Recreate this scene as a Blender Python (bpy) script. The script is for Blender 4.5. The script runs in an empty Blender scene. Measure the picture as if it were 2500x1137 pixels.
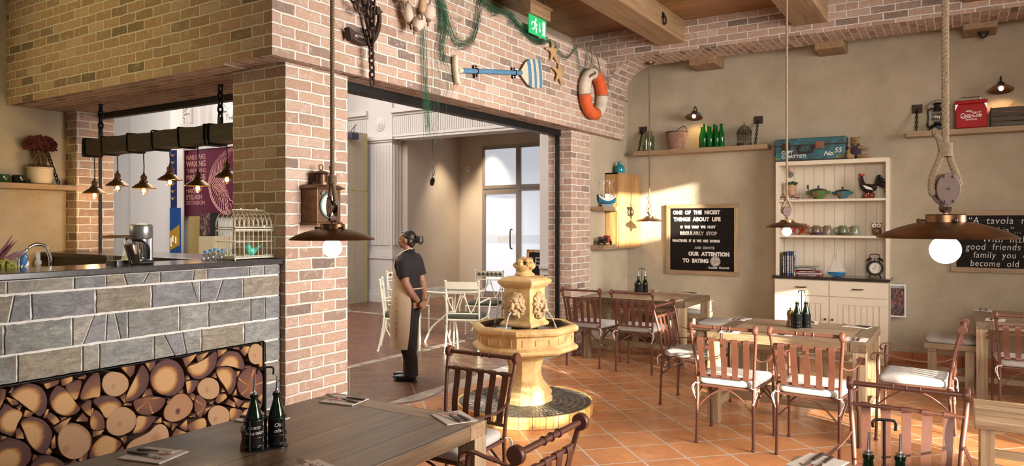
import bpy, bmesh, math, random
from mathutils import Vector, Matrix, Euler, noise
random.seed(7)
sc = bpy.context.scene
COL = sc.collection
PI = math.pi
R = math.radians

# ------------------------------------------------------------------ camera
YAW, EYE, FPX = R(32.2), 1.65, 1747.0
cam_data = bpy.data.cameras.new('camera')
cam = bpy.data.objects.new('camera', cam_data)
COL.objects.link(cam)
cam.location = (0, 0, EYE)
cam.rotation_euler = (R(90), 0, YAW)
cam_data.sensor_width = 36
cam_data.lens = FPX / 2500 * 36
cam_data.shift_y = -(568.5 - 543) / 2500
cam_data.clip_start = 0.05
sc.camera = cam
CA, SA = math.cos(YAW), math.sin(YAW)

def P(px, py, X=None, Y=None, Z=None):
    """the point of the room that lies on a given wall / floor plane"""
    u, v = (px - 1250) / FPX, (543 - py) / FPX
    a, b = u * CA - SA, u * SA + CA
    if X is not None: d = X / a
    elif Y is not None: d = Y / b
    else: d = (Z - EYE) / v
    return Vector((a * d, b * d, EYE + v * d))

# ------------------------------------------------------------------ light and exposure
sc.view_settings.view_transform = 'Standard'
sc.view_settings.look = 'None'
sc.view_settings.exposure = 0.30
sc.view_settings.gamma = 1.0
sc.view_settings.use_curve_mapping = False

world = bpy.data.worlds.new('daylight'); sc.world = world
world.use_nodes = True
wb = world.node_tree.nodes['Background']
wb.inputs[0].default_value = (1.0, 0.95, 0.90, 1)
wb.inputs[1].default_value = 0.11

def lamp(name, kind, loc, energy, color, direction=None, **kw):
    d = bpy.data.lights.new(name, kind)
    d.energy = energy; d.color = color
    for k, v in kw.items(): setattr(d, k, v)
    o = bpy.data.objects.new(name, d); COL.objects.link(o)
    o.location = loc
    if direction is not None:
        o.rotation_euler = Vector(direction).to_track_quat('-Z', 'Y').to_euler()
    return o

SUN_DIR = Vector((-0.9, 0.43, -0.176))
lamp('sun', 'SUN', (6, -3, 4), 29.0, (1.0, 0.92, 0.76), SUN_DIR, angle=R(0.7))
# added fill light in front of the solid right wall
lamp('street_fill_light', 'AREA', (3.1, 5.1, 2.2), 330, (1.0, 0.93, 0.86), (-1, 0.05, -0.12), shape='RECTANGLE', size=4.0, size_y=2.6, spread=R(100))
# added fill light behind the viewer, brightens the back wall
lamp('rear_fill_light', 'AREA', (1.2, -1.6, 2.4), 36, (1.0, 0.93, 0.84), (-0.10, 1, -0.10), shape='RECTANGLE', size=2.4, size_y=2.0, spread=R(62))
# warm ceiling spots over the bar and along the room
lamp('bar_ceiling_spot_lamp', 'SPOT', (-6.3, 1.0, 4.05), 58, (1.0, 0.86, 0.20), (-0.05, 0.8, -0.55), spot_size=R(95), spot_blend=0.8, shadow_soft_size=0.12)
lamp('aisle_ceiling_spot_lamp', 'SPOT', (-5.2, 0.6, 4.05), 28, (1.0, 0.86, 0.22), (0.3, 0.85, -0.6), spot_size=R(80), spot_blend=0.9, shadow_soft_size=0.12)
# mall lights
lamp('mall_fill_light', 'AREA', (-10.5, 6.0, 5.6), 720, (1.0, 0.93, 0.87), (0, 0.15, -1), shape='RECTANGLE', size=8, size_y=6)  # added overhead fill for the hall, no fixture modelled
lamp('recess_ceiling_spot_lamp', 'SPOT', (-9.35, 12.4, 3.6), 230, (1.0, 0.80, 0.54), (0.0, 0.15, -1), spot_size=R(70), spot_blend=0.9, shadow_soft_size=0.06)
lamp('recess_corner_spot_lamp', 'SPOT', (-8.9, 12.85, 3.6), 190, (1.0, 0.80, 0.54), (0.0, 0.15, -1), spot_size=R(70), spot_blend=0.9, shadow_soft_size=0.06)

# ------------------------------------------------------------------ mesh helpers
def cat(pts, n=6, closed=False):
    """Catmull-Rom through pts"""
    pts = [Vector(p) for p in pts]; L = len(pts); out = []
    rng = range(L if closed else L - 1)
    for i in rng:
        if closed: p0, p1, p2, p3 = pts[i-1], pts[i], pts[(i+1) % L], pts[(i+2) % L]
        else: p0, p1, p2, p3 = pts[max(i-1,0)], pts[i], pts[i+1], pts[min(i+2,L-1)]
        for k in range(n):
            t = k / n
            out.append(0.5*((2*p1)+(p2-p0)*t+(2*p0-5*p1+4*p2-p3)*t*t+(3*p1-p0-3*p2+p3)*t**3))
    if not closed: out.append(pts[-1])
    return out

class MB:
    def __init__(s):
        s.bm = bmesh.new(); s.M = Matrix.Identity(4); s.cur = None; s.cl = None
    def at(s, loc=(0,0,0), rot=(0,0,0)):
        s.M = Matrix.Translation(loc) @ Euler(rot).to_matrix().to_4x4(); return s
    def v(s, p): return s.bm.verts.new(s.M @ Vector(p))
    def f(s, vs):
        try: fc = s.bm.faces.new(vs)
        except ValueError: return None
        if s.cur is not None:
            if s.cl is None: s.cl = s.bm.loops.layers.float_color.new('Col')
            for l in fc.loops: l[s.cl] = (*s.cur, 1)
        return fc
    def color(s, c):
        if s.cl is None: s.cl = s.bm.loops.layers.float_color.new('Col')
        s.cur = c; return s
    def box(s, lo, hi):
        x0,y0,z0 = lo; x1,y1,z1 = hi
        vs = [s.v(p) for p in ((x0,y0,z0),(x1,y0,z0),(x1,y1,z0),(x0,y1,z0),(x0,y0,z1),(x1,y0,z1),(x1,y1,z1),(x0,y1,z1))]
        for q in ((3,2,1,0),(4,5,6,7),(0,1,5,4),(1,2,6,5),(2,3,7,6),(3,0,4,7)): s.f([vs[i] for i in q])
        return s
    def cbox(s, c, size, rot=(0,0,0)):
        M0 = s.M; s.M = M0 @ Matrix.Translation(c) @ Euler(rot).to_matrix().to_4x4()
        h = [k/2 for k in size]; s.box((-h[0],-h[1],-h[2]), h); s.M = M0; return s
    def loft(s, rings, closed_ring=True, caps=True):
        """rings: lists of 3D points with equal length"""
        V = [[s.v(p) for p in r] for r in rings]; n = len(V[0])
        for a, b in zip(V, V[1:]):
            for i in range(n if closed_ring else n-1):
                s.f([a[i], a[(i+1)%n], b[(i+1)%n], b[i]])
        if caps and closed_ring:
            s.f(V[0][::-1]); s.f(V[-1])
        return s
    def sweep(s, pts, sec, closed=False, scale=None, up=None, caps=True):
        pts = [Vector(p) for p in pts]; L = len(pts)
        T = []
        for i in range(L):
            if closed: t = pts[(i+1)%L] - pts[i-1]
            else: t = pts[min(i+1,L-1)] - pts[max(i-1,0)]
            T.append(t.normalized() if t.length > 1e-9 else Vector((0,0,1)))
        if up is None:
            up = Vector((0,0,1)) if abs(T[0].z) < 0.9 else Vector((1,0,0))
        up = Vector(up); n = (up - T[0]*up.dot(T[0])).normalized(); rings = []
        for i in range(L):
            n = n - T[i]*n.dot(T[i]); n.normalize()
            b = T[i].cross(n)
            k = 1 if scale is None else scale[i]
            kx, ky = (k if isinstance(k, tuple) else (k, k))
            rings.append([pts[i] + n*(y*ky) + b*(x*kx) for x, y in sec])
        if closed:
            rings.append(rings[0])
            V = [[s.v(p) for p in r] for r in rings[:-1]]; V.append(V[0]); m = len(sec)
            for a, b2 in zip(V, V[1:]):
                for i in range(m): s.f([a[i], a[(i+1)%m], b2[(i+1)%m], b2[i]])
        else: s.loft(rings, True, caps)
        return s
    def tube(s, pts, r, n=8, closed=False):
        rr = None if not isinstance(r, (list, tuple)) else [k for k in r]
        k = 1 if rr else r
        sec = [(math.cos(2*PI*i/n)*k, math.sin(2*PI*i/n)*k) for i in range(n)]
        return s.sweep(pts, sec, closed, rr)
    def lathe(s, prof, n=24, c=(0,0,0), phase=0.0, sx=1, sy=1):
        V = []
        for r, z in prof:
            if r < 1e-6: V.append([s.v((c[0], c[1], c[2]+z))])
            else: V.append([s.v((c[0]+sx*r*math.cos(phase+2*PI*i/n), c[1]+sy*r*math.sin(phase+2*PI*i/n), c[2]+z)) for i in range(n)])
        for a, b in zip(V, V[1:]):
            for i in range(n):
                j = (i+1) % n
                if len(a) == 1 and len(b) == 1: continue
                if len(a) == 1: s.f([a[0], b[j], b[i]])
                elif len(b) == 1: s.f([a[i], a[j], b[0]])
                else: s.f([a[i], a[j], b[j], b[i]])
        return s
    def ball(s, c, r, n=12, m=8):
        rx, ry, rz = (r if isinstance(r, (tuple, list)) else (r, r, r))
        prof = [(math.sin(PI*i/m), -math.cos(PI*i/m)) for i in range(m+1)]
        prof[0] = (0,-1); prof[-1] = (0,1)
        M0 = s.M; s.M = M0 @ Matrix.Translation(c) @ Matrix.Diagonal((rx, ry, rz, 1))
        s.lathe(prof, n); s.M = M0; return s
    def prism(s, poly, z0, z1, fr=lambda x, y, z: (x, y, z)):
        a = [s.v(fr(x, y, z0)) for x, y in poly]; b = [s.v(fr(x, y, z1)) for x, y in poly]
        n = len(poly)
        s.f(a[::-1]); s.f(b)
        for i in range(n): s.f([a[i], a[(i+1)%n], b[(i+1)%n], b[i]])
        return s
    def torus(s, c, Rr, r, n=24, m=8, axis='z', a0=0, a1=2*PI):
        full = abs(a1-a0-2*PI) < 1e-6; pts = []
        for i in range(n if full else n+1):
            t = a0+(a1-a0)*i/n; x, y = Rr*math.cos(t), Rr*math.sin(t)
            q = {'z': (x,y,0), 'x': (0,x,y), 'y': (x,0,y)}[axis]
            pts.append(Vector(c)+Vector(q))
        upv = {'z': (0,0,1), 'x': (1,0,0), 'y': (0,1,0)}[axis]
        sec = [(math.cos(2*PI*i/m)*r, math.sin(2*PI*i/m)*r) for i in range(m)]
        return s.sweep(pts, sec, full, None, upv)
    def chain(s, a, b, L=0.04, r=0.004, w=0.6):
        a, b = Vector(a), Vector(b); d = b-a; n = max(1, int(d.length/(L*0.72))); dn = d.normalized()
        side = dn.cross(Vector((0,0,1)) if abs(dn.z) < 0.9 else Vector((1,0,0))).normalized(); side2 = dn.cross(side)
        for i in range(n):
            c = a+d*((i+0.5)/n); sd = side if i % 2 else side2; pts = []
            for k in range(10):
                t = 2*PI*k/10
                pts.append(c+dn*(math.cos(t)*L*0.5)+sd*(math.sin(t)*L*0.5*w))
            s.tube(pts, r, 5, True)
        return s
    def build(s, name, mat, parent=None, smooth=None, bevel=0, uv=None, loc=None, segs=2):
        bmesh.ops.recalc_face_normals(s.bm, faces=s.bm.faces)
        me = bpy.data.meshes.new(name)
        if uv:
            s.bm.normal_update()
            lay = s.bm.loops.layers.uv.new('UVMap')
            for fc in s.bm.faces:
                nx, ny, nz = (abs(k) for k in fc.normal)
                for l in fc.loops:
                    x, y, z = l.vert.co
                    if uv == 'boxy' and nz > nx and nz > ny: l[lay].uv = (y, x)
                    elif nz > nx and nz > ny: l[lay].uv = (x, y)
                    elif nx > ny: l[lay].uv = (y, z)
                    else: l[lay].uv = (x, z)
        s.bm.to_mesh(me); s.bm.free()
        return link(name, me, mat, parent, smooth, bevel, loc, segs)

def link(name, me, mat, parent=None, smooth=None, bevel=0, loc=None, segs=2):
    o = bpy.data.objects.new(name, me); COL.objects.link(o)
    if mat: me.materials.append(mat)
    if smooth is not None:
        for p in me.polygons: p.use_smooth = True
        me.set_sharp_from_angle(angle=R(smooth))
    if bevel:
        m = o.modifiers.new('bevel', 'BEVEL'); m.width = bevel; m.segments = segs; m.limit_method = 'ANGLE'; m.angle_limit = R(40)
        m.harden_normals = False
    if parent: o.parent = parent
    if loc is not None: o.location = loc
    return o

def tag(o, label, cat_, group=None):
    o['label'] = label; o['category'] = cat_
    if group: o['group'] = group
    return o
def thing(name, label, cat_, loc=(0,0,0), rz=0, group=None):
    o = bpy.data.objects.new(name, None); COL.objects.link(o)
    o.empty_display_size = 0.1
    o.location = loc; o.rotation_euler = (0, 0, rz)
    return tag(o, label, cat_, group)
def struct(o): o['kind'] = 'structure'; return o
def dup(root, loc=None, rz=None, label=None, group=None):
    r = root.copy(); COL.objects.link(r)
    if loc is not None: r.location = loc
    if rz is not None: r.rotation_euler = (0, 0, rz)
    if label: r['label'] = label
    if group: r['group'] = group
    for ch in list(root.children):
        c = ch.copy(); COL.objects.link(c); c.parent = r
        for g in list(ch.children):
            d = g.copy(); COL.objects.link(d); d.parent = c
    return r
def evaluated(o):
    """turn an object's modifiers into its mesh"""
    bpy.context.view_layer.update()
    dg = bpy.context.evaluated_depsgraph_get()
    me = bpy.data.meshes.new_from_object(o.evaluated_get(dg))
    old = o.data; o.modifiers.clear(); o.data = me
    bpy.data.meshes.remove(old)
    return o
def fuse(mb, name, mat, voxel, parent=None, iters=6, factor=0.5):
    """several overlapping lumps become one continuous skin"""
    o = mb.build(name, mat, parent)
    m = o.modifiers.new('r', 'REMESH'); m.mode = 'VOXEL'; m.voxel_size = voxel; m.use_smooth_shade = True
    m2 = o.modifiers.new('s', 'SMOOTH'); m2.iterations = iters; m2.factor = factor
    evaluated(o)
    for p in o.data.polygons: p.use_smooth = True
    if mat and not o.data.materials: o.data.materials.append(mat)
    return o
def words(txt, size, mat, name='lettering', parent=None, loc=(0,0,0), rot=(0,0,0), ext=0.0015, bold=0.0, shear=0.0, align='LEFT', space=1.0, sx=1.0):
    cu = bpy.data.curves.new(name, 'FONT'); cu.body = txt; cu.size = size; cu.extrude = ext; cu.offset = bold
    cu.shear = shear; cu.align_x = align; cu.space_character = space; cu.resolution_u = 3
    t = bpy.data.objects.new(name, cu); COL.objects.link(t)
    bpy.context.view_layer.update()
    me = bpy.data.meshes.new_from_object(t.evaluated_get(bpy.context.evaluated_depsgraph_get()))
    bpy.data.objects.remove(t); bpy.data.curves.remove(cu)
    me.transform(Matrix.Translation(loc) @ Euler(rot).to_matrix().to_4x4() @ Matrix.Diagonal((sx, 1, 1, 1)))
    me.materials.clear()
    return link(name, me, mat, parent)
def join_meshes(objs, name):
    """several letterings of one sign become one mesh"""
    bm = bmesh.new()
    for o in objs: bm.from_mesh(o.data)
    me = bpy.data.meshes.new(name); bm.to_mesh(me); bm.free()
    me.materials.append(objs[0].data.materials[0]); par = objs[0].parent
    for o in objs: bpy.data.objects.remove(o)
    return link(name, me, None, par)
FACE_X = (R(90), 0, R(90))       # lettering that faces +X (reads along +Y)
FACE_Y = (R(90), 0, 0)           # lettering that faces -Y (reads along +X)

# ------------------------------------------------------------------ materials
class NT:
    def __init__(s, name):
        s.m = bpy.data.materials.new(name); s.m.use_nodes = True
        s.t = s.m.node_tree; s.b = s.t.nodes['Principled BSDF']
        s.out = s.t.nodes['Material Output']
    def n(s, kind, **kw):
        nd = s.t.nodes.new(kind)
        for k, v in kw.items():
            if k.startswith('_'): setattr(nd, k[1:], v)
            else:
                key = k.replace('__', ' ')
                key = int(key[1:]) if key[0] == 'i' and key[1:].isdigit() else key
                s.put(nd.inputs[key], v)
        return nd
    def put(s, inp, v):
        if isinstance(v, bpy.types.NodeSocket): s.t.links.new(v, inp)
        elif isinstance(v, bpy.types.Node): s.t.links.new(v.outputs[0], inp)
        else:
            if isinstance(v, (tuple, list)) and len(v) == 3 and inp.type == 'RGBA': v = (*v, 1)
            inp.default_value = v
    def ramp(s, fac, stops, interp='LINEAR'):
        nd = s.n('ShaderNodeValToRGB', Fac=fac); cr = nd.color_ramp; cr.interpolation = interp
        while len(cr.elements) < len(stops): cr.elements.new(0.5)
        for e, (p, c) in zip(cr.elements, stops):
            e.position = p; e.color = (*c, 1) if len(c) == 3 else c
        return nd.outputs[0]
    def mix(s, fac, a, b, mode='MIX'):
        nd = s.t.nodes.new('ShaderNodeMix'); nd.data_type = 'RGBA'; nd.blend_type = mode
        s.put(nd.inputs[0], fac); s.put(nd.inputs[6], a); s.put(nd.inputs[7], b)
        return nd.outputs[2]
    def math(s, op, a, b=0.0, c=0.0):
        nd = s.t.nodes.new('ShaderNodeMath'); nd.operation = op
        s.put(nd.inputs[0], a); s.put(nd.inputs[1], b); s.put(nd.inputs[2], c); return nd.outputs[0]
    def coord(s, which='Object', scale=(1,1,1), rot=(0,0,0), loc=(0,0,0)):
        tc = s.t.nodes.new('ShaderNodeTexCoord')
        mp = s.n('ShaderNodeMapping', Vector=tc.outputs[which], Scale=scale, Rotation=rot, Location=loc)
        return mp.outputs[0]
    def noise(s, vec, scale, detail=4, rough=0.55, dist=0.0):
        return s.n('ShaderNodeTexNoise', Vector=vec, Scale=scale, Detail=detail, Roughness=rough, Distortion=dist).outputs[0]
    def bump(s, h, strength=0.3, dist=0.01):
        nd = s.n('ShaderNodeBump', Height=h, Strength=strength, Distance=dist)
        s.put(s.b.inputs['Normal'], nd.outputs[0]); return nd
    def set(s, **kw):
        for k, v in kw.items(): s.put(s.b.inputs[k.replace('__', ' ')], v)
        return s.m

def plain(name, c, rough=0.5, metal=0.0, var=0.12, scale=30, bump=0.0, coat=0.0, spec=0.5):
    """one coloured stuff with a little mottling"""
    t = NT(name); v = t.coord()
    nz = t.noise(v, scale)
    col = t.ramp(nz, [(0.25, tuple(k*(1-var) for k in c)), (0.75, tuple(min(1, k*(1+var)) for k in c))])
    if bump: t.bump(nz, bump, 0.005)
    return t.set(Base__Color=col, Roughness=rough, Metallic=metal, Coat__Weight=coat, Specular__IOR__Level=spec)
def glow(name, c, k):
    t = NT(name); return t.set(Base__Color=c, Emission__Color=c, Emission__Strength=k, Roughness=0.4)
def glass(name, c=(1,1,1), rough=0.0, ior=1.45, thin=True):
    t = NT(name)
    if thin:
        g = t.n('ShaderNodeBsdfGlossy', Color=(1,1,1), Roughness=rough)
        tr = t.n('ShaderNodeBsdfTransparent', Color=c)
        lw = t.n('ShaderNodeLayerWeight', Blend=0.5)
        fr = t.n('ShaderNodeMath', _operation='MULTIPLY_ADD', i0=t.math('POWER', lw.outputs['Facing'], 3.0), i1=0.7, i2=0.05)
        mx = t.n('ShaderNodeMixShader', i0=fr.outputs[0], i1=tr.outputs[0], i2=g.outputs[0])
        t.t.links.new(mx.outputs[0], t.out.inputs[0]); return t.m
    return t.set(Base__Color=c, Roughness=rough, Transmission__Weight=1.0, IOR=ior)
def wood(name, a, b, axis='X', fine=14, rough=0.55, plank=0, dark=None, bump=0.15, coat=0.0):
    t = NT(name)
    st = {'X': (0.05, 1, 1), 'Y': (1, 0.05, 1), 'Z': (1, 1, 0.05)}[axis]
    v = t.coord('Object', st)
    big = t.noise(t.coord('Object', tuple(k if k < 1 else 1 for k in st)), 3.0, 3, 0.5, 0.6)
    gr = t.noise(v, fine*3.2, 6, 0.65, 0.4)
    fac = t.math('ADD', t.math('MULTIPLY', gr, 0.65), t.math('MULTIPLY', big, 0.4))
    col = t.ramp(fac, [(0.30, dark or tuple(k*0.5 for k in a)), (0.47, a), (0.70, b)])
    h = gr
    if plank:
        # boards of the given width laid along the grain
        q = t.t.nodes.new('ShaderNodeSeparateXYZ'); t.put(q.inputs[0], t.coord('Object'))
        ax = {'X': 1, 'Y': 0, 'Z': 0}[axis]
        k = t.math('DIVIDE', q.outputs[ax], plank)
        fl = t.math('FLOOR', k)
        fr = t.math('FRACT', k)
        edge = t.math('LESS_THAN', t.math('MINIMUM', fr, t.math('SUBTRACT', 1.0, fr)), 0.004/plank)
        rnd = t.n('ShaderNodeTexWhiteNoise', _noise_dimensions='1D', W=fl).outputs[0]
        tone = t.math('ADD', 0.88, t.math('MULTIPLY', rnd, 0.22))
        col = t.mix(1.0, col, t.n('ShaderNodeCombineColor', Red=tone, Green=tone, Blue=tone).outputs[0], 'MULTIPLY')
        col = t.mix(edge, col, tuple(k*0.25 for k in a))
        h = t.math('SUBTRACT', gr, edge)
    if bump: t.bump(h, bump, 0.004)
    return t.set(Base__Color=col, Roughness=rough, Coat__Weight=coat, Coat__Roughness=0.2)
def brick(name, pal, mortar, white=0.35):
    t = NT(name); uv = t.coord('UV')
    nz = t.n('ShaderNodeTexNoise', Vector=uv, Scale=9.0, Detail=3.0)
    dv = t.n('ShaderNodeVectorMath', _operation='MULTIPLY_ADD', i0=nz.outputs['Color'], i1=(0.02, 0.02, 0), i2=uv)
    br = t.n('ShaderNodeTexBrick', Vector=dv.outputs[0], Scale=1.0)
    br.offset = 0.5; br.squash = 1.0
    for k, v in (('Color1', (0,0,0,1)), ('Color2', (1,1,1,1)), ('Mortar', (0.5,0.5,0.5,1)), ('Mortar Size', 0.0095), ('Mortar Smooth', 0.35), ('Bias', 0.0), ('Brick Width', 0.240), ('Row Height', 0.082)):
        br.inputs[k].default_value = v
    col = t.ramp(br.outputs['Color'], [(i/(len(pal)-1), c) for i, c in enumerate(pal)])
    g = t.noise(uv, 55, 6, 0.7)
    col = t.mix(0.5, col, t.ramp(g, [(0.3, (0.55,0.5,0.48)), (0.7, (1.25,1.25,1.25))]), 'MULTIPLY')
    w = t.ramp(t.noise(uv, 16, 5, 0.7), [(0.53, (0,0,0)), (0.72, (white,white,white))])
    col = t.mix(w, col, mortar)
    mcol = t.mix(t.noise(uv, 30, 4), tuple(k*0.82 for k in mortar), mortar)
    col = t.mix(br.outputs['Fac'], col, mcol)
    h = t.math('ADD', t.math('MULTIPLY', t.math('SUBTRACT', 1.0, br.outputs['Fac']), 1.0), t.math('MULTIPLY', g, 0.5))
    t.bump(h, 0.85, 0.012)
    return t.set(Base__Color=col, Roughness=0.85, Specular__IOR__Level=0.25)
def plaster(name, a, b, bump=0.35):
    t = NT(name); v = t.coord('Object', (1,1,1))
    big = t.noise(v, 1.6, 5, 0.6)
    st = t.noise(t.coord('Object', (1,1,1), (0.6,0.7,0.5)), 22, 5, 0.65, 1.2)
    col = t.ramp(t.math('ADD', t.math('MULTIPLY', big, 0.8), t.math('MULTIPLY', st, 0.2)), [(0.32, a), (0.68, b)])
    t.bump(st, bump, 0.012)
    return t.set(Base__Color=col, Roughness=0.85, Specular__IOR__Level=0.2)
def tiles(name, pal, grout, size, rot, rough=(0.22, 0.45), gw=0.006, org=(0,0,0), bumpk=0.4):
    t = NT(name); v = t.coord('Object', (1,1,1), (0,0,rot), org)
    br = t.n('ShaderNodeTexBrick', Vector=v, Scale=1.0); br.offset = 0.0
    for k, x in (('Color1', (0,0,0,1)), ('Color2', (1,1,1,1)), ('Mortar', (0.5,0.5,0.5,1)), ('Mortar Size', gw), ('Mortar Smooth', 0.3), ('Brick Width', size), ('Row Height', size)):
        br.inputs[k].default_value = x
    col = t.ramp(br.outputs['Color'], [(i/(len(pal)-1), c) for i, c in enumerate(pal)])
    g = t.noise(v, 5, 5, 0.6, 0.5)
    col = t.mix(0.6, col, t.ramp(g, [(0.3, (0.7,0.66,0.6)), (0.7, (1.2,1.15,1.1))]), 'MULTIPLY')
    col = t.mix(br.outputs['Fac'], col, grout)
    h = t.math('ADD', t.math('SUBTRACT', 1.0, br.outputs['Fac']), t.math('MULTIPLY', g, 0.25))
    t.bump(h, bumpk, 0.006)
    rg = t.ramp(t.noise(v, 8, 4), [(0.3, (rough[0],)*3), (0.7, (rough[1],)*3)])
    return t.set(Base__Color=col, Roughness=rg)
def attr(name, rough=0.6, bump=0.25, var=0.5, scale=25, spec=0.4, stretch=(1,1,1)):
    """each piece has its own colour (kept on the mesh), with mottling"""
    t = NT(name); a = t.n('ShaderNodeVertexColor', _layer_name='Col')
    g = t.noise(t.coord('Object', stretch), scale, 6, 0.65, 0.8)
    col = t.mix(var, a.outputs[0], t.ramp(g, [(0.3, (0.5,0.5,0.5)), (0.7, (1.4,1.4,1.4))]), 'MULTIPLY')
    t.bump(g, bump, 0.01)
    return t.set(Base__Color=col, Roughness=rough, Specular__IOR__Level=spec)

M = {}
M['brick'] = brick('old_brick', [(0.20,0.15,0.125), (0.41,0.285,0.215), (0.47,0.315,0.23), (0.51,0.36,0.275), (0.36,0.23,0.17), (0.56,0.43,0.35)], (0.74,0.655,0.585), 0.45)
M['plaster'] = plaster('beige_plaster', (0.365,0.30,0.21), (0.50,0.425,0.315), 0.5)
M['white_wall'] = plaster('white_mall_wall', (0.60,0.56,0.53), (0.66,0.62,0.59), 0.05)
M['cream_wall'] = plaster('cream_recess_wall', (0.50,0.42,0.34), (0.56,0.48,0.40), 0.05)
M['terracotta'] = tiles('terracotta_tiles', [(0.44,0.175,0.068), (0.54,0.235,0.095), (0.49,0.20,0.08), (0.58,0.26,0.11)], (0.50,0.42,0.34), 0.330, R(45), (0.2,0.42), 0.009)
M['mall_tile'] = tiles('mall_floor_tiles', [(0.115,0.055,0.033), (0.15,0.073,0.042), (0.13,0.06,0.038)], (0.32,0.24,0.18), 0.62, R(45), (0.26,0.46), 0.005)
M['mall_inner'] = tiles('mall_inner_tiles', [(0.125,0.05,0.033), (0.14,0.06,0.04)], (0.13,0.058,0.04), 0.62, R(45), (0.28,0.46), 0.003)
M['marble'] = plain('pale_marble', (0.42,0.35,0.28), 0.25, 0, 0.25, 9)
M['base_tile'] = tiles('skirting_tiles', [(0.40,0.13,0.045), (0.48,0.165,0.055)], (0.2,0.1,0.06), 0.5, 0, (0.25,0.4))
M['ceiling_wood'] = wood('ceiling_boards', (0.25,0.115,0.028), (0.46,0.23,0.065), 'X', 8, 0.38, 0.62, (0.10,0.04,0.012), 0.1)
M['beam_wood'] = wood('oak_beam', (0.25,0.15,0.075), (0.40,0.26,0.14), 'Y', 10, 0.6, 0, (0.12,0.07,0.035), 0.3)
M['table_wood_y'] = wood('table_oak_y', (0.135,0.086,0.05), (0.26,0.175,0.105), 'Y', 16, 0.30, 0.16, (0.06,0.036,0.02), 0.15)
M['table_wood_x'] = wood('table_oak_x', (0.25,0.16,0.09), (0.44,0.31,0.19), 'X', 16, 0.36, 0.16, (0.11,0.065,0.035), 0.15)
M['leg_wood'] = wood('table_leg_oak', (0.27,0.18,0.10), (0.48,0.35,0.215), 'Z', 16, 0.55, 0, (0.12,0.075,0.04), 0.25)
M['rail_wood_x'] = wood('rail_oak_x', (0.27,0.175,0.095), (0.46,0.325,0.195), 'X', 14, 0.55, 0, (0.15,0.09,0.045), 0.25)
M['rail_wood_y'] = wood('rail_oak_y', (0.27,0.175,0.095), (0.46,0.325,0.195), 'Y', 14, 0.55, 0, (0.15,0.09,0.045), 0.25)
M['cab_wood'] = wood('cabinet_boards', (0.34,0.17,0.06), (0.55,0.32,0.13), 'Z', 12, 0.5, 0.165, (0.15,0.07,0.025), 0.2)
M['dark_board'] = wood('dark_stained_boards', (0.045,0.03,0.02), (0.11,0.08,0.055), 'X', 12, 0.6, 0, (0.02,0.013,0.01), 0.4)
M['dark_beam'] = wood('old_dark_beam', (0.028,0.017,0.012), (0.058,0.037,0.026), 'X', 9, 0.7, 0, (0.02,0.013,0.01), 0.6)
M['bar_dark'] = plain('bar_dark_lacquer', (0.022,0.011,0.008), 0.22, 0, 0.3, 6)
M['worktop'] = plain('dark_stone_worktop', (0.055,0.05,0.052), 0.16, 0, 0.3, 40, 0.02)
M['chair'] = plain('brown_painted_iron', (0.125,0.045,0.028), 0.42, 0.2, 0.12, 40)
M['cushion'] = plain('grey_linen', (0.46,0.42,0.39), 0.95, 0, 0.14, 220, 0.3, 0, 0.1)
M['tie'] = plain('linen_tie', (0.66,0.6,0.54), 0.9)
M['white_iron'] = plain('ivory_painted_iron', (0.80,0.77,0.62), 0.4, 0, 0.05)
M['dark_cushion'] = plain('grey_green_cushion', (0.085,0.09,0.075), 0.95, 0, 0.2, 200, 0.3, 0, 0.1)
M['black_iron'] = plain('black_iron', (0.012,0.011,0.011), 0.45, 0.5, 0.3)
M['rust_iron'] = plain('rusty_iron', (0.055,0.034,0.026), 0.6, 0.5, 0.5, 60, 0.3)
M['bronze'] = plain('aged_bronze', (0.15,0.075,0.035), 0.33, 0.85, 0.3, 25)
M['bronze_dark'] = plain('dark_bronze', (0.085,0.045,0.028), 0.42, 0.7, 0.35, 30)
M['brass'] = plain('dull_brass', (0.22,0.13,0.05), 0.35, 0.9, 0.3, 40)
M['copper_box'] = plain('copper_lantern', (0.13,0.068,0.036), 0.42, 0.75, 0.35, 30, 0.1)
M['verdigris'] = plain('verdigris', (0.16,0.25,0.21), 0.6, 0.4, 0.4, 80)
M['steel'] = plain('brushed_steel', (0.46,0.45,0.44), 0.28, 0.95, 0.12, 60)
M['grey_steel'] = plain('grey_steel', (0.27,0.27,0.27), 0.32, 0.7, 0.1, 60)
M['chrome'] = plain('chrome', (0.75,0.75,0.75), 0.08, 1.0, 0.03)
M['rope'] = plain('jute_rope', (0.22,0.155,0.10), 0.9, 0, 0.3, 150, 0.4, 0, 0.1)
M['hutch'] = plain('cream_cupboard_paint', (0.72,0.62,0.48), 0.5, 0, 0.04, 5)
M['white_paint'] = plain('white_paint', (0.72,0.67,0.60), 0.5, 0, 0.04, 5)
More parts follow.
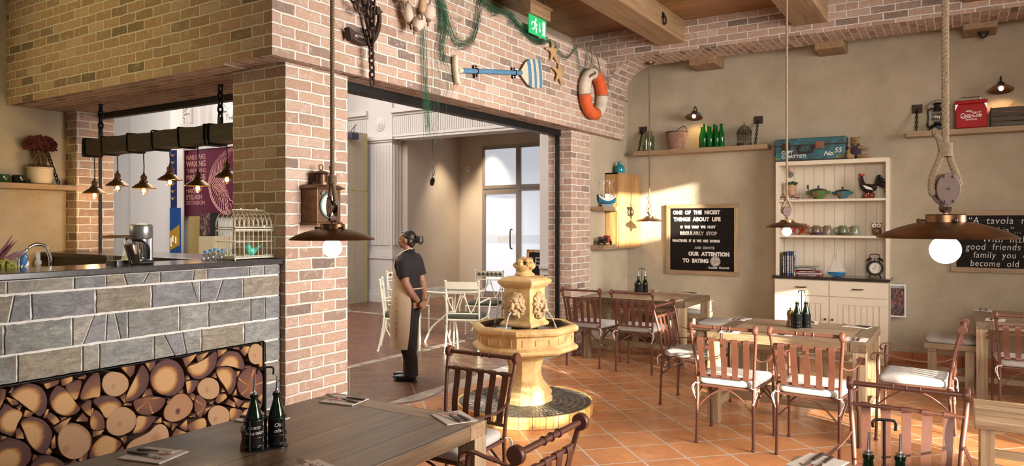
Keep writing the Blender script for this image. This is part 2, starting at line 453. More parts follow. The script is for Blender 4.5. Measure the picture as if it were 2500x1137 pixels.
def slate_mat():
    t = NT('slate_tiles'); a = t.n('ShaderNodeVertexColor', _layer_name='Col'); v = t.coord()
    big = t.noise(t.coord('Object', (1,1,1.6), (0.4,0.3,0)), 5, 8, 0.72, 1.6); fine = t.noise(v, 70, 5, 0.75); lay = t.noise(t.coord('Object', (1,0.7,2.6), (0.35,0,0)), 16, 6, 0.7, 2.0)
    col = t.mix(0.85, a.outputs[0], t.ramp(big, [(0.30,(0.50,0.52,0.55)),(0.5,(1,1,1)),(0.72,(1.45,1.42,1.35))]), 'MULTIPLY')
    col = t.mix(0.6, col, t.ramp(lay, [(0.32,(0.55,0.55,0.55)),(0.68,(1.45,1.45,1.45))]), 'MULTIPLY')
    col = t.mix(0.4, col, t.ramp(fine, [(0.3,(0.5,0.5,0.5)),(0.7,(1.5,1.5,1.5))]), 'MULTIPLY')
    rust = t.ramp(t.noise(t.coord('Object', (1,1,1), (0,0,0), (3,5,1)), 3.5, 7, 0.7, 1.0), [(0.56,(0,0,0)),(0.72,(0.55,0.55,0.55))])
    col = t.mix(rust, col, (0.17,0.115,0.06))
    vein = t.ramp(t.noise(t.coord('Object', (1,1,1), (0.9,0,0)), 2.2, 6, 0.8, 2.5), [(0.492,(0,0,0)),(0.5,(0.6,0.6,0.6)),(0.508,(0,0,0))])
    col = t.mix(vein, col, (0.42,0.40,0.36))
    t.bump(t.math('ADD', lay, t.math('MULTIPLY', fine, 0.4)), 0.8, 0.012)
    return t.set(Base__Color=col, Roughness=0.5, Specular__IOR__Level=0.45)
M['slate'] = slate_mat()
M['grout'] = plain('pale_grout', (0.68,0.65,0.61), 0.9, 0, 0.1, 60)
M['tint'] = attr('painted_pieces', 0.5, 0.1, 0.2, 60)
M['gloss_tint'] = attr('glazed_pieces', 0.15, 0.0, 0.25, 40, 0.6)
M['globe'] = glow('lit_globe', (1.0, 0.95, 0.87), 12.0)
M['bulb'] = glow('lit_bulb', (1.0, 0.66, 0.28), 14.0)
M['pane_glow'] = glow('lit_lantern_glass', (1.0, 0.72, 0.40), 0.9)
M['clear'] = glass('clear_glass', (0.93,0.95,0.94))
M['water_plastic'] = glass('water_plastic', (0.80,0.84,0.86), 0.05)
M['milky'] = glass('old_jar_glass', (0.80,0.83,0.76), 0.05)
M['green_glass'] = NT('green_glass').set(Base__Color=(0.01,0.36,0.06), Roughness=0.04, Transmission__Weight=0.8, IOR=1.45)
M['dark_glass'] = NT('dark_green_glass').set(Base__Color=(0.003,0.013,0.004), Roughness=0.08, Transmission__Weight=0.08, IOR=1.45)
M['black_paint'] = plain('chalkboard_black', (0.010,0.007,0.006), 0.6, 0, 0.3, 10, 0, 0, 0.12)
M['chalk'] = plain('white_lettering', (0.72,0.69,0.64), 0.7, 0, 0.05)
M['grey_chalk'] = plain('grey_lettering', (0.33,0.30,0.28), 0.7, 0, 0.05)
M['black'] = plain('black_paint', (0.01,0.01,0.01), 0.35, 0, 0.2)
M['white'] = plain('white_gloss', (0.78,0.76,0.73), 0.4, 0, 0.03)
M['paper'] = plain('napkin_paper', (0.62,0.55,0.48), 0.9, 0, 0.05)
M['red_print'] = plain('red_print', (0.36,0.05,0.04), 0.7)
# ================================================================== THE SETTING
CEIL, SOF, FT = 4.17, 2.80, 3.80        # ceiling, underside and top of the brick bulkhead
XF, XP, XL, YB, XR = -4.0, -4.1, -7.86, 9.64, 3.2

def sbox(name, lo, hi, mat, uv=None, bevel=0):
    return struct(MB().box(lo, hi).build(name, mat, uv=uv, bevel=bevel))

sbox('floor', (-4.22, -2.5, -0.1), (XR, YB, 0), M['terracotta'])
sbox('floor_threshold', (-4.45, 4.08, -0.1), (-4.22, 7.88, 0.002), M['marble'])
sbox('floor_bar', (XL, -2.5, -0.1), (-4.22, 4.08, 0), M['base_tile'])
sbox('floor_mall', (-22, 4.08, -0.1), (-4.45, 14.2, 0), M['mall_tile'])
sbox('floor_mall_inner', (-22, 4.08, -0.1), (-5.98, 9.6, 0.001), M['mall_inner'])

def mosaic_strip(name, lo, hi, along):
    mb = MB(); rnd = random.Random(3)
    mb.color((0.30,0.24,0.19)).box((lo[0],lo[1],-0.05),(hi[0],hi[1],0.003))
    n = int(max(hi[0]-lo[0], hi[1]-lo[1])/0.11)
    for i in range(n):
        c = rnd.choice([(0.42,0.36,0.30),(0.20,0.14,0.10),(0.34,0.28,0.22)])
        mb.color(c)
        a = (lo[0] if along=='x' else lo[1])+i*0.11
        q = [(a,0.01),(a+0.10,0.01),(a+0.05,0.11)] if i%2 else [(a,0.11),(a+0.10,0.11),(a+0.05,0.01)]
        z = 0.0045
        pts = [mb.v((p, lo[1]+r_, z) if along=='x' else (lo[0]+r_, p, z)) for p, r_ in q]
        mb.f(pts)
    return struct(mb.build(name, M['tint']))
mosaic_strip('floor_border_side', (-5.98, 4.08), (-5.86, 9.6), 'y')
mosaic_strip('floor_border_back', (-15.0, 9.6), (-5.86, 9.72), 'x')

# ceiling of boards and the oak beams
sbox('ceiling', (-4.52, -2.5, CEIL), (XR, 8.72, CEIL+0.12), M['ceiling_wood'])
sbox('ceiling_bar', (XL, -2.5, CEIL), (-4.52, 4.3, CEIL+0.12), M['ceiling_wood'])
sbox('ceiling_alcove', (-4.1, 9.3, 4.05), (XR, YB, 4.17), M['plaster'])
def beam(i, x0, x1, y0, y1, z0, z1):
    o = sbox('ceiling_beam_%d' % i, (x0, y0, z0), (x1, y1, z1), M['beam_wood'], bevel=0.012)
    return o
beam(1, -3.29, -2.94, -2.5, 8.75, 3.90, CEIL+.05)
beam(2, -1.657, -1.286, -2.5, 8.75, 3.91, CEIL+.05)
beam(3, 0.0, 0.36, -2.5, 8.75, 3.91, CEIL+.05)
beam(4, 1.65, 2.01, -2.5, 8.75, 3.91, CEIL+.05)
beam(5, -3.05, -2.70, 9.2, YB, 3.71, 4.1)
beam(6, -1.51, -1.19, 9.2, YB, 3.72, 4.1)
beam(7, 0.0, 0.32, 9.2, YB, 3.74, 4.1)

# brick bulkhead: long side over the entrance, short side over the bar
def brick_sheet(name, lo, hi, uv='boxy'):
    return sbox(name, lo, hi, M['brick'], uv=uv)
brick_sheet('wall_bulkhead_entrance', (-4.52, 3.27, SOF), (XF, 9.3, FT))
brick_sheet('wall_bulkhead_bar', (XL, 3.27, SOF-0.01), (-4.52, 4.3, FT), 'box')
sbox('wall_above_bulkhead', (-4.60, 3.3, FT-0.02), (-4.52, 9.3, CEIL), M['plaster'])
sbox('wall_above_bar', (XL, 3.4, FT-0.02), (-4.60, 3.5, CEIL), M['plaster'])
sbox('wall_sun_block_above', (-4.72, 3.3, CEIL), (-4.56, 14, 7.0), M['white_wall'])  # unseen wall added to keep low sun off the mall
brick_sheet('wall_bulkhead_end', (-4.52, 8.72, FT-0.001), (XF, 9.3, CEIL+.04))
sbox('wall_sun_block_side', (-4.6, 9.78, 0), (-4.5, 14, CEIL+.05), M['white_wall'])  # added blocker, stops the sun reaching the exit door
# piers
brick_sheet('wall_pier_near', (-4.69, 3.47, 0), (XP, 4.08, SOF), 'box')
brick_sheet('wall_pier_far', (-4.42, 7.88, 0), (XP, 8.41, SOF), 'box')
brick_sheet('wall_pier_bar', (XL, 3.81, 0), (-7.65, 4.19, SOF), 'box')
# steel tracks of the folding glass fronts
def track(n, lo, hi): return struct(MB().box(lo, hi).build('trim_%d' % n, M['black_iron'], bevel=0.004))
track(1, (-4.34, 4.08, 2.725), (-4.24, 7.88, SOF+0.01))
track(2, (-4.31, 7.85, 0), (-4.26, 7.885, SOF))
track(3, (-7.65, 4.03, 2.73), (-4.69, 4.09, SOF))
track(4, (-7.655, 4.03, 1.34), (-7.63, 4.058, SOF))
# left wall behind the bar, cream walls of the dining corner
sbox('wall_left', (XL-0.15, -2.5, 0), (XL, 3.85, CEIL), M['plaster'])
sbox('wall_corner', (-4.5, 8.41, 0), (XP, YB+.1, 3.4), M['plaster'])
sbox('wall_corner_upper', (-4.5, 9.3, 3.39), (XP, YB+.1, 4.12), M['plaster'])
sbox('wall_back', (XP, YB, 0), (XR, YB+0.15, CEIL), M['plaster'])
bb = MB()
bb.box((-4.0, YB-0.012, 0), (XR, YB, 0.125))
struct(bb.build('baseboard_back', M['base_tile'], bevel=0.003))

# brick beam with the arched end across the back of the room
def arch():
    mb = MB(); bm = mb.bm; lay = bm.loops.layers.uv.new('UVMap')
    Y0, Y1, zs, r = 8.72, 9.30, 3.80, 0.46
    cx, cz = XF+r, zs-r; prof = [(XF, zs-r-0.001)]; L = [0.0]
    n = 14
    for i in range(n+1):
        t = PI - (PI/2)*i/n
        prof.append((cx+r*math.cos(t), cz+r*math.sin(t)))
    prof.append((XR, zs))
    for a, b in zip(prof, prof[1:]): L.append(L[-1]+math.dist(a, b))
    top = CEIL+0.05
    F = [mb.v((x, Y0, z)) for x, z in prof]; Bk = [mb.v((x, Y1, z)) for x, z in prof]
    FTp = [mb.v((x, Y0, top)) for x, z in prof]; BT = [mb.v((x, Y1, top)) for x, z in prof]
    def face(vs, uvs):
        try: fc = bm.faces.new(vs)
        except ValueError: return
        for l, q in zip(fc.loops, uvs): l[lay].uv = q
    for i in range(len(prof)-1):
        (xa, za), (xb, zb) = prof[i], prof[i+1]
        if abs(xb-xa) > 1e-6:
            face([F[i],F[i+1],FTp[i+1],FTp[i]], [(xa,za),(xb,zb),(xb,top),(xa,top)])
            face([Bk[i+1],Bk[i],BT[i],BT[i+1]], [(xb,zb),(xa,za),(xa,top),(xb,top)])
        face([F[i+1],F[i],Bk[i],Bk[i+1]], [(0,L[i+1]),(0,L[i]),(Y1-Y0,L[i]),(Y1-Y0,L[i+1])])
    me = bpy.data.meshes.new('wall_brick_arch'); bm.normal_update(); bm.to_mesh(me); bm.free()
    return struct(link('wall_brick_arch', me, M['brick']))
arch()

# street front on the right: a wall pierced by low windows and clerestory windows (never in the picture, it only shapes the sunlight)
def street_front():
    holes = [(2.8, 3.8, 1.18, 1.95), (1.7, 2.35, 1.18, 1.50), (6.25, 6.93, 1.36, 1.82), (5.35, 6.66, 2.72, 3.46), (4.3, 5.2, 0.5, 1.25)]
    ys = sorted({-9.0, YB+.15, *[k for h in holes for k in h[:2]]}); zs = sorted({0.0, CEIL, *[k for h in holes for k in h[2:]]})
    mb = MB()
    for a, b in zip(ys, ys[1:]):
        for c, d in zip(zs, zs[1:]):
            ym, zm = (a+b)/2, (c+d)/2
            if any(h[0] < ym < h[1] and h[2] < zm < h[3] for h in holes): continue
            mb.box((XR, a, c), (XR+0.12, b, d))
    struct(mb.build('wall_right', M['plaster']))
    for i, h in enumerate(holes):
        fr = MB()
        t = 0.035
        fr.box((XR, h[0], h[2]), (XR+0.06, h[1], h[2]+t)); fr.box((XR, h[0], h[3]-t), (XR+0.06, h[1], h[3]))
        fr.box((XR, h[0], h[2]), (XR+0.06, h[0]+t, h[3])); fr.box((XR, h[1]-t, h[2]), (XR+0.06, h[1], h[3]))
        w = struct(fr.build('window_%d' % (i+10), M['dark_board']))
        MB().box((XR+0.025, h[0], h[2]), (XR+0.03, h[1], h[3])).build('pane', M['clear'], w)
street_front()

# ------------------------------------------------------------------ the mall beyond
def pilaster(x0, x1, y0, depth, z1, name, flutes_front=7, flutes_side=0, zbase=1.05, zcap=2.95):
    mb = MB()
    mb.box((x0, y0, 0), (x1, y0+depth, z1))
    # stepped pedestal
    for k, (g, a, b) in enumerate(((0.07,0,0.16),(0.05,0.16,0.22),(0.035,0.22,0.9),(0.06,0.9,0.96),(0.045,0.96,1.0),(0.03,1.0,1.05))):
        mb.box((x0-g, y0-g, a), (x1+g, y0+depth, b))
    for g, a, b in ((0.03,zcap,zcap+0.04),(0.06,zcap+0.04,zcap+0.10),(0.04,zcap+0.10,zcap+0.14)):
        mb.box((x0-g, y0-g, a), (x1+g, y0+depth, b))
    w = x1-x0; fw = (w-0.10)/flutes_front
    for i in range(flutes_front):
        xa = x0+0.05+i*fw
        mb.prism([(math.cos(PI+PI*k/6)*fw*0.42+xa+fw/2, math.sin(PI+PI*k/6)*0.022) for k in range(7)], zbase+0.06, zcap-0.06, lambda x, y, z: (x, y0+y, z))
    if flutes_side:
        fs = (depth-0.06)/flutes_side
        for i in range(flutes_side):
            ya = y0+0.03+i*fs
            mb.prism([(math.sin(PI*k/6)*0.022, -math.cos(PI*k/6)*fs*0.42+ya+fs/2) for k in range(7)], zbase+0.06, zcap-0.06, lambda x, y, z: (x1+x, y, z))
    return struct(mb.build(name, M['white_wall'], smooth=30))
YM = 11.17
def ix(px, Y): return P(px, 543, Y=Y).x
xa, xb = ix(899, YM), ix(957, YM)
pilaster(xa, xb, YM, 0.42, 4.6, 'wall_pilaster', 6, 4, 1.12, 3.32)
rz_ = P(930, 300, Y=YM)
ros = MB()
for r_, k in ((0.15,0.02),(0.11,0.035),(0.07,0.045),(0.035,0.06)):
    ros.lathe([(0,-k),(r_*0.9,-k),(r_,-k+0.012),(r_,0.02)], 24)
ro = ros.build('trim_5', M['white_wall'], smooth=30); ro.rotation_euler = (R(-90),0,0); ro.location = ((xa+xb)/2, YM-0.0, 3.70); struct(ro)
ro.rotation_euler = (R(-90), 0, 0)
# entablature with reeded frieze spanning the recess
def entablature(name, x0, x1, y0, z0, z1):
    mb = MB(); mb.box((x0, y0, z0), (x1, y0+0.35, z1))
    mb.box((x0, y0-0.03, z0), (x1, y0, z0+0.05)); mb.box((x0, y0-0.05, z0+0.05), (x1, y0, z0+0.09))
    mb.box((x0, y0-0.03, z1-0.10), (x1, y0, z1-0.05)); mb.box((x0, y0-0.09, z1-0.05), (x1, y0, z1+0.05))
    n = int((x1-x0)/0.055)
    for i in range(n):
        a = x0+i*0.055
        mb.box((a+0.012, y0-0.014, z0+0.12), (a+0.043, y0, z1-0.13))
    return struct(mb.build(name, M['white_wall']))
entablature('wall_frieze', xb, -5.3, YM+0.02, 3.36, 3.95)
entablature('wall_frieze_left', -13.2, xa, YM+0.02, 3.36, 3.95)
sbox('wall_mall_upper', (-22, YM+0.05, 3.9), (-4.6, YM+0.3, 6.5), M['white_wall'])
# recess with the glazed exit door
XW, YD = -9.80, 13.3
sbox('wall_recess_left', (XW-0.3, YM+0.3, 0), (XW, YD, 4.2), M['cream_wall'])
sbox('ceiling_recess', (XW, YM+0.3, 3.68), (-4.6, YD+.2, 3.8), M['cream_wall'])
xd0, xd1 = ix(1180, YD), ix(1345, YD)
sbox('wall_recess_back', (XW-.1, YD, 0), (xd0, YD+0.2, 4.2), M['cream_wall'])
sbox('wall_recess_head', (xd0, YD, 3.36), (-4.6, YD+0.2, 4.2), M['cream_wall'])
sbox('wall_recess_side', (-5.71, 9.9, 0), (-4.5, 10.1, 4.2), M['white_wall'])
tr = MB(); tr.box((XW+0.02, YM+0.38, 3.61), (-4.6, YM+0.45, 3.68)); struct(tr.build('trim_6', M['bar_dark']))
# wainscot on the white wall beside the entrance
wz = MB(); yw = 9.9
wz.box((-5.71, yw-0.03, 0), (-4.45, yw, 0.14)); wz.box((-5.71, yw-0.035, 0.92), (-4.45, yw, 0.97))
for k in range(2):
    x = -5.66+k*0.7
    wz.box((x, yw-0.015, 0.22), (x+0.6, yw, 0.25)); wz.box((x, yw-0.015, 0.82), (x+0.6, yw, 0.85)); wz.box((x, yw-0.015, 0.25), (x+0.03, yw, 0.82)); wz.box((x+0.57, yw-0.015, 0.25), (x+0.6, yw, 0.82))
struct(wz.build('trim_7', M['white_wall']))

# exit door and fixed panes
alu = plain('aluminium_frame', (0.30,0.25,0.215), 0.45, 0.3, 0.06)
def sky_glass(name, c):
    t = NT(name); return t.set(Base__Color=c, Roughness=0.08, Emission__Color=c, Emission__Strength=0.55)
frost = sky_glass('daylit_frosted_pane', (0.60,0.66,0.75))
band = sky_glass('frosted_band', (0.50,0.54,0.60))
xm = ix(1268, YD)
zt, zh = 3.34, 2.38
w1 = MB(); f = 0.06
for (a, b) in ((xd0, xm), (xm, xd1)):
    w1.box((a+f, YD-0.045, zh+0.02), (b-f, YD+0.045, zh+0.10)); w1.box((a+f, YD-0.045, zt-0.06), (b-f, YD+0.045, zt))
    w1.box((a+0.001, YD-0.05, zh+0.012), (a+f, YD+0.05, zt)); w1.box((b-f, YD-0.05, zh+0.012), (b-0.001, YD+0.05, zt))
wf = struct(w1.build('window_5', alu, bevel=0.004))
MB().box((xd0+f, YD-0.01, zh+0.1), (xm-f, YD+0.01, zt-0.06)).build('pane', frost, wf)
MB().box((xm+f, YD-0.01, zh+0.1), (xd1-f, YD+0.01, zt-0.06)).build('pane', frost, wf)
d = MB()
d.box((xd0, YD-0.05, 0), (xd0+f+.02, YD+0.05, zh)); d.box((xm-f, YD-0.05, 0), (xm, YD+0.05, zh)); d.box((xd0+f+.02, YD-0.045, zh-0.10), (xm-f, YD+0.045, zh)); d.box((xd0+f+.02, YD-0.045, 0), (xm-f, YD+0.045, 0.12))
dr = struct(d.build('door_1', alu, bevel=0.004))
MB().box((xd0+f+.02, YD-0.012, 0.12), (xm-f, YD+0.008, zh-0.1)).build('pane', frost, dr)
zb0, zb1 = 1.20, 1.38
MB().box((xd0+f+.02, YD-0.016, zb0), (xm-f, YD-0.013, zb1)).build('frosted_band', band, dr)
hx = xm-0.16
MB().tube(cat([(hx,YD-0.05,1.08),(hx,YD-0.12,1.12),(hx,YD-0.12,1.46),(hx,YD-0.05,1.50)],6), 0.015, 8).build('handle', M['bronze_dark'], dr, smooth=40)
words('EXIT', 0.145, M['white'], 'exit_lettering', dr, ((xd0+xm)/2+0.06, YD-0.017, zb0+0.035), FACE_Y, 0.001, 0.004, align='CENTER')
d2 = MB(); d2.box((xm+0.001, YD-0.05, 0), (xm+f, YD+0.05, zh-0.041)); d2.box((xd1-f, YD-0.05, 0), (xd1, YD+0.05, zh-0.041)); d2.box((xm+0.001, YD-0.07, zh-0.04), (xd1, YD+0.07, zh+0.011)); d2.box((xm+f, YD-0.045, 0), (xd1-f, YD+0.045, 0.12))
dr2 = struct(d2.build('window_6', alu, bevel=0.004))
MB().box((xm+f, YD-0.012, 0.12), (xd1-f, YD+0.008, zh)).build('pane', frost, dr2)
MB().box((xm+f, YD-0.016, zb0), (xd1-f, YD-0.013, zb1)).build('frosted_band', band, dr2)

# plasterboard hoarding left of the pilaster
board = plain('plasterboard', (0.40,0.345,0.27), 0.9, 0, 0.06, 4)
tape = plain('yellow_jointing', (0.42,0.38,0.10), 0.9)
XH = -10.5
y0h, y1h = P(830, 700, X=XH).y, P(897, 700, X=XH).y
hd = MB().box((XH-0.9, y0h-1.2, 0), (XH, y1h, 3.50)).build('wall_hoarding', board); struct(hd)
jt = MB()
ymid = P(862, 700, X=XH).y
for yy in (ymid, y1h-0.02): jt.box((XH-0.01, yy-0.012, 0), (XH+0.003, yy+0.012, 3.5))
jt.box((XH-0.01, y0h-1.2, 2.30), (XH+0.003, y1h, 2.325))
jt.build('jointing', tape, hd)
sc_ = MB(); rnd = random.Random(5)
for k in range(22):
    for yy in (ymid+0.06, y1h-0.10): sc_.box((XH, yy-0.006, 0.1+k*0.155), (XH+0.002, yy+0.006, 0.112+k*0.155))
sc_.build('screws', M['black'], hd)

# left half of the mall seen through the bar opening
YW = 10.0
sbox('wall_mall_back', (-24, YW+0.02, 0), (-11.3, YW+0.2, 6.5), M['white_wall'])
# big white hoarding with a folded joint
hb = MB(); x0, x1, x2 = -21.0, ix(318, 9.5), ix(416, 9.5)
hb.box((x0, 9.55, 0), (x1, 9.8, 5.2)); hb.box((x1, 9.5, 0), (x2, 9.8, 5.2))
struct(hb.build('wall_white_hoarding', plain('white_hoarding', (0.80,0.77,0.74), 0.6, 0, 0.02)))
def quadbox(px0, px1, py0, py1, Y, depth):
    a, b = P(px0, py0, Y=Y), P(px1, py0, Y=Y)
    pm = (px0+px1)/2
    zt_, zb_ = P(pm, py0, Y=Y).z, P(pm, py1, Y=Y).z
    return (a.x, Y, max(zb_, 0)), (b.x, Y+depth, zt_)
# carved capitals and reeded frieze over the salon front
def carved(px0, px1, py0, py1, Y, n):
    lo, hi = quadbox(px0, px1, py0, py1, Y, 0.3)
    mb = MB(); mb.box(lo, hi)
    cx, w, h = (lo[0]+hi[0])/2, hi[0]-lo[0], hi[2]-lo[2]
    for s_ in (-1, 1):
        for k in range(5):
            a = R(20+k*32); L = h*0.62
            pts = []
            for i in range(9):
                t = i/8; ang = a*0.55+t*1.2*a*0.6
                pts.append((cx+s_*math.sin(ang)*L*t*0.8*(w/h), lo[1]-0.02, lo[2]+h*0.12+math.cos(ang*0.7)*L*t*1.15))
            mb.tube(pts, [0.035*(1-0.6*i/8) for i in range(9)], 6)
    mb.tube([(cx, lo[1]-0.03, lo[2]+0.05), (cx, lo[1]-0.03, hi[2]-0.1)], [0.05, 0.02], 6)
    mb.box((lo[0]-0.1, lo[1]-0.12, lo[2]-0.14), (hi[0]+0.12, lo[1]+0.2, lo[2]-0.03))
    return struct(mb.build('trim_%d' % n, M['white_wall'], smooth=40))
carved(420, 465, 232, 302, 9.85, 8)
carved(545, 590, 222, 292, 9.85, 9)
for i, (a, b) in enumerate(((470, 485), (515, 530))):
    lo, hi = quadbox(a, b, 150, 345, 9.85, 0.2); sbox('wall_column_%d' % (i+1), lo, hi, M['white_wall'], bevel=0.04)
lo, hi = quadbox(417, 600, 335, 362, 9.9, 0.1)
en = MB()
nn = int((hi[0]-lo[0])/0.07)
for k in range(nn): en.box((lo[0]+k*0.07+0.015, 9.9, lo[2]), (lo[0]+k*0.07+0.055, 10.03, hi[2]))
struct(en.build('trim_10', M['white_wall']))
lo, hi = quadbox(429, 438, 362, 640, 9.75, 0.12); sbox('wall_column_3', lo, hi, plain('cream_post', (0.60,0.55,0.42), 0.7))
# ================================================================== BAR COUNTER AND FIREWOOD
XC, ZC = -4.15, 1.39
counter = thing('bar_counter', 'high bar counter clad in grey slate with a firewood niche and dark stone top', 'counter', (XC, 2.0, 0))
cl = lambda x, y, z: (x-XC, y-2.0, z)
NY1, NZ1 = 3.325, 0.81
core = MB()
core.box(cl(XC-0.42, 0.3, 0), cl(XC-0.36, 3.46, 1.35))
core.box(cl(XC-0.36, 0.3, NZ1+0.012), cl(XC-0.012, 3.46, 1.35)); core.box(cl(XC-0.36, NY1+0.012, 0), cl(XC-0.012, 3.46, NZ1+0.012))
core.build('body', M['grout'], counter)
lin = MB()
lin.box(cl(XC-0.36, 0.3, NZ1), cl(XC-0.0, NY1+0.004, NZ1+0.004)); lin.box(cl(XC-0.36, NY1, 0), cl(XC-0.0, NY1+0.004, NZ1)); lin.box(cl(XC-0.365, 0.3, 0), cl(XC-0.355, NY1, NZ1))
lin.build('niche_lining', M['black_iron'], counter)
top = MB(); top.box(cl(XC-0.44, 0.28, 1.355), cl(XC+0.03, 3.468, ZC)); top.build('countertop', M['worktop'], counter, bevel=0.004)
# slate cladding: courses of broken slabs, every slab its own colour
def slates():
    mb = MB(); rnd = random.Random(11)
    pal = [(0.155,0.16,0.165),(0.175,0.175,0.185),(0.19,0.195,0.18),(0.235,0.23,0.20),(0.215,0.19,0.145),(0.20,0.205,0.195),(0.25,0.235,0.205),(0.165,0.165,0.18)]
    rows = [(1.352,1.278,[(-2700,-2700),(-1900,-1900),(-1250,-1250),(-800,-800),(-300,-300),(-120,-120),(35,35),(370,370),(530,530),(618,634),(742,712),(800,800),(970,962),(1035,1035),(1242,1242),(1318,1318),(1398,1398)],[7,5,0,2,5,4,6,0,4,2,5,0,4]),
            (1.278,1.130,[(-2700,-2700),(-1900,-1900),(-1250,-1250),(-800,-800),(-300,-300),(-60,-60),(72,44),(157,157),(478,478),(757,757),(955,995),(998,998),(1112,1078),(1213,1213),(1398,1398)],[1,0,4,3,1,4,7,1,4,0,5]),
            (1.130,0.966,[(-2700,-2700),(-1900,-1900),(-1250,-1250),(-800,-800),(-300,-300),(-160,-160),(20,20),(362,362),(470,415),(535,528),(575,602),(638,638),(895,895),(1040,1040),(1250,1250),(1322,1322),(1398,1398)],[2,0,1,0,3,1,2,6,1,5,0,5,2]),
            (0.966,0.815,[(-2700,-2700),(-1900,-1900),(-1250,-1250),(-800,-800),(-300,-300),(-110,-110),(88,88),(412,412),(495,495),(768,768),(818,872),(910,930),(1005,1005),(1217,1217),(1398,1398)],[5,4,5,1,7,2,4,6,5,3,1]),
            (0.815,0.662,[(1322,1322),(1398,1398)],[5,5]),
            (0.662,0.516,[(1322,1322),(1398,1398)],[4,6]),
            (0.516,0.33,[(1322,1322),(1398,1398)],[1,1]),
            (0.33,0.16,[(1322,1322),(1398,1398)],[0,0]),(0.16,0.0,[(1322,1322),(1398,1398)],[3,3])]
    def yy(zx): return P(zx/2.0417, 700, X=XC).y
    for z1, z0, cuts, cols in rows:
        for i, ((a1, a0), (b1, b0)) in enumerate(zip(cuts, cuts[1:])):
            q = [(yy(a0), z0), (yy(b0), z0), (yy(b1), z1), (yy(a1), z1)]
            cy = sum(p[0] for p in q)/4; cz = sum(p[1] for p in q)/4
            g = 0.0058
            q = [(y+(g if y < cy else -g), z+(g if z < cz else -g)) for y, z in q]
            poly = []
            for (ya, za), (yb, zb) in zip(q, q[1:]+q[:1]):
                n = max(2, int(math.dist((ya,za),(yb,zb))/0.022))
                for k in range(n):
                    t = k/n; j = 0 if k == 0 else 1
                    jit = abs(rnd.gauss(0, 0.0034))*j
                    poly.append((ya+(yb-ya)*t+(cy-ya)*jit/0.2, za+(zb-za)*t+(cz-za)*jit/0.12))
            c = pal[cols[i % len(cols)]]; k = rnd.uniform(1.15, 1.5)
            mb.color(tuple(v*k for v in c))
            dz = rnd.uniform(0, 0.003)
            mb.prism(poly, XC-0.012, XC-0.003+dz, lambda y, z, x: cl(x, y, z))
    mb.build('slate_cladding', M['slate'], counter)
slates()

# firewood: outlines read off the stack, each log a solid round or split billet 30 cm long
def logmat(name, stops, ray=0.0):
    t = NT(name); uv = t.coord('UV')
    d = t.n('ShaderNodeTexNoise', Vector=uv, Scale=3.0, Detail=3)
    dv = t.n('ShaderNodeVectorMath', _operation='MULTIPLY_ADD', i0=d.outputs['Color'], i1=(0.22,0.22,0), i2=uv)
    r = t.n('ShaderNodeVectorMath', _operation='LENGTH', i0=dv.outputs[0]).outputs['Value']
    r = t.math('SUBTRACT', r, 0.11)
    col = t.ramp(r, stops)
    rings = t.n('ShaderNodeTexNoise', _noise_dimensions='1D', W=t.math('MULTIPLY', r, 38.0), Detail=2).outputs[0]
    col = t.mix(0.6, col, t.ramp(rings, [(0.35,(0.5,0.42,0.38)),(0.65,(1.3,1.3,1.3))]), 'MULTIPLY')
    saw = t.noise(t.coord('UV', (3,34,1), (0,0,0.5)), 3.5, 4, 0.7)
    col = t.mix(0.5, col, t.ramp(saw, [(0.3,(0.55,0.5,0.5)),(0.7,(1.3,1.3,1.25))]), 'MULTIPLY')
    if ray:
        at = t.t.nodes.new('ShaderNodeSeparateXYZ'); t.put(at.inputs[0], dv.outputs[0])
        an = t.math('ARCTAN2', at.outputs[1], at.outputs[0])
        sp = t.math('ABSOLUTE', t.math('SINE', t.math('MULTIPLY', an, 2.5)))
        m = t.math('MULTIPLY', t.math('LESS_THAN', sp, 0.13), t.math('LESS_THAN', r, 0.75))
        col = t.mix(t.math('MULTIPLY', m, 0.7), col, (0.52,0.26,0.08))
    t.bump(saw, 0.25, 0.004)
    return t.set(Base__Color=col, Roughness=0.8, Specular__IOR__Level=0.2)
tan_, gold, dark, rim = (0.50,0.31,0.15), (0.34,0.165,0.045), (0.115,0.06,0.055), (0.085,0.042,0.042)
M['log_rim'] = logmat('log_dark_rim', [(0.0,tan_),(0.34,tan_),(0.47,gold),(0.56,dark),(1.0,rim)])
M['log_pale'] = logmat('log_pale', [(0.0,(0.34,0.19,0.10)),(0.12,(0.42,0.27,0.16)),(0.85,(0.41,0.26,0.15)),(1.0,(0.24,0.14,0.08))])
M['log_star'] = logmat('log_star', [(0.0,(0.20,0.09,0.05)),(0.5,(0.15,0.07,0.055)),(1.0,(0.10,0.045,0.04))], 1.0)
M['log_red'] = logmat('log_reddish', [(0.0,(0.10,0.05,0.045)),(0.12,(0.36,0.20,0.11)),(0.8,(0.34,0.185,0.10)),(1.0,(0.20,0.10,0.06))])
M['log_wedge'] = logmat('log_wedge', [(0.0,(0.50,0.31,0.14)),(0.25,(0.42,0.235,0.09)),(0.50,(0.17,0.085,0.055)),(1.0,(0.10,0.05,0.045))])
M['log_side'] = wood('split_log_side', (0.13,0.065,0.04), (0.24,0.13,0.07), 'X', 14, 0.85, 0, (0.06,0.03,0.02), 0.4)
WEDGE = 'small split firewood wedge filling a gap between bigger log ends under the bar'
def ell(cx, cy, rx, ry, rot=0, n=28):
    rnd = random.Random(int(cx*7+cy)); c, s = math.cos(R(rot)), math.sin(R(rot)); out = []
    for i in range(n):
        t = 2*PI*i/n; k = 1+0.025*math.sin(3*t+cx)+0.012*rnd.uniform(-1,1)
        x, y = rx*k*math.cos(t), ry*k*math.sin(t)
        out.append((cx+c*x-s*y, cy+s*x+c*y))
    return out
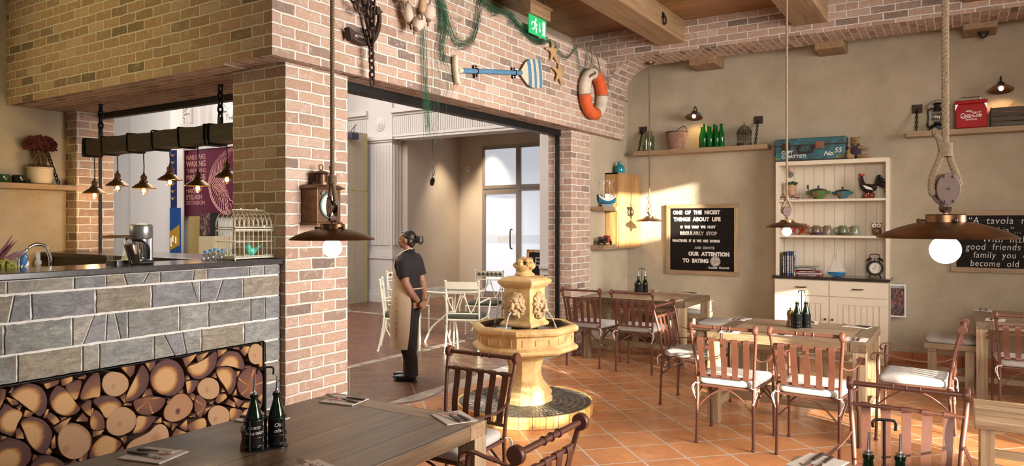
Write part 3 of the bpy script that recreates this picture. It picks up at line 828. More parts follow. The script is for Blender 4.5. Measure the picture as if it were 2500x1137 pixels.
A_ = lambda q: [(x/3.829, 840+y/3.829) for x, y in q]
B_ = lambda q: [(320+x/3.92, 820+y/3.92) for x, y in q]
wcount = 0
def log(fr, poly, mat='log_wedge', pith=None, label=None, rnd_=True, grow=0.965):
    """outline on the niche plane -> billet"""
    global wcount
    wcount += 1
    prj = lambda q: [(P(x, y, X=XC-0.02).y, P(x, y, X=XC-0.02).z) for x, y in fr(q)]
    pts = prj(poly)
    pc = prj([pith])[0] if pith else None
    if len(poly) < 20 and label:
        pts = [(v.x, v.y) for v in cat([(y, z, 0) for y, z in pts], 3, True)]
    cy = sum(p[0] for p in pts)/len(pts); cz = sum(p[1] for p in pts)/len(pts)
    pts = [(cy+(y-cy)*grow, cz+(z-cz)*grow) for y, z in pts]
    pts = [(min(y, NY1-0.003), min(z, NZ1-0.003)) for y, z in pts]
    if min(p[1] for p in pts) < 0.001: pts = [(y, max(z, 0.001)) for y, z in pts]
    if pc is None:
        k = max(range(len(pts)), key=lambda i: math.hypot(pts[i][0]-cy, pts[i][1]-cz))
        pc = (pts[k][0], pts[k][1])
    Rm = max(math.hypot(y-pc[0], z-pc[1]) for y, z in pts)
    rr = random.Random(wcount); x1 = XC-0.010-rr.uniform(0, 0.010); x0 = x1-rr.uniform(0.25, 0.30)
    mb = MB(); mb.prism(pts, x0, x1, lambda y, z, x: (x-x1, y-cy, z-cz))
    bm = mb.bm; bmesh.ops.recalc_face_normals(bm, faces=bm.faces)
    # rim chamfer of the sawn end and ring coordinates around the pith
    lay = bm.loops.layers.uv.new('UVMap')
    for f_ in bm.faces:
        side = abs(f_.normal.x) < 0.5
        for l in f_.loops:
            y, z = l.vert.co.y+cy-pc[0], l.vert.co.z+cz-pc[1]
            l[lay].uv = (y/Rm, z/Rm)
    me = bpy.data.meshes.new('firewood_log'); bm.to_mesh(me); bm.free()
    me.materials.append(M[mat]); me.materials.append(M['log_side'])
    for p_ in me.polygons: p_.material_index = 1 if abs(p_.normal.x) < 0.5 else 0
    o = link('firewood_log', me, None, None, None, 0.0025, (x1, cy, cz), 1)
    tag(o, label or WEDGE, 'firewood', 'firewood stacked in the counter niche')
    return o
log(A_, ell(1070,370,130,120), 'log_pale', (1070,370), 'round pale brown log with grey star crack, left of the tall golden slab')
log(A_, [(85,460),(190,390),(300,365),(390,400),(440,480),(445,570),(420,640),(375,680),(310,640),(180,540)], 'log_rim', (265,510), 'dark rimmed half log resting under the left end of the slate cladding')
log(A_, [(535,380),(600,410),(660,480),(720,560),(750,610),(690,660),(600,672),(520,640),(465,570),(455,490),(490,420)], 'log_rim', (620,530), 'dark rimmed log with its upper right side split off diagonally')
log(A_, [(185,720),(280,675),(380,690),(450,750),(488,830),(470,930),(430,1000),(390,1030),(300,970),(250,900),(215,810)], 'log_rim', (270,840), 'big half log with dark curl in pale heart, left of the big plain round log')
log(A_, ell(693,905,165,175), 'log_pale', (640,950), 'large plain pale round log near the bottom of the stack')
log(A_, [(0,620),(50,550),(120,590),(215,640),(170,740),(120,860),(60,850),(0,820),(-60,720)], 'log_rim', (140,690), 'split log with golden inside cut off by the left picture edge')
log(A_, ell(115,1030,178,155), 'log_rim', (90,1060), 'large golden round log with dark crack at the lower left corner')
log(A_, ell(440,1150,168,112), 'log_rim', (440,1190), 'dark rimmed round log at the very bottom beside the tabletop edge')
log(A_, [(750,520),(760,430),(820,320),(890,265),(930,280),(935,480),(870,500)], 'log_wedge', (930,490), 'quarter log with straight right edge directly left of the pale cracked round')
log(A_, [(605,400),(680,350),(760,335),(745,440),(700,525)], 'log_wedge', (700,525), 'fan shaped dark wedge log pointing down above the diagonal split log')
log(A_, [(860,530),(940,485),(1040,480),(1110,520),(1140,570),(1060,620),(990,695),(930,610)], 'log_rim', (1030,640), 'half log with dark upper rim tucked behind the brown oval log')
log(A_, ell(1130,720,155,132,-35), 'log_pale', (1130,725), 'brown oval log with small black heart crack, tilted to the right')
log(B_, [(100,268),(160,340),(170,420),(140,510),(70,585),(0,622),(-67,631),(-40,540),(30,400)], 'log_rim', (-30,440), 'tall golden slab log with dark right rim beside the largest round log')
log(A_, [(825,1060),(850,950),(960,850),(1060,870),(1135,920),(1080,1000),(980,1060),(880,1075)], 'log_rim', (1000,930), 'leaf shaped dark log with golden streak just above the tabletop')
log(A_, [(840,720),(880,610),(950,650),(980,720),(975,795),(870,805)], 'log_wedge', (850,730), 'quarter log squeezed between the plain pale round and the brown oval')
for q in ([(425,680),(460,630),(520,670),(558,720),(500,755)], [(495,780),(580,720),(670,680),(620,750),(540,835)], [(745,580),(800,530),(850,520),(845,680),(790,640)],
          [(705,720),(770,640),(830,700),(810,725)], [(570,330),(680,300),(680,340),(620,385),(575,390)], [(400,370),(555,330),(540,370),(430,420)], [(0,420),(60,420),(50,500),(0,600)],
          [(50,490),(150,520),(185,560),(110,575)], [(150,590),(200,560),(205,580),(180,625)], [(210,680),(235,610),(315,640),(280,680)], [(140,800),(180,780),(215,830),(225,885),(150,880)],
          [(475,980),(480,900),(515,840),(520,970)], [(410,1020),(450,965),(485,1000),(460,1035)], [(300,1090),(310,1020),(355,1045)], [(1130,220),(1180,205),(1265,197),(1250,270),(1215,312)],
          [(1110,495),(1170,455),(1160,550)], [(1140,570),(1170,545),(1230,550),(1225,575)], [(730,1080),(800,1005),(825,1020),(800,1080),(770,1110)], [(860,870),(865,815),(975,800),(940,840)],
          [(1120,880),(1180,850),(1185,900),(1160,930)], [(1050,1050),(1140,945),(1165,1000),(1160,1020)], [(720,320),(800,280),(810,300),(790,330)], [(400,690),(430,610),(460,605),(430,690)],
          [(560,720),(560,690),(620,680)], [(75,455),(110,400),(130,400),(105,450)], [(0,900),(0,850),(65,865)], [(640,1120),(700,1070),(740,1137)], [(835,690),(850,600),(870,590),(850,680)]):
    log(A_, q, 'log_wedge', grow=0.99)
log(B_, ell(345,398,172,183), 'log_rim', (345,390), 'largest round log, wide dark rim and a black crack at its top')
log(B_, [(520,305),(620,260),(720,205),(805,140),(822,200),(805,290),(740,370),(650,415),(580,400)], 'log_rim', (660,240), 'golden crescent log with dark lower rim beneath the slate cladding')
log(B_, [(810,295),(840,220),(900,160),(970,140),(1040,165),(1085,250),(1080,325),(990,300),(900,285)], 'log_rim', (960,270), 'half moon log with dark upper rim near the top right of the stack')
log(B_, ell(1195,172,82,102), 'log_pale', (1190,170), 'small pale ringed round log in the top right corner of the niche')
log(B_, [(808,320),(880,288),(960,300),(1005,370),(1000,470),(945,565),(890,480),(840,410)], 'log_rim', (890,400), 'split half log with dark right rim between the grey round and starred log')
log(B_, ell(1143,452,138,160), 'log_star', (1143,450), 'dark purple round log with golden star rays at the right end')
log(B_, ell(740,502,110,108), 'log_pale', (738,492), 'grey brown round log with fine rings in the middle of the stack')
log(B_, [(10,625),(100,590),(200,575),(328,598),(290,690),(210,745),(130,758),(50,730)], 'log_star', (175,585), 'dark half log with golden rays lying flat side up under the largest log')
log(B_, [(310,720),(350,640),(430,560),(510,545),(570,590),(600,660),(560,750),(470,810),(380,825),(320,790)], 'log_red', (465,695), 'reddish brown oval log with a dark purple heart')
log(B_, ell(838,770,110,112), 'log_pale', (818,772), 'pale peach round log with a tiny black heart above the table edge')
log(B_, [(605,690),(610,600),(640,560),(700,600),(725,640),(700,720),(665,785),(625,750)], 'log_star', (725,650), 'dark half log with straight right side below the fine ringed grey round')
log(B_, [(520,470),(525,430),(645,425),(610,500),(580,535),(535,555)], 'log_rim', (500,450), 'golden wedge log right of the largest round log')
log(B_, [(540,850),(700,780),(720,880),(600,930),(570,920)], 'log_wedge', (715,790), 'golden split log touching the tabletop left of the peach round')
log(B_, [(0,1000),(100,950),(170,910),(230,850),(300,838),(350,890),(355,990),(250,1075),(100,1120),(-30,1130),(-60,1070)], 'log_pale', (260,940), 'long twin lobed pale log lying at the bottom along the tabletop')
log(B_, [(40,860),(60,765),(160,770),(240,770),(190,850),(110,920),(10,935)], 'log_rim', (60,780), 'split log with purple lower rim above the twin lobed log')
log(B_, [(1040,790),(1080,710),(1160,680),(1230,700),(1260,740),(1200,830),(1100,850)], 'log_pale', (1150,760), 'pale flat log hidden half behind the vinegar bottle')
log(B_, [(945,690),(1065,715),(1020,800),(950,815)], 'log_wedge', (950,700), 'four sided wedge log between the peach round and the vinegar bottle')
for q in ([(800,620),(830,560),(900,550),(920,580),(880,620),(830,650)], [(905,650),(935,600),(1000,640),(1000,685)], [(970,580),(1075,620),(1020,690)], [(1050,680),(1080,640),(1160,620),(1255,650),(1240,690),(1140,690)],
          [(1210,600),(1230,570),(1275,520),(1275,650),(1240,640)], [(545,570),(580,540),(612,570),(590,620)], [(95,585),(130,520),(180,500),(205,560)], [(135,260),(235,240),(230,280),(180,345)],
          [(490,215),(630,170),(590,230),(520,298)], [(620,190),(750,150),(680,230),(640,250)], [(820,130),(920,125),(880,170),(825,205)], [(1035,140),(1070,100),(1130,95),(1110,160),(1080,195)],
          [(1215,265),(1275,215),(1275,325),(1225,300)], [(970,120),(1035,100),(1040,135)], [(455,870),(530,795),(540,900),(510,905)], [(390,940),(430,880),(545,930),(540,945),(390,990)],
          [(300,810),(380,830),(375,880),(330,850)], [(385,835),(450,840),(390,910)], [(510,400),(530,365),(560,410),(515,420)], [(690,760),(730,710),(770,670),(700,690)], [(1000,340),(1040,335),(1020,395),(1005,390)],
          [(850,540),(865,490),(895,530)], [(740,640),(795,610),(780,660)], [(1085,300),(1155,280),(1130,310)], [(330,640),(350,600),(375,590),(365,650)], [(215,830),(290,775),(295,830),(240,835)], [(550,775),(610,735),(615,775)],
          [(1235,60),(1275,55),(1275,120)], [(760,390),(800,340),(815,400)], [(960,575),(1000,500),(1010,565)], [(450,540),(490,500),(495,545)]):
    log(B_, q, 'log_wedge', grow=0.99)

for i in range(4):
    for j in range(4):
        r = 40+((i*7+j*5) % 9)
        log(lambda q: q, ell(-75-i*92, 1015+i*16+j*92+(46 if i % 2 else 0), r, r), ('log_pale','log_rim')[(i+j) % 2], (-75-i*92, 1015+i*16+j*92+(46 if i % 2 else 0)), 'round log end stacked further along the bar, beyond the picture edge')

# ================================================================== TABLES
def make_table(name, label, x0, x1, y0, y1, along, group='oak dining tables'):
    cx, cy = (x0+x1)/2, (y0+y1)/2; hx, hy = (x1-x0)/2, (y1-y0)/2
    t = thing(name, label, 'table', (cx, cy, 0), 0, group)
    tp = MB(); e = 0.13
    top_ = M['table_wood_y'] if along == 'y' else M['table_wood_x']
    endm = M['table_wood_x'] if along == 'y' else M['table_wood_y']
    if along == 'y': tp.box((-hx, -hy+e, 0.682), (hx, hy-e, 0.75))
    else: tp.box((-hx+e, -hy, 0.682), (hx-e, hy, 0.75))
    tp.build('tabletop', top_, t, bevel=0.004)
    for s in (-1, 1):
        mb = MB()
        if along == 'y': mb.box((-hx, min(s*hy, s*(hy-e+0.001)), 0.682), (hx, max(s*hy, s*(hy-e+0.001)), 0.7495))
        else: mb.box((min(s*hx, s*(hx-e+0.001)), -hy, 0.682), (max(s*hx, s*(hx-e+0.001)), hy, 0.7495))
        mb.build('end_board', endm, t, bevel=0.004)
    L = 0.095
    for sx in (-1, 1):
        for sy in (-1, 1):
            a, b = sx*(hx-0.003), sx*(hx-L); c, d_ = sy*(hy-0.003), sy*(hy-L)
            MB().box((min(a,b), min(c,d_), 0), (max(a,b), max(c,d_), 0.682)).build('leg', M['leg_wood'], t, bevel=0.004)
    for s in (-1, 1):
        if along == 'y':
            MB().box((-hx+L, s*(hy-0.02)-0.035*(s>0)-0.0, 0.10), (hx-L, s*(hy-0.02)+0.035*(s<0), 0.17)).build('cross_rail', M['rail_wood_x'], t, bevel=0.003)
        else:
            MB().box((s*(hx-0.02)-0.035*(s>0), -hy+L, 0.10), (s*(hx-0.02)+0.035*(s<0), hy-L, 0.17)).build('cross_rail', M['rail_wood_y'], t, bevel=0.003)
        if along == 'y':
            MB().box((s*(hx-0.2)-0.0125, -hy+0.2, 0.62), (s*(hx-0.2)+0.0125, hy-0.2, 0.682)).build('apron', M['rail_wood_y'], t)
        else:
            MB().box((-hx+0.2, s*(hy-0.2)-0.0125, 0.62), (hx-0.2, s*(hy-0.2)+0.0125, 0.682)).build('apron', M['rail_wood_x'], t)
    if along == 'y': MB().box((-0.06, -hy+0.05, 0.11), (0.06, hy-0.05, 0.165)).build('foot_rail', M['rail_wood_y'], t, bevel=0.003)
    else: MB().box((-hx+0.05, -0.06, 0.11), (hx-0.05, 0.06, 0.165)).build('foot_rail', M['rail_wood_x'], t, bevel=0.003)
    return t
make_table('dining_table', 'long oak table running past the firewood niche, bottle caddy in its middle', -2.82, -1.84, 0.45, 2.71, 'y')
make_table('dining_table', 'oak table at the lower right edge, only its napkin corner and bottle caddy showing', -0.55, 0.45, 0.85, 2.93, 'y')
make_table('dining_table', 'nearly square oak table in front of the cream cupboard, four chairs pulled up', -1.79, -0.60, 5.86, 6.93, 'x')
make_table('dining_table', 'oak table under the black letter board beside the far brick pier', -3.95, -2.65, 7.86, 8.82, 'x')
make_table('dining_table', 'oak table by the right edge below the chalk quote board', 0.10, 1.35, 7.76, 8.85, 'x')

# ================================================================== CHAIRS
def make_chair(label):
    """origin on the floor under the seat, sitter looks along +Y"""
    t = thing('dining_chair', label, 'chair', (0,0,0), 0, 'brown iron dining chairs')
    m = M['chair']
    def top(s): return cat([(s*0.207,-0.255,0.0),(s*0.205,-0.245,0.25),(s*0.206,-0.235,0.45),(s*0.218,-0.258,0.66),(s*0.232,-0.290,0.80),(s*0.236,-0.310,0.87)], 5)
    for s in (-1, 1):
        p = MB(); p.tube(top(s), 0.0115, 8); p.ball((s*0.207,-0.255,0.012), (0.017,0.017,0.012), 10, 6); p.build('rear_leg', m, t, smooth=50)
        f = MB(); f.tube(cat([(s*0.245,0.238,0.0),(s*0.243,0.232,0.25),(s*0.240,0.226,0.45),(s*0.243,0.230,0.60),(s*0.243,0.222,0.655)],4), 0.0105, 8); f.ball((s*0.245,0.238,0.012), (0.017,0.017,0.012), 10, 6)
        f.build('front_leg', m, t, smooth=50)
        # rolled scroll disc that ends the top rail
        sc2 = MB(); sc2.at((s*0.236,-0.316,0.882), (0, R(90), 0)); sc2.lathe([(0,-0.014),(0.030,-0.014),(0.033,-0.010),(0.033,0.010),(0.030,0.014),(0,0.014)], 20); sc2.build('scroll', m, t, smooth=40)
        # flat strap arm with a downward curl
        arm = cat([(s*0.222,-0.268,0.675),(s*0.240,-0.20,0.645),(s*0.258,-0.09,0.632),(s*0.266,0.04,0.640),(s*0.266,0.15,0.655),(s*0.264,0.215,0.668),(s*0.264,0.262,0.655),(s*0.264,0.272,0.625),(s*0.264,0.252,0.612)], 4)
        n = len(arm); wd = [0.007+0.013*min(1, max(0, (i/n-0.25)*2.2)) for i in range(n)]
        am = MB(); am.sweep(arm, [(-1,-0.25),(1,-0.25),(1,0.25),(-1,0.25)], False, [(w, 0.012) for w in wd], (0,0,1)); am.build('arm', m, t, smooth=35)
        st = MB(); st.tube(cat([(s*0.207,-0.246,0.27),(s*0.22,-0.13,0.365),(s*0.226,0.0,0.408),(s*0.235,0.12,0.365),(s*0.243,0.232,0.27)],5), 0.0068, 6); st.build('stretcher', m, t, smooth=50)
    for y, w in ((-0.246, 0.206), (0.232, 0.243)):
        st = MB(); st.tube(cat([(-w,y,0.27),(-w*0.5,y*0.97,0.375),(0,y*0.95,0.418),(w*0.5,y*0.97,0.375),(w,y,0.27)],5), 0.0068, 6); st.build('stretcher', m, t, smooth=50)
    rail = MB(); rail.tube([(-0.232,-0.316,0.882),(0.232,-0.316,0.882)], 0.0125, 10)
    for x in (-0.055, 0, 0.055): rail.torus((x,-0.316,0.882), 0.0135, 0.004, 12, 6, 'x')
    rail.build('top_rail', m, t, smooth=40)
    r2 = MB(); r2.tube(cat([(-0.229,-0.286,0.79),(0,-0.296,0.79),(0.229,-0.286,0.79)],6), 0.0095, 8); r2.build('back_rail', m, t, smooth=50)
    r3 = MB(); r3.tube(cat([(-0.206,-0.238,0.515),(0,-0.255,0.515),(0.206,-0.238,0.515)],6), 0.0095, 8)
    for i in range(5):
        x = (i-2)*0.078
        r3.tube([(x-0.017,-0.252,0.515),(x+0.017,-0.252,0.515)], 0.0135, 8)
        for q in (-0.013, 0.013): r3.ball((x+q,-0.246,0.532), 0.005, 6, 4)
    r3.build('back_rail', m, t, smooth=50)
    for i in range(5):
        x = (i-2)*0.078; xt = (i-2)*0.084
        pts = cat([(xt,-0.302,0.80),(xt,-0.306,0.775),(xt*0.985,-0.292,0.70),(xt*0.96,-0.268,0.61),(x,-0.262,0.525),(x,-0.268,0.508)],4)
        sl = MB(); sl.sweep(pts, [(-0.0205,-0.002),(0.0205,-0.002),(0.0205,0.002),(-0.0205,0.002)], False, None, (0,1,0.2))
        sl.tube([(xt-0.0205,-0.293,0.79),(xt+0.0205,-0.293,0.79)], 0.0135, 8)
        slo = sl.build('slat', m, t, smooth=35)
        if i == 2:
            bg = MB(); bg.at((0,-0.3085,0.755), (R(80),0,0)); bg.lathe([(0,-0.002),(0.013,-0.002),(0.013,0.004),(0.011,0.005),(0,0.003)], 20, sx=1.35, sy=0.75)
            bd = bg.build('badge', M['brass'], slo, smooth=40)
    fr = MB()
    fr.tube([(-0.203,-0.235,0.436),(0.203,-0.235,0.436),(0.240,0.226,0.436),(-0.240,0.226,0.436)], 0.009, 6, True)
    fr.box((-0.215,-0.22,0.434),(0.215,0.21,0.440)); fr.build('seat_frame', m, t)
    cu = MB(); N_ = 16; rings = []
    def outline(k, z):
        pts = []
        for (cx, cy) in ((0.222,0.215),(-0.222,0.215),(-0.192,-0.215),(0.192,-0.215)):
            pass
        q = [(0.205,-0.222),(0.240,0.226),(-0.240,0.226),(-0.205,-0.222)]
        out = []
        for i in range(4):
            p, a, b = Vector(q[i]), Vector(q[i-1]), Vector(q[(i+1)%4]); r = 0.045
            da, db = (a-p).normalized()*r, (b-p).normalized()*r
            for j in range(5):
                u = j/4; out.append((p+da)*(1-u)**2+p*2*u*(1-u)+(p+db)*u*u)
            e = (b-p)
            for j in (0.33, 0.66): out.append(p+e*j)
        return [(v.x*k, v.y*k, z) for v in out]
    for k, z in ((0.93,0.442),(0.99,0.452),(1.01,0.468),(1.0,0.484),(0.95,0.497),(0.8,0.503),(0.5,0.506),(0.2,0.507)): rings.append(outline(k, z))
    cu.loft(rings); cu.build('seat_cushion', M['cushion'], t, smooth=60)
    for s in (-1, 1):
        ti = MB(); rr = random.Random(s+9); x, y = s*0.206, -0.244
        ti.torus((x, y, 0.452), 0.016, 0.0035, 10, 5, 'z')
        for k in range(2):
            ti.tube(cat([(x+s*0.012,y-0.012,0.452),(x+s*(0.02+0.012*k),y-0.025,0.42),(x+s*(0.012-0.01*k),y-0.02-0.01*k,0.37-0.03*k)],4), 0.0032, 5)
        ti.build('cushion_tie', M['tie'], t, smooth=50)
    return t
spots = [(-2.37, 3.12, 180, 'brown slatted iron chair at the end of the long foreground table, fountain behind it'),
         (-1.565, 2.245, 90, 'brown iron chair cut off at the bottom edge, in front of the fountain plinth'),
         (-0.22, 3.455, 180, 'brown iron chair facing the viewer behind the caddy at the lower right'),
         (-3.67, 7.60, 0, 'brown iron chair between the fountain and the far brick pier'),
         (-3.06, 7.60, 2, 'brown iron chair tucked at the letter board table, right next to another chair'),
         (-2.06, 6.41, -93, 'brown iron chair side-on at the left end of the table before the cupboard'),
         (-1.48, 5.53, 0, 'sunlit iron chair with dark stripes of shadow across its pale seat cushion'),
         (-0.90, 5.555, -3, 'sunlit iron chair before the cupboard table with both cushion ties hanging loose'),
         (-0.31, 6.30, 88, 'iron chair seen in profile at the right end of the table before the cupboard'),
         (0.47, 7.50, 0, 'iron chair cut by the right edge at the table under the chalk quote board')]
c0 = None
for x, y, a, lab in spots:
    if c0 is None: c0 = make_chair(lab); c0.location = (x, y, 0); c0.rotation_euler.z = R(a)
    else: dup(c0, (x, y, 0), R(a), lab)
# dark stripes woven into one seat cushion are left to the slatted sunlight

# ================================================================== STOOLS
def make_stool(label, w, d, cushion=True):
    t = thing('wooden_stool', label, 'stool', (0,0,0), 0, 'square oak stools')
    hx, hy = w/2, d/2; H = 0.46
    MB().box((-hx,-hy,H-0.055),(hx,hy,H)).build('seat', M['table_wood_x'] if not cushion else M['rail_wood_x'], t, bevel=0.005)
    L = 0.075
    for sx in (-1,1):
        for sy in (-1,1):
            a, b = sx*(hx-0.03), sx*(hx-0.03-L); c, e = sy*(hy-0.03), sy*(hy-0.03-L)
            MB().box((min(a,b),min(c,e),0),(max(a,b),max(c,e),H-0.055)).build('leg', M['leg_wood'], t, bevel=0.004)
    for s in (-1,1):
        MB().box((-hx+0.1, s*(hy-0.065)-0.018, 0.10),(hx-0.1, s*(hy-0.065)+0.018, 0.15)).build('rail', M['rail_wood_x'], t)
        MB().box((s*(hx-0.065)-0.018, -hy+0.1, 0.10),(s*(hx-0.065)+0.018, hy-0.1, 0.15)).build('rail', M['rail_wood_y'], t)
    return t
pads = None
def place_stool(x, y, lab, w=0.44, d=0.50, pad=None):
    t = make_stool(lab, w, d, bool(pad)); t.location = (x, y, 0)
    if pad:
        mb = MB()
        def oc(k, z):
            n = 24; out = []
            for i in range(n):
                a = 2*PI*i/n; ca, sa = math.cos(a), math.sin(a)
                out.append((math.copysign(abs(ca)**0.28, ca)*(w/2-0.012)*k, math.copysign(abs(sa)**0.28, sa)*(d/2-0.012)*k, z))
            return out
        mb.loft([oc(0.95,0),oc(1.0,0.012),oc(1.0,0.034),oc(0.95,0.046),oc(0.7,0.051),oc(0.3,0.052)])
        o = mb.build('stool_cushion', M['cushion'], None, smooth=60, loc=(x, y, 0.4605)); tag(o, pad, 'cushion', 'linen stool cushions')
    return t
place_stool(-2.415, 8.36, 'oak stool at the right end of the table under the letter board', pad='pale linen cushion on the stool right of the letter board table')
place_stool(-3.06, 9.32, 'sunlit oak stool against the back wall behind the letter board table', 0.46, 0.44, 'sunlit linen cushion on the stool against the back wall')
place_stool(-3.62, 9.32, 'oak stool against the back wall hidden behind the letter board table', 0.46, 0.44)
place_stool(-1.55, 7.28, 'oak stool on the cupboard side of the square table, left one', 0.44, 0.46)
place_stool(-0.93, 7.28, 'oak stool on the cupboard side of the square table, right one', 0.44, 0.46)
place_stool(-0.10, 8.47, 'oak stool by the back wall between the cupboard and the right table', 0.45, 0.56, 'grey linen cushion on the stool right of the cupboard')
place_stool(0.32, 5.46, 'bare oak stool without cushion cut off by the lower right edge', 0.52, 0.62)
# ================================================================== FOUNTAIN
def stone_mat():
    t = NT('yellow_cast_stone'); v = t.coord()
    a = t.noise(v, 5, 6, 0.65, 0.6); b = t.noise(v, 60, 4, 0.6)
    col = t.ramp(a, [(0.28,(0.36,0.20,0.08)),(0.48,(0.58,0.375,0.16)),(0.72,(0.70,0.51,0.26))])
    col = t.mix(0.5, col, t.ramp(b, [(0.3,(0.7,0.68,0.62)),(0.7,(1.2,1.2,1.2))]), 'MULTIPLY')
    t.bump(b, 0.25, 0.006)
    return t.set(Base__Color=col, Roughness=0.75, Specular__IOR__Level=0.25)
M['stone'] = stone_mat()
M['mask_stone'] = plain('mask_stone', (0.47,0.32,0.17), 0.8, 0, 0.35, 60, 0.3)
M['wet'] = plain('wet_stone', (0.075,0.042,0.022), 0.12, 0, 0.4, 12)
FX, FY = -3.25, 5.37
fo = thing('fountain', 'yellow stone fountain with lion masks, octagonal basin and round tiled plinth', 'fountain', (FX, FY, 0))
def plinth():
    mb = MB(); rnd = random.Random(4)
    mb.color((0.52,0.48,0.42)); mb.lathe([(0,0),(0.585,0),(0.585,0.094),(0,0.0945)], 96)
    n = 34
    for i in range(n):
        a0, a1 = 2*PI*i/n+0.008, 2*PI*(i+1)/n-0.008
        c = rnd.choice([(0.60,0.36,0.10),(0.66,0.44,0.14),(0.62,0.30,0.08),(0.70,0.50,0.17),(0.55,0.24,0.07)])
        mb.color(c); poly = []
        for k in range(4): t = a0+(a1-a0)*k/3; poly.append((0.594*math.cos(t), 0.594*math.sin(t)))
        for k in range(4): t = a1+(a0-a1)*k/3; poly.append((0.580*math.cos(t), 0.580*math.sin(t)))
        mb.prism(poly, 0.004, 0.099)
    r = 0.165
    while r < 0.565:
        w = 0.052; m = int(2*PI*(r+w/2)/0.034); ph = rnd.random()
        for i in range(m):
            a0, a1 = 2*PI*(i+ph)/m+0.004/r, 2*PI*(i+1+ph)/m-0.004/r
            c = rnd.choice([(0.055,0.05,0.045),(0.08,0.07,0.06),(0.11,0.085,0.06),(0.13,0.11,0.09),(0.07,0.06,0.06)])
            mb.color(c)
            r0, r1 = r+rnd.uniform(0,0.004), r+w-0.006-rnd.uniform(0,0.004)
            mb.prism([(r0*math.cos(a0),r0*math.sin(a0)),(r1*math.cos(a0),r1*math.sin(a0)),(r1*math.cos(a1),r1*math.sin(a1)),(r0*math.cos(a1),r0*math.sin(a1))], 0.09, 0.0975+rnd.uniform(0,0.002))
        r += w
    return mb.build('tiled_plinth', attr('plinth_tiles', 0.45, 0.1, 0.4, 40), fo)
plinth()
PH = PI/8
def oct_lathe(prof, name, mat, parent=fo, n=8, ph=PH, bevel=0.004):
    mb = MB(); mb.lathe(prof, n, (0,0,0), ph); return mb.build(name, mat, parent, smooth=28, bevel=bevel)
z0 = 0.098
oct_lathe([(0,z0),(0.245,z0),(0.245,z0+0.045),(0.232,z0+0.058),(0.240,z0+0.075),(0.240,z0+0.098),(0.222,z0+0.115),(0.214,z0+0.125),(0.190,z0+0.150),(0.165,z0+0.185),(0.150,z0+0.225),(0.146,z0+0.27),(0.152,z0+0.315),(0.168,z0+0.36),(0.205,z0+0.392),(0.240,z0+0.405),(0.240,z0+0.42),(0,z0+0.42)], 'pedestal', M['stone'])
# basin: rounded lower roll, panelled band, rounded rim, hollow inside
bs = MB(); bs.lathe([(0,0.505),(0.235,0.505),(0.40,0.535),(0.455,0.553),(0.470,0.570),(0.466,0.590),(0.438,0.607),(0.432,0.612),(0.432,0.700),(0.442,0.708),(0.466,0.716),(0.474,0.736),(0.468,0.756),(0.448,0.770),(0.420,0.772),(0.402,0.765),(0.395,0.74),(0.375,0.66),(0.33,0.64),(0,0.64)], 8, (0,0,0), PH)
bs.build('basin', M['stone'], fo, smooth=28, bevel=0.003)
ap = 0.432*math.cos(PI/8); ew = 2*0.432*math.sin(PI/8)
for k in range(8):
    a = k*PI/4; mb = MB(); mb.at((0,0,0), (0,0,a)); w = ew*0.36
    for (u0,u1,v0,v1) in ((-w,w,0.625,0.633),(-w,w,0.678,0.686),(-w,-w+0.008,0.633,0.678),(w-0.008,w,0.633,0.678),(-0.003,0.003,0.633,0.678)):
        mb.box((ap-0.002, u0, v0), (ap+0.006, u1, v1))
    mb.build('panel', M['stone'], fo)
wt = MB(); wt.lathe([(0,0.728),(0.389,0.728)], 8, (0,0,0), PH)
wt.build('water', plain('dark_water', (0.03,0.018,0.01), 0.10, 0, 0.3, 6, 0.35, 0, 0.2), fo)
wl = MB(); wl.lathe([(0.402,0.7655),(0.3935,0.742),(0.388,0.70)], 8, (0,0,0), PH); wl.build('wet_lining', M['wet'], fo)
sp = MB(); sp.lathe([(0.09,0.64),(0.12,0.70),(0.12,0.75),(0,0.75)], 4, (0,0,0), PI/4); sp.build('wet_stem', M['wet'], fo)
def sq(prof, name, mat=M['stone']):
    mb = MB(); s2 = math.sqrt(2); mb.lathe([(r*s2, z) for r, z in prof], 4, (0,0,0), PI/4); return mb.build(name, mat, fo, smooth=28, bevel=0.004)
sq([(0,0.748),(0.150,0.748),(0.158,0.760),(0.158,0.776),(0.144,0.790),(0.136,0.800),(0.131,0.81),(0.131,1.078),(0.138,1.088),(0.150,1.098),(0.168,1.118),(0.174,1.130),(0.174,1.148),(0.160,1.156),(0.148,1.166),(0.110,1.182),(0.06,1.19),(0,1.19)], 'block')
# finial: turned foot with a heap of fruit
fi = MB(); fi.lathe([(0,1.185),(0.085,1.188),(0.088,1.20),(0.07,1.212),(0.060,1.222),(0.066,1.236),(0.088,1.252),(0.098,1.268),(0.094,1.280),(0.06,1.285),(0,1.285)], 28)
fi.build('finial_bowl', M['stone'], fo, smooth=40)
fr = MB(); rnd = random.Random(2)
for k in range(44):
    a = rnd.uniform(0,2*PI); r = 0.094*math.sqrt(rnd.random()); h = 1.272+0.06*(1-(r/0.09)**2)+rnd.uniform(-0.008,0.008)
    fr.ball((r*math.cos(a), r*math.sin(a), h), (rnd.uniform(0.018,0.028), rnd.uniform(0.018,0.026), rnd.uniform(0.016,0.024)), 10, 6)
fuse(fr, 'finial_fruit', M['stone'], 0.006, fo, 1)
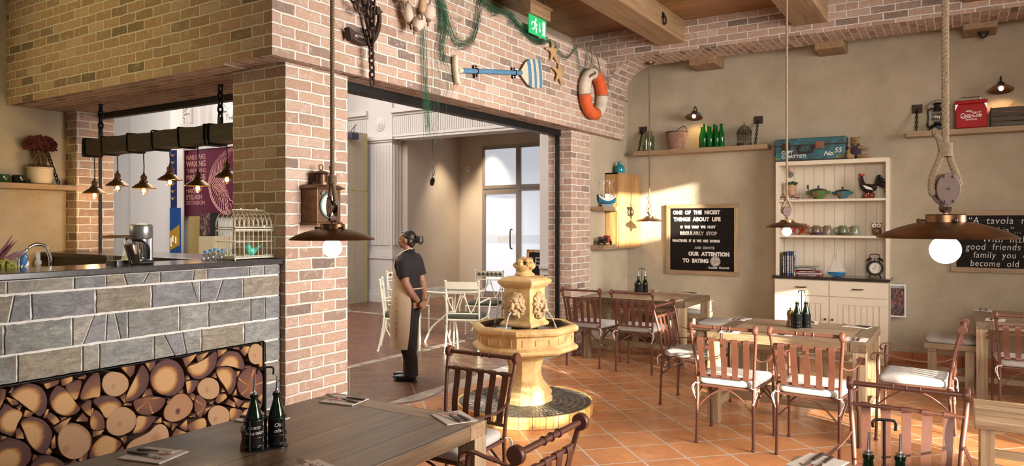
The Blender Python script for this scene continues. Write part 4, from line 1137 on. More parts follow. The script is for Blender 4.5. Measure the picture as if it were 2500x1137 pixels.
# lion masks on the four faces
def lion(ang):
    mb = MB(); rnd = random.Random(8)
    B = lambda x, y, z, rx, ry, rz: mb.ball((x, y, z), (rx, ry, rz), 12, 8)
    B(0, 0.0, -0.005, 0.080, 0.026, 0.112)
    B(0, -0.034, 0.008, 0.050, 0.036, 0.060)            # face
    B(0, -0.050, 0.046, 0.036, 0.022, 0.024)            # forehead
    B(0, -0.074, -0.008, 0.015, 0.018, 0.036)           # nose ridge
    B(0, -0.086, -0.032, 0.021, 0.012, 0.011)           # nose
    for s in (-1, 1):
        B(s*0.019, -0.078, -0.050, 0.022, 0.017, 0.016)  # muzzle
        B(s*0.024, -0.068, 0.031, 0.019, 0.013, 0.010)   # brow
        B(s*0.023, -0.062, 0.013, 0.009, 0.009, 0.007)   # eye
        B(s*0.040, -0.052, -0.012, 0.016, 0.018, 0.022)
        B(s*0.055, -0.024, 0.068, 0.017, 0.014, 0.017)   # ear
    B(0, -0.064, -0.078, 0.020, 0.016, 0.010)            # chin
    B(0, -0.036, -0.066, 0.046, 0.026, 0.040); B(0, -0.030, 0.02, 0.068, 0.026, 0.075)
    for ring, (rx, rz, y0, n, L) in enumerate(((0.052,0.066,-0.036,26,0.030),(0.066,0.088,-0.018,30,0.030))):
        for k in range(n):                                # curling mane
            a = 2*PI*(k+0.5*ring)/n
            if ring == 0 and abs(a-PI) < 0.35: continue
            x0, z0_ = rx*math.sin(a), rz*math.cos(a); tw = rnd.choice((-1,1))*0.7
            LL = L*rnd.uniform(0.8,1.2)*(1.35 if math.cos(a) < -0.3 else 1)
            pts = [(x0+math.sin(a+tw*t)*LL*t, y0+0.012*t-0.008*math.sin(3.0*t), z0_+math.cos(a+tw*t)*LL*t-0.008*t) for t in (0,0.33,0.66,1)]
            mb.tube(pts, [0.0085,0.0095,0.008,0.004], 6)
    for k in range(7):
        x = (k-3)*0.013; mb.tube([(x,-0.048,-0.085),(x*1.05,-0.038,-0.108),(x*0.7,-0.024,-0.132+abs(x)*0.5)], [0.008,0.0085,0.003], 6)
    o = fuse(mb, 'lion_mask', M['mask_stone'], 0.0036, fo, 1)
    o.rotation_euler = (0, 0, ang); d = Vector((0,-0.131,0)); d.rotate(Euler((0,0,ang))); o.location = (d.x, d.y, 0.945)
    sp2 = MB(); sp2.tube([(0,-0.055,-0.052),(0,-0.080,-0.056)], 0.006, 8); sp2.build('spout', M['rust_iron'], o)
for k in range(4): lion(k*PI/2)
M['stream'] = NT('running_water').set(Base__Color=(0.9,0.93,0.95), Roughness=0.03, Transmission__Weight=0.7, IOR=1.33)
for k in range(4):
    a = k*PI/2; mb = MB(); mb.at((0,0,0),(0,0,a)); rr = random.Random(k)
    pts = []
    for i in range(12):
        t = i/11; pts.append((0.002*math.sin(9*t), -0.205-0.115*t, 0.889+0.02*t-0.181*t*t))
    mb.tube(pts, [0.005+0.002*math.sin(i*2.1)+0.0015*i/11 for i in range(12)], 7); mb.build('water_jet', M['stream'], fo, smooth=60)

# ================================================================== GARDEN SET IN THE MALL
def make_garden_chair(label, tiled=False):
    t = thing('garden_chair', label, 'chair', (0,0,0), 0, 'ivory iron garden chairs')
    m = M['white_iron']
    for s in (-1, 1):
        p = MB(); p.tube(cat([(s*0.215,-0.30,0),(s*0.213,-0.255,0.2),(s*0.21,-0.225,0.43),(s*0.212,-0.245,0.66),(s*0.214,-0.275,0.90)],5), 0.0125, 8)
        p.ball((s*0.214,-0.277,0.912), 0.018, 10, 6); p.ball((s*0.215,-0.30,0.012), (0.018,0.018,0.012), 10, 6); p.build('rear_leg', m, t, smooth=50)
        f = MB(); f.tube([(s*0.235,0.225,0),(s*0.235,0.225,0.42)], 0.0125, 8); f.ball((s*0.235,0.225,0.012), (0.018,0.018,0.012), 10, 6); f.build('front_leg', m, t, smooth=50)
        a = MB(); a.tube(cat([(s*0.213,-0.24,0.64),(s*0.245,-0.10,0.655),(s*0.26,0.08,0.66),(s*0.26,0.19,0.655),(s*0.258,0.235,0.61),(s*0.25,0.21,0.53),(s*0.24,0.17,0.44)],5), 0.011, 8); a.build('arm', m, t, smooth=50)
        b = MB(); b.tube(cat([(s*0.225,-0.19,0.42),(s*0.22,-0.20,0.30),(s*0.20,-0.08,0.10),(s*0.20,0.02,0.02)],5), 0.010, 8); b.build('brace', m, t, smooth=50)
    b = MB(); b.sweep(cat([(-0.214,-0.272,0.86),(0,-0.285,0.862),(0.214,-0.272,0.86)],6), [(-0.045,-0.006),(0.045,-0.006),(0.045,0.006),(-0.045,0.006)], False, None, (0,-1,0))
    bt = b.build('top_panel', m, t, smooth=30)
    if tiled:
        dm = MB()
        for k in range(6):
            x = -0.165+k*0.066
            for y in (-0.292, -0.262): dm.cbox((x, y-0.006*(1-(x/0.2)**2), 0.861), (0.042, 0.012, 0.042), (0, PI/4, 0))
        dm.build('diamond_tiles', plain('brown_diamond_tiles', (0.11,0.085,0.07), 0.5), bt)
    r = MB(); r.tube([(-0.212,-0.258,0.775),(0.212,-0.258,0.775)], 0.009, 8); r.tube([(-0.211,-0.23,0.50),(0.211,-0.23,0.50)], 0.009, 8); r.build('back_rail', m, t, smooth=50)
    lt = MB()
    for s in (-1, 1):
        lt.tube(cat([(s*0.205,-0.255,0.77),(s*0.175,-0.245,0.64),(s*0.105,-0.235,0.505)],5), 0.008, 6)
        lt.tube(cat([(s*0.02,-0.255,0.77),(s*0.05,-0.25,0.66),(s*0.105,-0.235,0.505)],5), 0.008, 6)
        lt.tube(cat([(s*0.0,-0.258,0.735),(s*0.05,-0.252,0.66),(s*0.10,-0.236,0.51)],5), 0.006, 6)
    lt.build('lattice', m, t, smooth=50)
    fr = MB(); fr.tube([(-0.21,-0.225,0.42),(0.21,-0.225,0.42),(0.237,0.228,0.42),(-0.237,0.228,0.42)], 0.012, 8, True); fr.box((-0.22,-0.21,0.416),(0.22,0.21,0.424)); fr.build('seat_frame', m, t)
    cu = MB()
    def oc(k, z): return [(math.copysign(abs(math.cos(a))**0.35, math.cos(a))*0.225*k, math.copysign(abs(math.sin(a))**0.35, math.sin(a))*0.222*k+0.003, z) for a in [2*PI*i/28 for i in range(28)]]
    cu.loft([oc(0.95,0.426),oc(1.01,0.440),oc(1.0,0.462),oc(0.93,0.474),oc(0.6,0.479),oc(0.2,0.48)])
    cu.build('seat_cushion', M['dark_cushion'], t, smooth=60)
    for s in (-1, 1):
        ti = MB(); ti.tube(cat([(s*0.20,-0.215,0.45),(s*0.235,-0.25,0.44),(s*0.22,-0.27,0.40),(s*0.20,-0.26,0.36)],4), 0.004, 5); ti.build('cushion_tie', M['dark_cushion'], t)
    return t
TX, TY = -6.0, 8.0
gt = thing('garden_table', 'round ivory iron table with mosaic top in the hall beyond the entrance', 'table', (TX, TY, 0))
def mosaic_top():
    mb = MB(); rnd = random.Random(6); mb.color((0.36,0.33,0.27)); mb.lathe([(0,0.712),(0.43,0.712),(0.43,0.726),(0,0.7262)], 48)
    r = 0.03
    while r < 0.40:
        w = 0.045; m = max(6, int(2*PI*r/0.06))
        for i in range(m):
            a0, a1 = 2*PI*(i+0.04)/m, 2*PI*(i+0.96)/m
            mb.color(rnd.choice([(0.19,0.16,0.13),(0.26,0.23,0.19),(0.15,0.13,0.12),(0.30,0.25,0.19)]))
            mb.prism([(r*math.cos(a0),r*math.sin(a0)),((r+w-0.005)*math.cos(a0),(r+w-0.005)*math.sin(a0)),((r+w-0.005)*math.cos(a1),(r+w-0.005)*math.sin(a1)),(r*math.cos(a1),r*math.sin(a1))], 0.72, 0.729)
        r += w
    return mb.build('mosaic_top', M['tint'], gt)
mosaic_top()
rg = MB(); rg.torus((0,0,0.712), 0.435, 0.014, 48, 8); rg.build('rim', M['white_iron'], gt, smooth=50)
for k in range(4):
    a = PI/4+k*PI/2; c, s = math.cos(a), math.sin(a)
    lg = MB(); lg.tube(cat([(c*0.40,s*0.40,0.0),(c*0.30,s*0.30,0.2),(c*0.09,s*0.09,0.40),(c*0.12,s*0.12,0.60),(c*0.20,s*0.20,0.70)],5), 0.013, 8); lg.build('leg', M['white_iron'], gt, smooth=50)
lg = MB(); lg.torus((0,0,0.40), 0.10, 0.01, 24, 8); lg.build('leg_ring', M['white_iron'], gt, smooth=50)
def face_to(x, y, tx, ty): return math.atan2(-(tx-x), ty-y)
g0 = make_garden_chair('ivory garden chair with lattice back to the viewer, left of the fountain basin'); g0.location = (-5.42, 7.52, 0); g0.rotation_euler.z = R(22)
gA = dup(g0, (-6.22, 7.18, 0), R(-52), 'ivory garden chair directly behind the waitress, seat toward the mosaic table')
gB = make_garden_chair('ivory garden chair with brown diamond tiles in its top, against the frosted door', True); gB.location = (-6.05, 8.85, 0); gB.rotation_euler.z = R(200)
dup(gB, (-7.0, 8.2, 0), R(-115), 'ivory garden chair with diamond tiles in its top, showing over the waitress shoulder')

# chalkboard standing by the exit door behind the fountain
ce = thing('menu_easel', 'small chalkboard in a brown frame standing before the exit door', 'chalkboard', (-6.06, 10.4, -0.25))
e = MB(); e.at((0,0,0),(R(-8),0,0))
for a, b in (((-0.30,-0.02,0.72),(0.30,0.02,0.76)),((-0.30,-0.02,1.40),(0.30,0.02,1.45)),((-0.30,-0.02,0.26),(-0.25,0.02,1.45)),((0.25,-0.02,0.26),(0.30,0.02,1.45))): e.box(a, b)
e.build('frame', M['cab_wood'], ce)
e = MB(); e.at((0,0,0),(R(-8),0,0)); e.box((-0.25,-0.006,0.76),(0.25,0.006,1.40)); eb = e.build('board', M['black_paint'], ce)
w_ = words('ARE', 0.20, M['grey_chalk'], 'chalk_lettering', eb, (-0.20,-0.175,1.19), (R(82),0,0), 0.001)
e = MB(); e.tube([(0,0.20,1.2),(0,0.60,0.26)], 0.02, 6); e.build('rear_leg', M['cab_wood'], ce)

# ================================================================== THE WAITRESS
skin = plain('skin', (0.32,0.155,0.095), 0.55, 0, 0.08, 12)
hairm = plain('dark_hair', (0.022,0.014,0.011), 0.38, 0, 0.5, 90, 0.3)
shirtm = plain('black_polo_cloth', (0.012,0.008,0.011), 0.85, 0, 0.25, 30)
trous = plain('black_trouser_cloth', (0.017,0.011,0.009), 0.9, 0, 0.3, 20)
apronm = plain('beige_apron_cloth', (0.56,0.43,0.31), 0.9, 0, 0.08, 8)
def waitress():
    t = thing('person', 'waitress in black polo and long beige apron standing with hands clasped behind her', 'person', (-4.93, 5.78, 0), 0)
    # local axes: x = her left side ... y = forward
    fx = math.atan2(-(-(CA)), -(SA))
    t.rotation_euler.z = R(180-32.2+22) - R(0)      # forward (local +Y) points to the picture's left and a little away
    fwd = Vector((-CA, -SA+0.28, 0)).normalized(); t.rotation_euler.z = math.atan2(-fwd.x, fwd.y)
    def limb(mb, pts, rs, n=12): mb.tube(pts, rs, n)
    b = MB()
    # legs and trunk
    for s in (-1, 1):
        y = 0.03 if s > 0 else -0.05
        limb(b, [(s*0.085,-0.015,0.83),(s*0.085,0.0,0.68),(s*0.08,0.01,0.44),(s*0.075,y-0.01,0.25),(s*0.075,y-0.02,0.06)], [0.085,0.078,0.055,0.048,0.035])
        b.ball((s*0.075,y+0.045,0.035), (0.035,0.10,0.03), 12, 8)
    rings = []
    for z, rx, ry, oy in ((0.76,0.150,0.115,-0.015),(0.86,0.165,0.125,-0.02),(0.95,0.145,0.115,0.0),(1.03,0.135,0.110,0.01),(1.12,0.145,0.118,0.012),(1.20,0.155,0.115,0.0),(1.27,0.15,0.095,-0.012),(1.32,0.10,0.07,-0.015),(1.345,0.05,0.05,-0.008)):
        rings.append([(rx*math.cos(a), oy+ry*math.sin(a), z) for a in [2*PI*i/20 for i in range(20)]])
    b.loft(rings)
    limb(b, [(0,-0.012,1.30),(0,0.004,1.37),(0,0.012,1.41)], [0.052,0.046,0.046])
    # head: skull, face, nose, chin
    b.ball((0,0.010,1.482), (0.068,0.088,0.090), 18, 14); b.ball((0,0.045,1.445), (0.054,0.052,0.062), 16, 10)
    b.ball((0,0.074,1.402), (0.026,0.022,0.018), 10, 8); b.ball((0,0.100,1.448), (0.013,0.018,0.013), 10, 8); b.tube([(0,0.088,1.482),(0,0.104,1.452)], [0.009,0.011], 8)
    b.ball((0,0.093,1.421), (0.021,0.011,0.0065), 10, 6); b.ball((0,0.090,1.411), (0.019,0.011,0.007), 10, 6)
    for s in (-1, 1):
        b.ball((s*0.028,0.078,1.489), (0.020,0.014,0.008), 8, 6); b.ball((s*0.040,0.062,1.448), (0.020,0.024,0.022), 10, 8)
        b.ball((s*0.068,0.000,1.462), (0.010,0.017,0.028), 10, 8)
    # arms swept back to the clasped hands
    hands = Vector((0.0,-0.185,0.79))
    for s in (-1, 1):
        limb(b, [(s*0.165,-0.02,1.27),(s*0.195,-0.04,1.16),(s*0.205,-0.065,1.03),(s*0.165,-0.105,0.93),(s*0.085,-0.150,0.835)], [0.052,0.050,0.042,0.040,0.027])
        palm = Vector((s*0.052,-0.170,0.800)); b.ball(palm, (0.040,0.020,0.030), 12, 8)
        for k in range(4):
            L = (0.060,0.070,0.066,0.052)[k]; q = palm+Vector((-s*0.030,-0.008,0.018-k*0.015))
            b.tube([q, q+Vector((-s*L*0.45,-0.012,-0.010)), q+Vector((-s*L*0.85,-0.004,-0.026)), q+Vector((-s*L*0.95,0.008,-0.036))], [0.0088,0.0085,0.008,0.0065], 8)
        b.tube([palm+Vector((-s*0.005,-0.004,0.022)), palm+Vector((-s*0.030,-0.020,0.034)), palm+Vector((-s*0.052,-0.024,0.030))], [0.0105,0.0095,0.0075], 8)
    body = fuse(b, 'body', skin, 0.0055, t, 2)
    # eyes
    for s in (-1, 1):
        e = MB(); e.ball((s*0.029,0.0835,1.477), (0.011,0.007,0.0065), 12, 8); e.build('eye', M['white'], t, smooth=60)
        e = MB(); e.ball((s*0.029,0.0895,1.477), (0.0052,0.003,0.0052), 10, 6); e.build('iris', hairm, t, smooth=60)
    # hair pulled back into a bun
    h = MB(); h.ball((0,0.0,1.490), (0.0735,0.094,0.0885), 18, 12); h.ball((0,-0.085,1.465), (0.034,0.038,0.034), 12, 8); h.ball((0,-0.040,1.432), (0.050,0.036,0.045), 14, 10)
    for s in (-1, 1): h.ball((s*0.040,-0.032,1.452), (0.030,0.036,0.040), 12, 8)
    h.ball((0,0.050,1.545), (0.050,0.034,0.022), 12, 8)
    for k in range(16):
        a = (k-7.5)/7.5*1.2
        h.tube(cat([(0.070*math.sin(a),0.055*math.cos(a)+0.01,1.545-0.02*abs(a)),(0.080*math.sin(a),-0.03,1.54-0.035*abs(a)),(0.02*math.sin(a),-0.10,1.475)],5), 0.007, 6)
    ho = fuse(h, 'hair', hairm, 0.005, t, 1)
    ho.data.transform(Matrix.Identity(4))
    bm = bmesh.new(); bm.from_mesh(ho.data)            # clear the face and the ears
    kill = [v for v in bm.verts if v.co.y > -0.022 and v.co.z < 1.484+0.90*(v.co.y+0.005)]
    bmesh.ops.delete(bm, geom=kill, context='VERTS'); bm.to_mesh(ho.data); bm.free()
    bu = MB(); rnd = random.Random(3)
    for k in range(26):
        pts = []; a0 = rnd.uniform(0,2*PI); tl = rnd.uniform(-0.6,0.6)
        for i in range(9):
            a = a0+i*0.45; p = Vector((0.036*math.cos(a), 0.038*math.sin(a)*math.cos(tl), 0.038*math.sin(a)*math.sin(tl)+0.022*math.cos(a0)))
            pts.append(p+Vector((0,-0.128,1.478)))
        bu.tube(pts, 0.0075, 6)
    bu.ball((0,-0.128,1.478), (0.034,0.036,0.036), 12, 8); fuse(bu, 'hair_bun', hairm, 0.005, t, 1)
    for k in range(3):
        w = MB(); w.tube(cat([(0.01*k-0.01,-0.11,1.45),(0.012*k-0.012,-0.13,1.42+0.01*k),(0.012*k-0.01,-0.155,1.425)],4), 0.003, 5); w.build('loose_strand', hairm, t)
    # polo: trunk plus short sleeves, open at the bottom and cuffs
    p = MB(); rings = []
    for z, rx, ry, oy in ((0.90,0.172,0.140,-0.012),(0.96,0.160,0.134,-0.002),(1.04,0.152,0.127,0.008),(1.12,0.160,0.132,0.010),(1.20,0.172,0.130,0.0),(1.27,0.168,0.112,-0.012),(1.315,0.12,0.085,-0.015),(1.35,0.06,0.058,-0.008)):
        rings.append([(rx*math.cos(a), oy+ry*math.sin(a), z) for a in [2*PI*i/24 for i in range(24)]])
    p.loft(rings)
    for s in (-1, 1): p.tube([(s*0.135,-0.015,1.285),(s*0.182,-0.025,1.235),(s*0.203,-0.042,1.15),(s*0.210,-0.055,1.085)], [0.062,0.066,0.062,0.064], 14)
    fuse(p, 'polo_shirt', shirtm, 0.007, t, 4)
    cl_ = MB(); cl_.tube([(0.056*math.cos(a), -0.002+0.054*math.sin(a), 1.352-0.012*math.sin(a)) for a in [2*PI*i/20 for i in range(20)]], 0.016, 8, True); cl_.build('collar', shirtm, t, smooth=60)
    tr_ = MB()
    for s in (-1, 1):
        y = 0.03 if s > 0 else -0.05
        tr_.tube([(s*0.080,-0.02,0.90),(s*0.080,-0.015,0.80),(s*0.080,0.0,0.66),(s*0.080,0.005,0.44),(s*0.078,y-0.015,0.24),(s*0.077,y-0.018,0.06)], [0.092,0.096,0.088,0.074,0.072,0.074], 14)
    tr_.ball((0,-0.02,0.86), (0.160,0.130,0.11), 18, 10)
    fuse(tr_, 'trousers', trous, 0.007, t, 4)
    for s in (-1, 1):
        y = 0.03 if s > 0 else -0.05
        sh = MB(); sh.ball((s*0.078,y+0.055,0.040), (0.045,0.125,0.036), 16, 10); sh.ball((s*0.077,y-0.02,0.055), (0.043,0.06,0.05), 14, 8)
        o = fuse(sh, 'shoe', M['black'], 0.006, t, 3)
        so = MB(); so.prism([(s*0.078+0.047*math.cos(a)*(1+0.0*math.sin(a)), y+0.045+0.135*math.sin(a)) for a in [2*PI*i/24 for i in range(24)]], 0.0, 0.014); so.build('sole', M['black'], o)
    # apron wrapped round the front, from the chest to below the knee
    ap_ = MB(); rings = []
    levels = ((0.345,0.192,0.155,0.015,2.2),(0.55,0.198,0.170,0.012,2.3),(0.70,0.203,0.178,0.006,2.3),(0.82,0.203,0.176,-0.004,2.3),(0.92,0.188,0.162,-0.002,2.2),(1.00,0.165,0.146,0.008,1.9),(1.10,0.166,0.145,0.010,1.35),(1.20,0.172,0.140,0.006,0.95),(1.25,0.168,0.126,0.0,0.8))
    inner, outer = [], []
    for z, rx, ry, oy, half in levels:
        row = [PI/2-half*0.70+half*1.66*i/24 for i in range(25)]
        f_ = lambda k: [((rx+k)*math.cos(a)*(1+0.012*math.sin(9*a)*(1.0 if z < 0.9 else 0)), oy+(ry+k)*math.sin(a)*(1+0.012*math.sin(9*a)*(1.0 if z < 0.9 else 0)), z) for a in row]
        outer.append(f_(0.004)); inner.append(f_(0.0))
    rings = [o_+i_[::-1] for o_, i_ in zip(outer, inner)]
    ap_.loft(rings); ao = ap_.build('apron', apronm, t, smooth=50)
    stp = MB()
    for s in (-1, 1): stp.tube(cat([(s*0.085,0.118,1.245),(s*0.095,0.055,1.325),(s*0.062,-0.02,1.372),(s*0.02,-0.062,1.375)],5), 0.006, 6)
    stp.build('neck_strap', apronm, ao)
    tie = MB(); tie.tube([(0.170*math.cos(a), -0.002+0.146*math.sin(a), 0.965) for a in [2*PI*i/28 for i in range(28)]], 0.007, 6, True); tie.build('apron_tie', apronm, ao)
    # faded lettering running down the side of the apron
    lets = []
    for k, ch in enumerate('PTHUBBE'):
        a = R(170); z = 0.845-0.062*k
        lets.append(words(ch, 0.06, M['fade'], 'apron_lettering', ao, ((0.206)*math.cos(a)-0.006, 0.180*math.sin(a)+0.022, z), (R(90), 0, R(90)+a), 0.0008))
    join_meshes(lets, 'apron_lettering')
    bb_ = MB(); bb_.cbox((0.055,0.118,1.265), (0.09,0.008,0.07), (R(-12),0,0)); bb_.build('white_shirt_front', M['white'], t)
    return t
M['fade'] = plain('faded_print', (0.36,0.22,0.15), 0.9)
waitress()
# ================================================================== PENDANT LAMPS
M['pulley'] = plain('pulley_iron', (0.125,0.08,0.066), 0.55, 0.3, 0.2, 60)
def rope(mb, pts, r, turns_per_m=26, strands=3):
    """three twisted strands"""
    pts = [Vector(p) for p in pts]
    L = [0.0]
    for a, b in zip(pts, pts[1:]): L.append(L[-1]+(b-a).length)
    n = max(8, int(L[-1]*turns_per_m*7)); n = min(n, 900)
    samples = []
    j = 0
    for i in range(n+1):
        d = L[-1]*i/n
        while j < len(L)-2 and L[j+1] < d: j += 1
        t = (d-L[j])/max(1e-9, L[j+1]-L[j]); samples.append((pts[j].lerp(pts[j+1], t), d))
    up = Vector((0,1,0)) if abs((pts[1]-pts[0]).normalized().y) < 0.9 else Vector((1,0,0))
    for s in range(strands):
        out = []
        for i, (p, d) in enumerate(samples):
            T = (samples[min(i+1,n)][0]-samples[max(i-1,0)][0]).normalized()
            a = T.cross(up).normalized(); b = T.cross(a)
            th = 2*PI*(s/strands+d*turns_per_m)
            out.append(p+a*(math.cos(th)*r*0.52)+b*(math.sin(th)*r*0.52))
        mb.tube(out, r*0.56, 8)
    return mb
def pendant(label, x, y, zrim, ztop, face=0.0, power=3.0):
    """copper plate shade under a pulley block, hung on a rope; origin at the rim centre"""
    t = thing('pendant_lamp', label, 'lamp', (x, y, zrim), face, 'copper pendant lamps on ropes')
    Rr = 0.1825
    sh = MB(); sh.lathe([(Rr-0.001,-0.002),(Rr,0.0),(Rr-0.004,0.004),(0.155,0.017),(0.12,0.031),(0.09,0.040),(0.066,0.045),(0.064,0.042),(0.088,0.036),(0.12,0.027),(0.155,0.013),(Rr-0.006,0.0),(Rr-0.001,-0.002)], 56)
    sh.build('shade', M['bronze'], t, smooth=40)
    gl = MB(); gl.lathe([(0,0.068),(0.050,0.068),(0.053,0.065),(0.053,0.04),(0.059,0.036),(0.050,0.034),(0.045,0.034),(0,0.034)], 36); g = gl.build('gallery', M['bronze'], t, smooth=40)
    for k in range(3):
        a = R(20)+k*2*PI/3; c, s = math.cos(a), math.sin(a)
        sc_ = MB(); sc_.tube([(c*0.051,s*0.051,0.050),(c*0.067,s*0.067,0.050)], 0.003, 8); sc_.ball((c*0.070,s*0.070,0.050), 0.006, 10, 6); sc_.tube([(c*0.060,s*0.060,0.050),(c*0.063,s*0.063,0.050)], 0.005, 8); sc_.build('thumbscrew', M['bronze_dark'], g, smooth=40)
    hold = MB(); hold.lathe([(0,0.034),(0.022,0.034),(0.022,0.0),(0.018,-0.006),(0,-0.006)], 20); hold.build('bulb_holder', M['brass'], t, smooth=40)
    b = MB(); b.ball((0,0,-0.036), (0.0415,0.0415,0.0405), 28, 18); b.build('globe_bulb', M['globe'], t, smooth=60)
    # shackle
    ea = MB(); ea.tube([(0,0,0.066),(0,0,0.076)], 0.006, 8)
    ea.at((0,0,0.085),(R(90),0,0)); ea.lathe([(0,-0.012),(0.012,-0.012),(0.0125,0.012),(0,0.012)], 18); ea.at()
    ea.tube([(0,-0.018,0.085),(0,0.018,0.085)], 0.0055, 10); ea.build('shackle', M['bronze_dark'], t, smooth=40)
    # pulley block: two cheek plates with rivets
    zc = 0.142
    oval = [(0.0345*math.cos(a)*(1-0.10*math.sin(a)**8), zc+0.046*math.sin(a)) for a in [2*PI*i/36 for i in range(36)]]
    bk = MB()
    for s in (-1,1): bk.prism(oval, s*0.014-0.0035, s*0.014+0.0035, lambda u, v, w: (u, w, v))
    bk.cbox((0,0,zc-0.046), (0.022,0.028,0.014)); bk.build('pulley_block', M['pulley'], t, smooth=35, bevel=0.0012)
    sv = MB(); sv.at((0,0,zc),(R(90),0,0)); sv.lathe([(0,-0.0095),(0.030,-0.0095),(0.025,0),(0.030,0.0095),(0,0.0095)], 24); sv.build('sheave', M['bronze_dark'], t, smooth=40)
    rv = MB()
    for px, pz in ((-0.014,0.036),(0.012,0.036),(-0.012,-0.036),(0.013,-0.036),(0,0)):
        for s in (-1,1): rv.ball((px, s*0.0178, zc+pz), (0.0038,0.0024,0.0038), 8, 6)
    rv.build('rivets', M['rust_iron'], t, smooth=60)
    # rope: loop round the block, whipping, long drop
    H = ztop-zrim; rp = MB(); rq = 0.0098
    rope(rp, cat([(-0.006,0,0.262),(-0.020,0,0.220),(-0.036,0.0,0.182),(-0.041,0,0.150),(-0.037,0,0.125)],6), rq)
    rope(rp, cat([(0.006,0,0.262),(0.020,0,0.215),(0.036,0.0,0.175),(0.041,0,0.150)],6), rq)
    rope(rp, [(0,0,0.25),(0,0,0.5),(0,0,H-0.02)], rq)
    rope(rp, cat([(-0.010,0,0.262),(-0.016,0.004,0.292),(-0.032,0.006,0.318)],5), rq)
    ro_ = rp.build('rope', M['rope'], t, smooth=60)
    wh = MB(); wh.tube([(0,0,0.238),(0,0,0.276)], [0.016,0.0165], 12)
    for k in range(7): wh.torus((0,0,0.240+k*0.0057), 0.0165, 0.0032, 16, 6)
    wh.build('whipping', M['rope'], ro_, smooth=60)
    cp = MB(); cp.lathe([(0,H-0.028),(0.012,H-0.028),(0.03,H-0.020),(0.062,H-0.016),(0.064,H),(0,H)], 28); cp.build('canopy', M['bronze'], t, smooth=40)
    return t
pendant('rope pendant lamp in front of the near brick pier and its copper lantern', -2.31, 2.208, 1.577, CEIL, R(-25))
pendant('big rope pendant lamp at the right overlapping the chalk quote board', -0.043, 2.455, 1.606, CEIL, R(32))
pendant('rope pendant lamp hanging before the black letter board', -3.56, 9.12, 1.667, 3.795, R(60))
pendant('rope pendant lamp hanging in front of the cream cupboard shelves', -1.32, 6.67, 1.607, CEIL, R(20))

# the timber with six small lamps over the bar
BY = 3.72
bx0, bx1 = -7.22, -4.70
hb_ = thing('hanging_beam', 'old dark timber hung on chains over the bar, wound with leather straps', 'beam', ((bx0+bx1)/2, BY, 2.30))
L2 = (bx1-bx0)/2
bm_ = MB(); rnd = random.Random(12); rings = []
for i in range(25):
    x = -L2+2*L2*i/24; j = lambda: rnd.uniform(-0.006,0.006)
    rings.append([(x,-0.075+j(),0.0+j()),(x,0.075+j(),0.0+j()),(x,0.078+j(),0.15+j()),(x,-0.075+j(),0.152+j())])
bm_.loft(rings); bm_.build('timber', M['dark_beam'], hb_, bevel=0.008)
def pxX(px): return P(px, 400, Y=BY).x-(bx0+bx1)/2
for px in (212, 227, 268, 330, 391, 455, 518, 527):
    x = max(-L2+0.03, min(L2-0.03, pxX(px))); st = MB()
    st.sweep(cat([(x,-0.081,0.006),(x+0.01,-0.06,-0.007),(x+0.02,0.06,-0.007),(x+0.02,0.082,0.01),(x+0.02,0.084,0.145),(x+0.01,0.06,0.160),(x,-0.06,0.160),(x-0.004,-0.081,0.145)],3,True), [(-0.004,-0.012),(0.004,-0.012),(0.004,0.012),(-0.004,0.012)], True, None, (1,0,0))
    st.build('strap', M['black_iron'], hb_, bevel=0.001)
for px in (246, 538):
    x = pxX(px); ch = MB(); ch.chain((x,0,0.20),(x,0,0.48), 0.075, 0.009, 0.55); ch.cbox((x,0,0.17), (0.05,0.02,0.10)); ch.cbox((x,0,0.487), (0.04,0.03,0.02)); ch.build('hanging_chain', M['black_iron'], hb_)
def small_pendant(px, pyrim, label, first=[None]):
    zr = P(px, pyrim, Y=BY-0.01).z; x = P(px, pyrim, Y=BY-0.01).x
    H = 2.293-zr
    t = thing('bar_pendant_lamp', label, 'lamp', (x, BY-0.01, zr), 0, 'small brass lamps under the timber')
    s = MB(); s.lathe([(0.104,-0.003),(0.105,0.0),(0.075,0.026),(0.045,0.046),(0.024,0.058),(0.022,0.054),(0.044,0.042),(0.074,0.022),(0.104,-0.003)], 36); s.build('shade', M['brass'], t, smooth=40)
    c = MB(); c.lathe([(0,0.048),(0.036,0.048),(0.038,0.052),(0.038,0.062),(0.030,0.066),(0.026,0.070),(0.026,0.108),(0.022,0.114),(0.012,0.120),(0.008,0.140),(0,0.140)], 20); c.build('cap', M['bronze_dark'], t, smooth=40)
    b = MB(); b.lathe([(0,-0.062),(0.006,-0.060),(0.012,-0.052),(0.026,-0.040),(0.033,-0.022),(0.031,-0.006),(0.018,0.018),(0.013,0.045),(0,0.045)], 24); b.build('glass_bulb', M['amber'], t, smooth=60)
    f = MB(); f.ball((0,0,-0.022), (0.017,0.017,0.019), 12, 8); f.build('filament', M['bulb'], t, smooth=60)
    co = MB(); co.tube(cat([(0,0,0.138),(0.004,0,0.14+(H-0.14)*0.3),(-0.003,0,0.14+(H-0.14)*0.7),(0,0,H)],5), 0.005, 8); co.build('cord', M['black'], t)
    return t
M['amber'] = glass('amber_clear_glass', (1.0,0.82,0.55))
NEXT = ['lowest small brass lamp under the timber, in front of the brick strip',
        'second small brass lamp from the left end of the timber', 'third small brass lamp from the left end of the timber',
        'fourth small brass lamp from the left, the one before the blue banner', 'fifth small brass lamp, in front of the purple banner words',
        'last small brass lamp beside the brick pier, before the swirls of the purple banner']
for (px, py), lab in zip(((231,471),(287,453),(351,459),(415,439),(483,453),(554,432)), NEXT): small_pendant(px, py, lab)
for px, py in ((231,480),(351,470),(483,464)):
    q = P(px, py, Y=BY-0.01); lamp('bar_bulb_light', 'POINT', (q.x, q.y-0.02, q.z-0.06), 9, (1.0,0.62,0.25), shadow_soft_size=0.04)

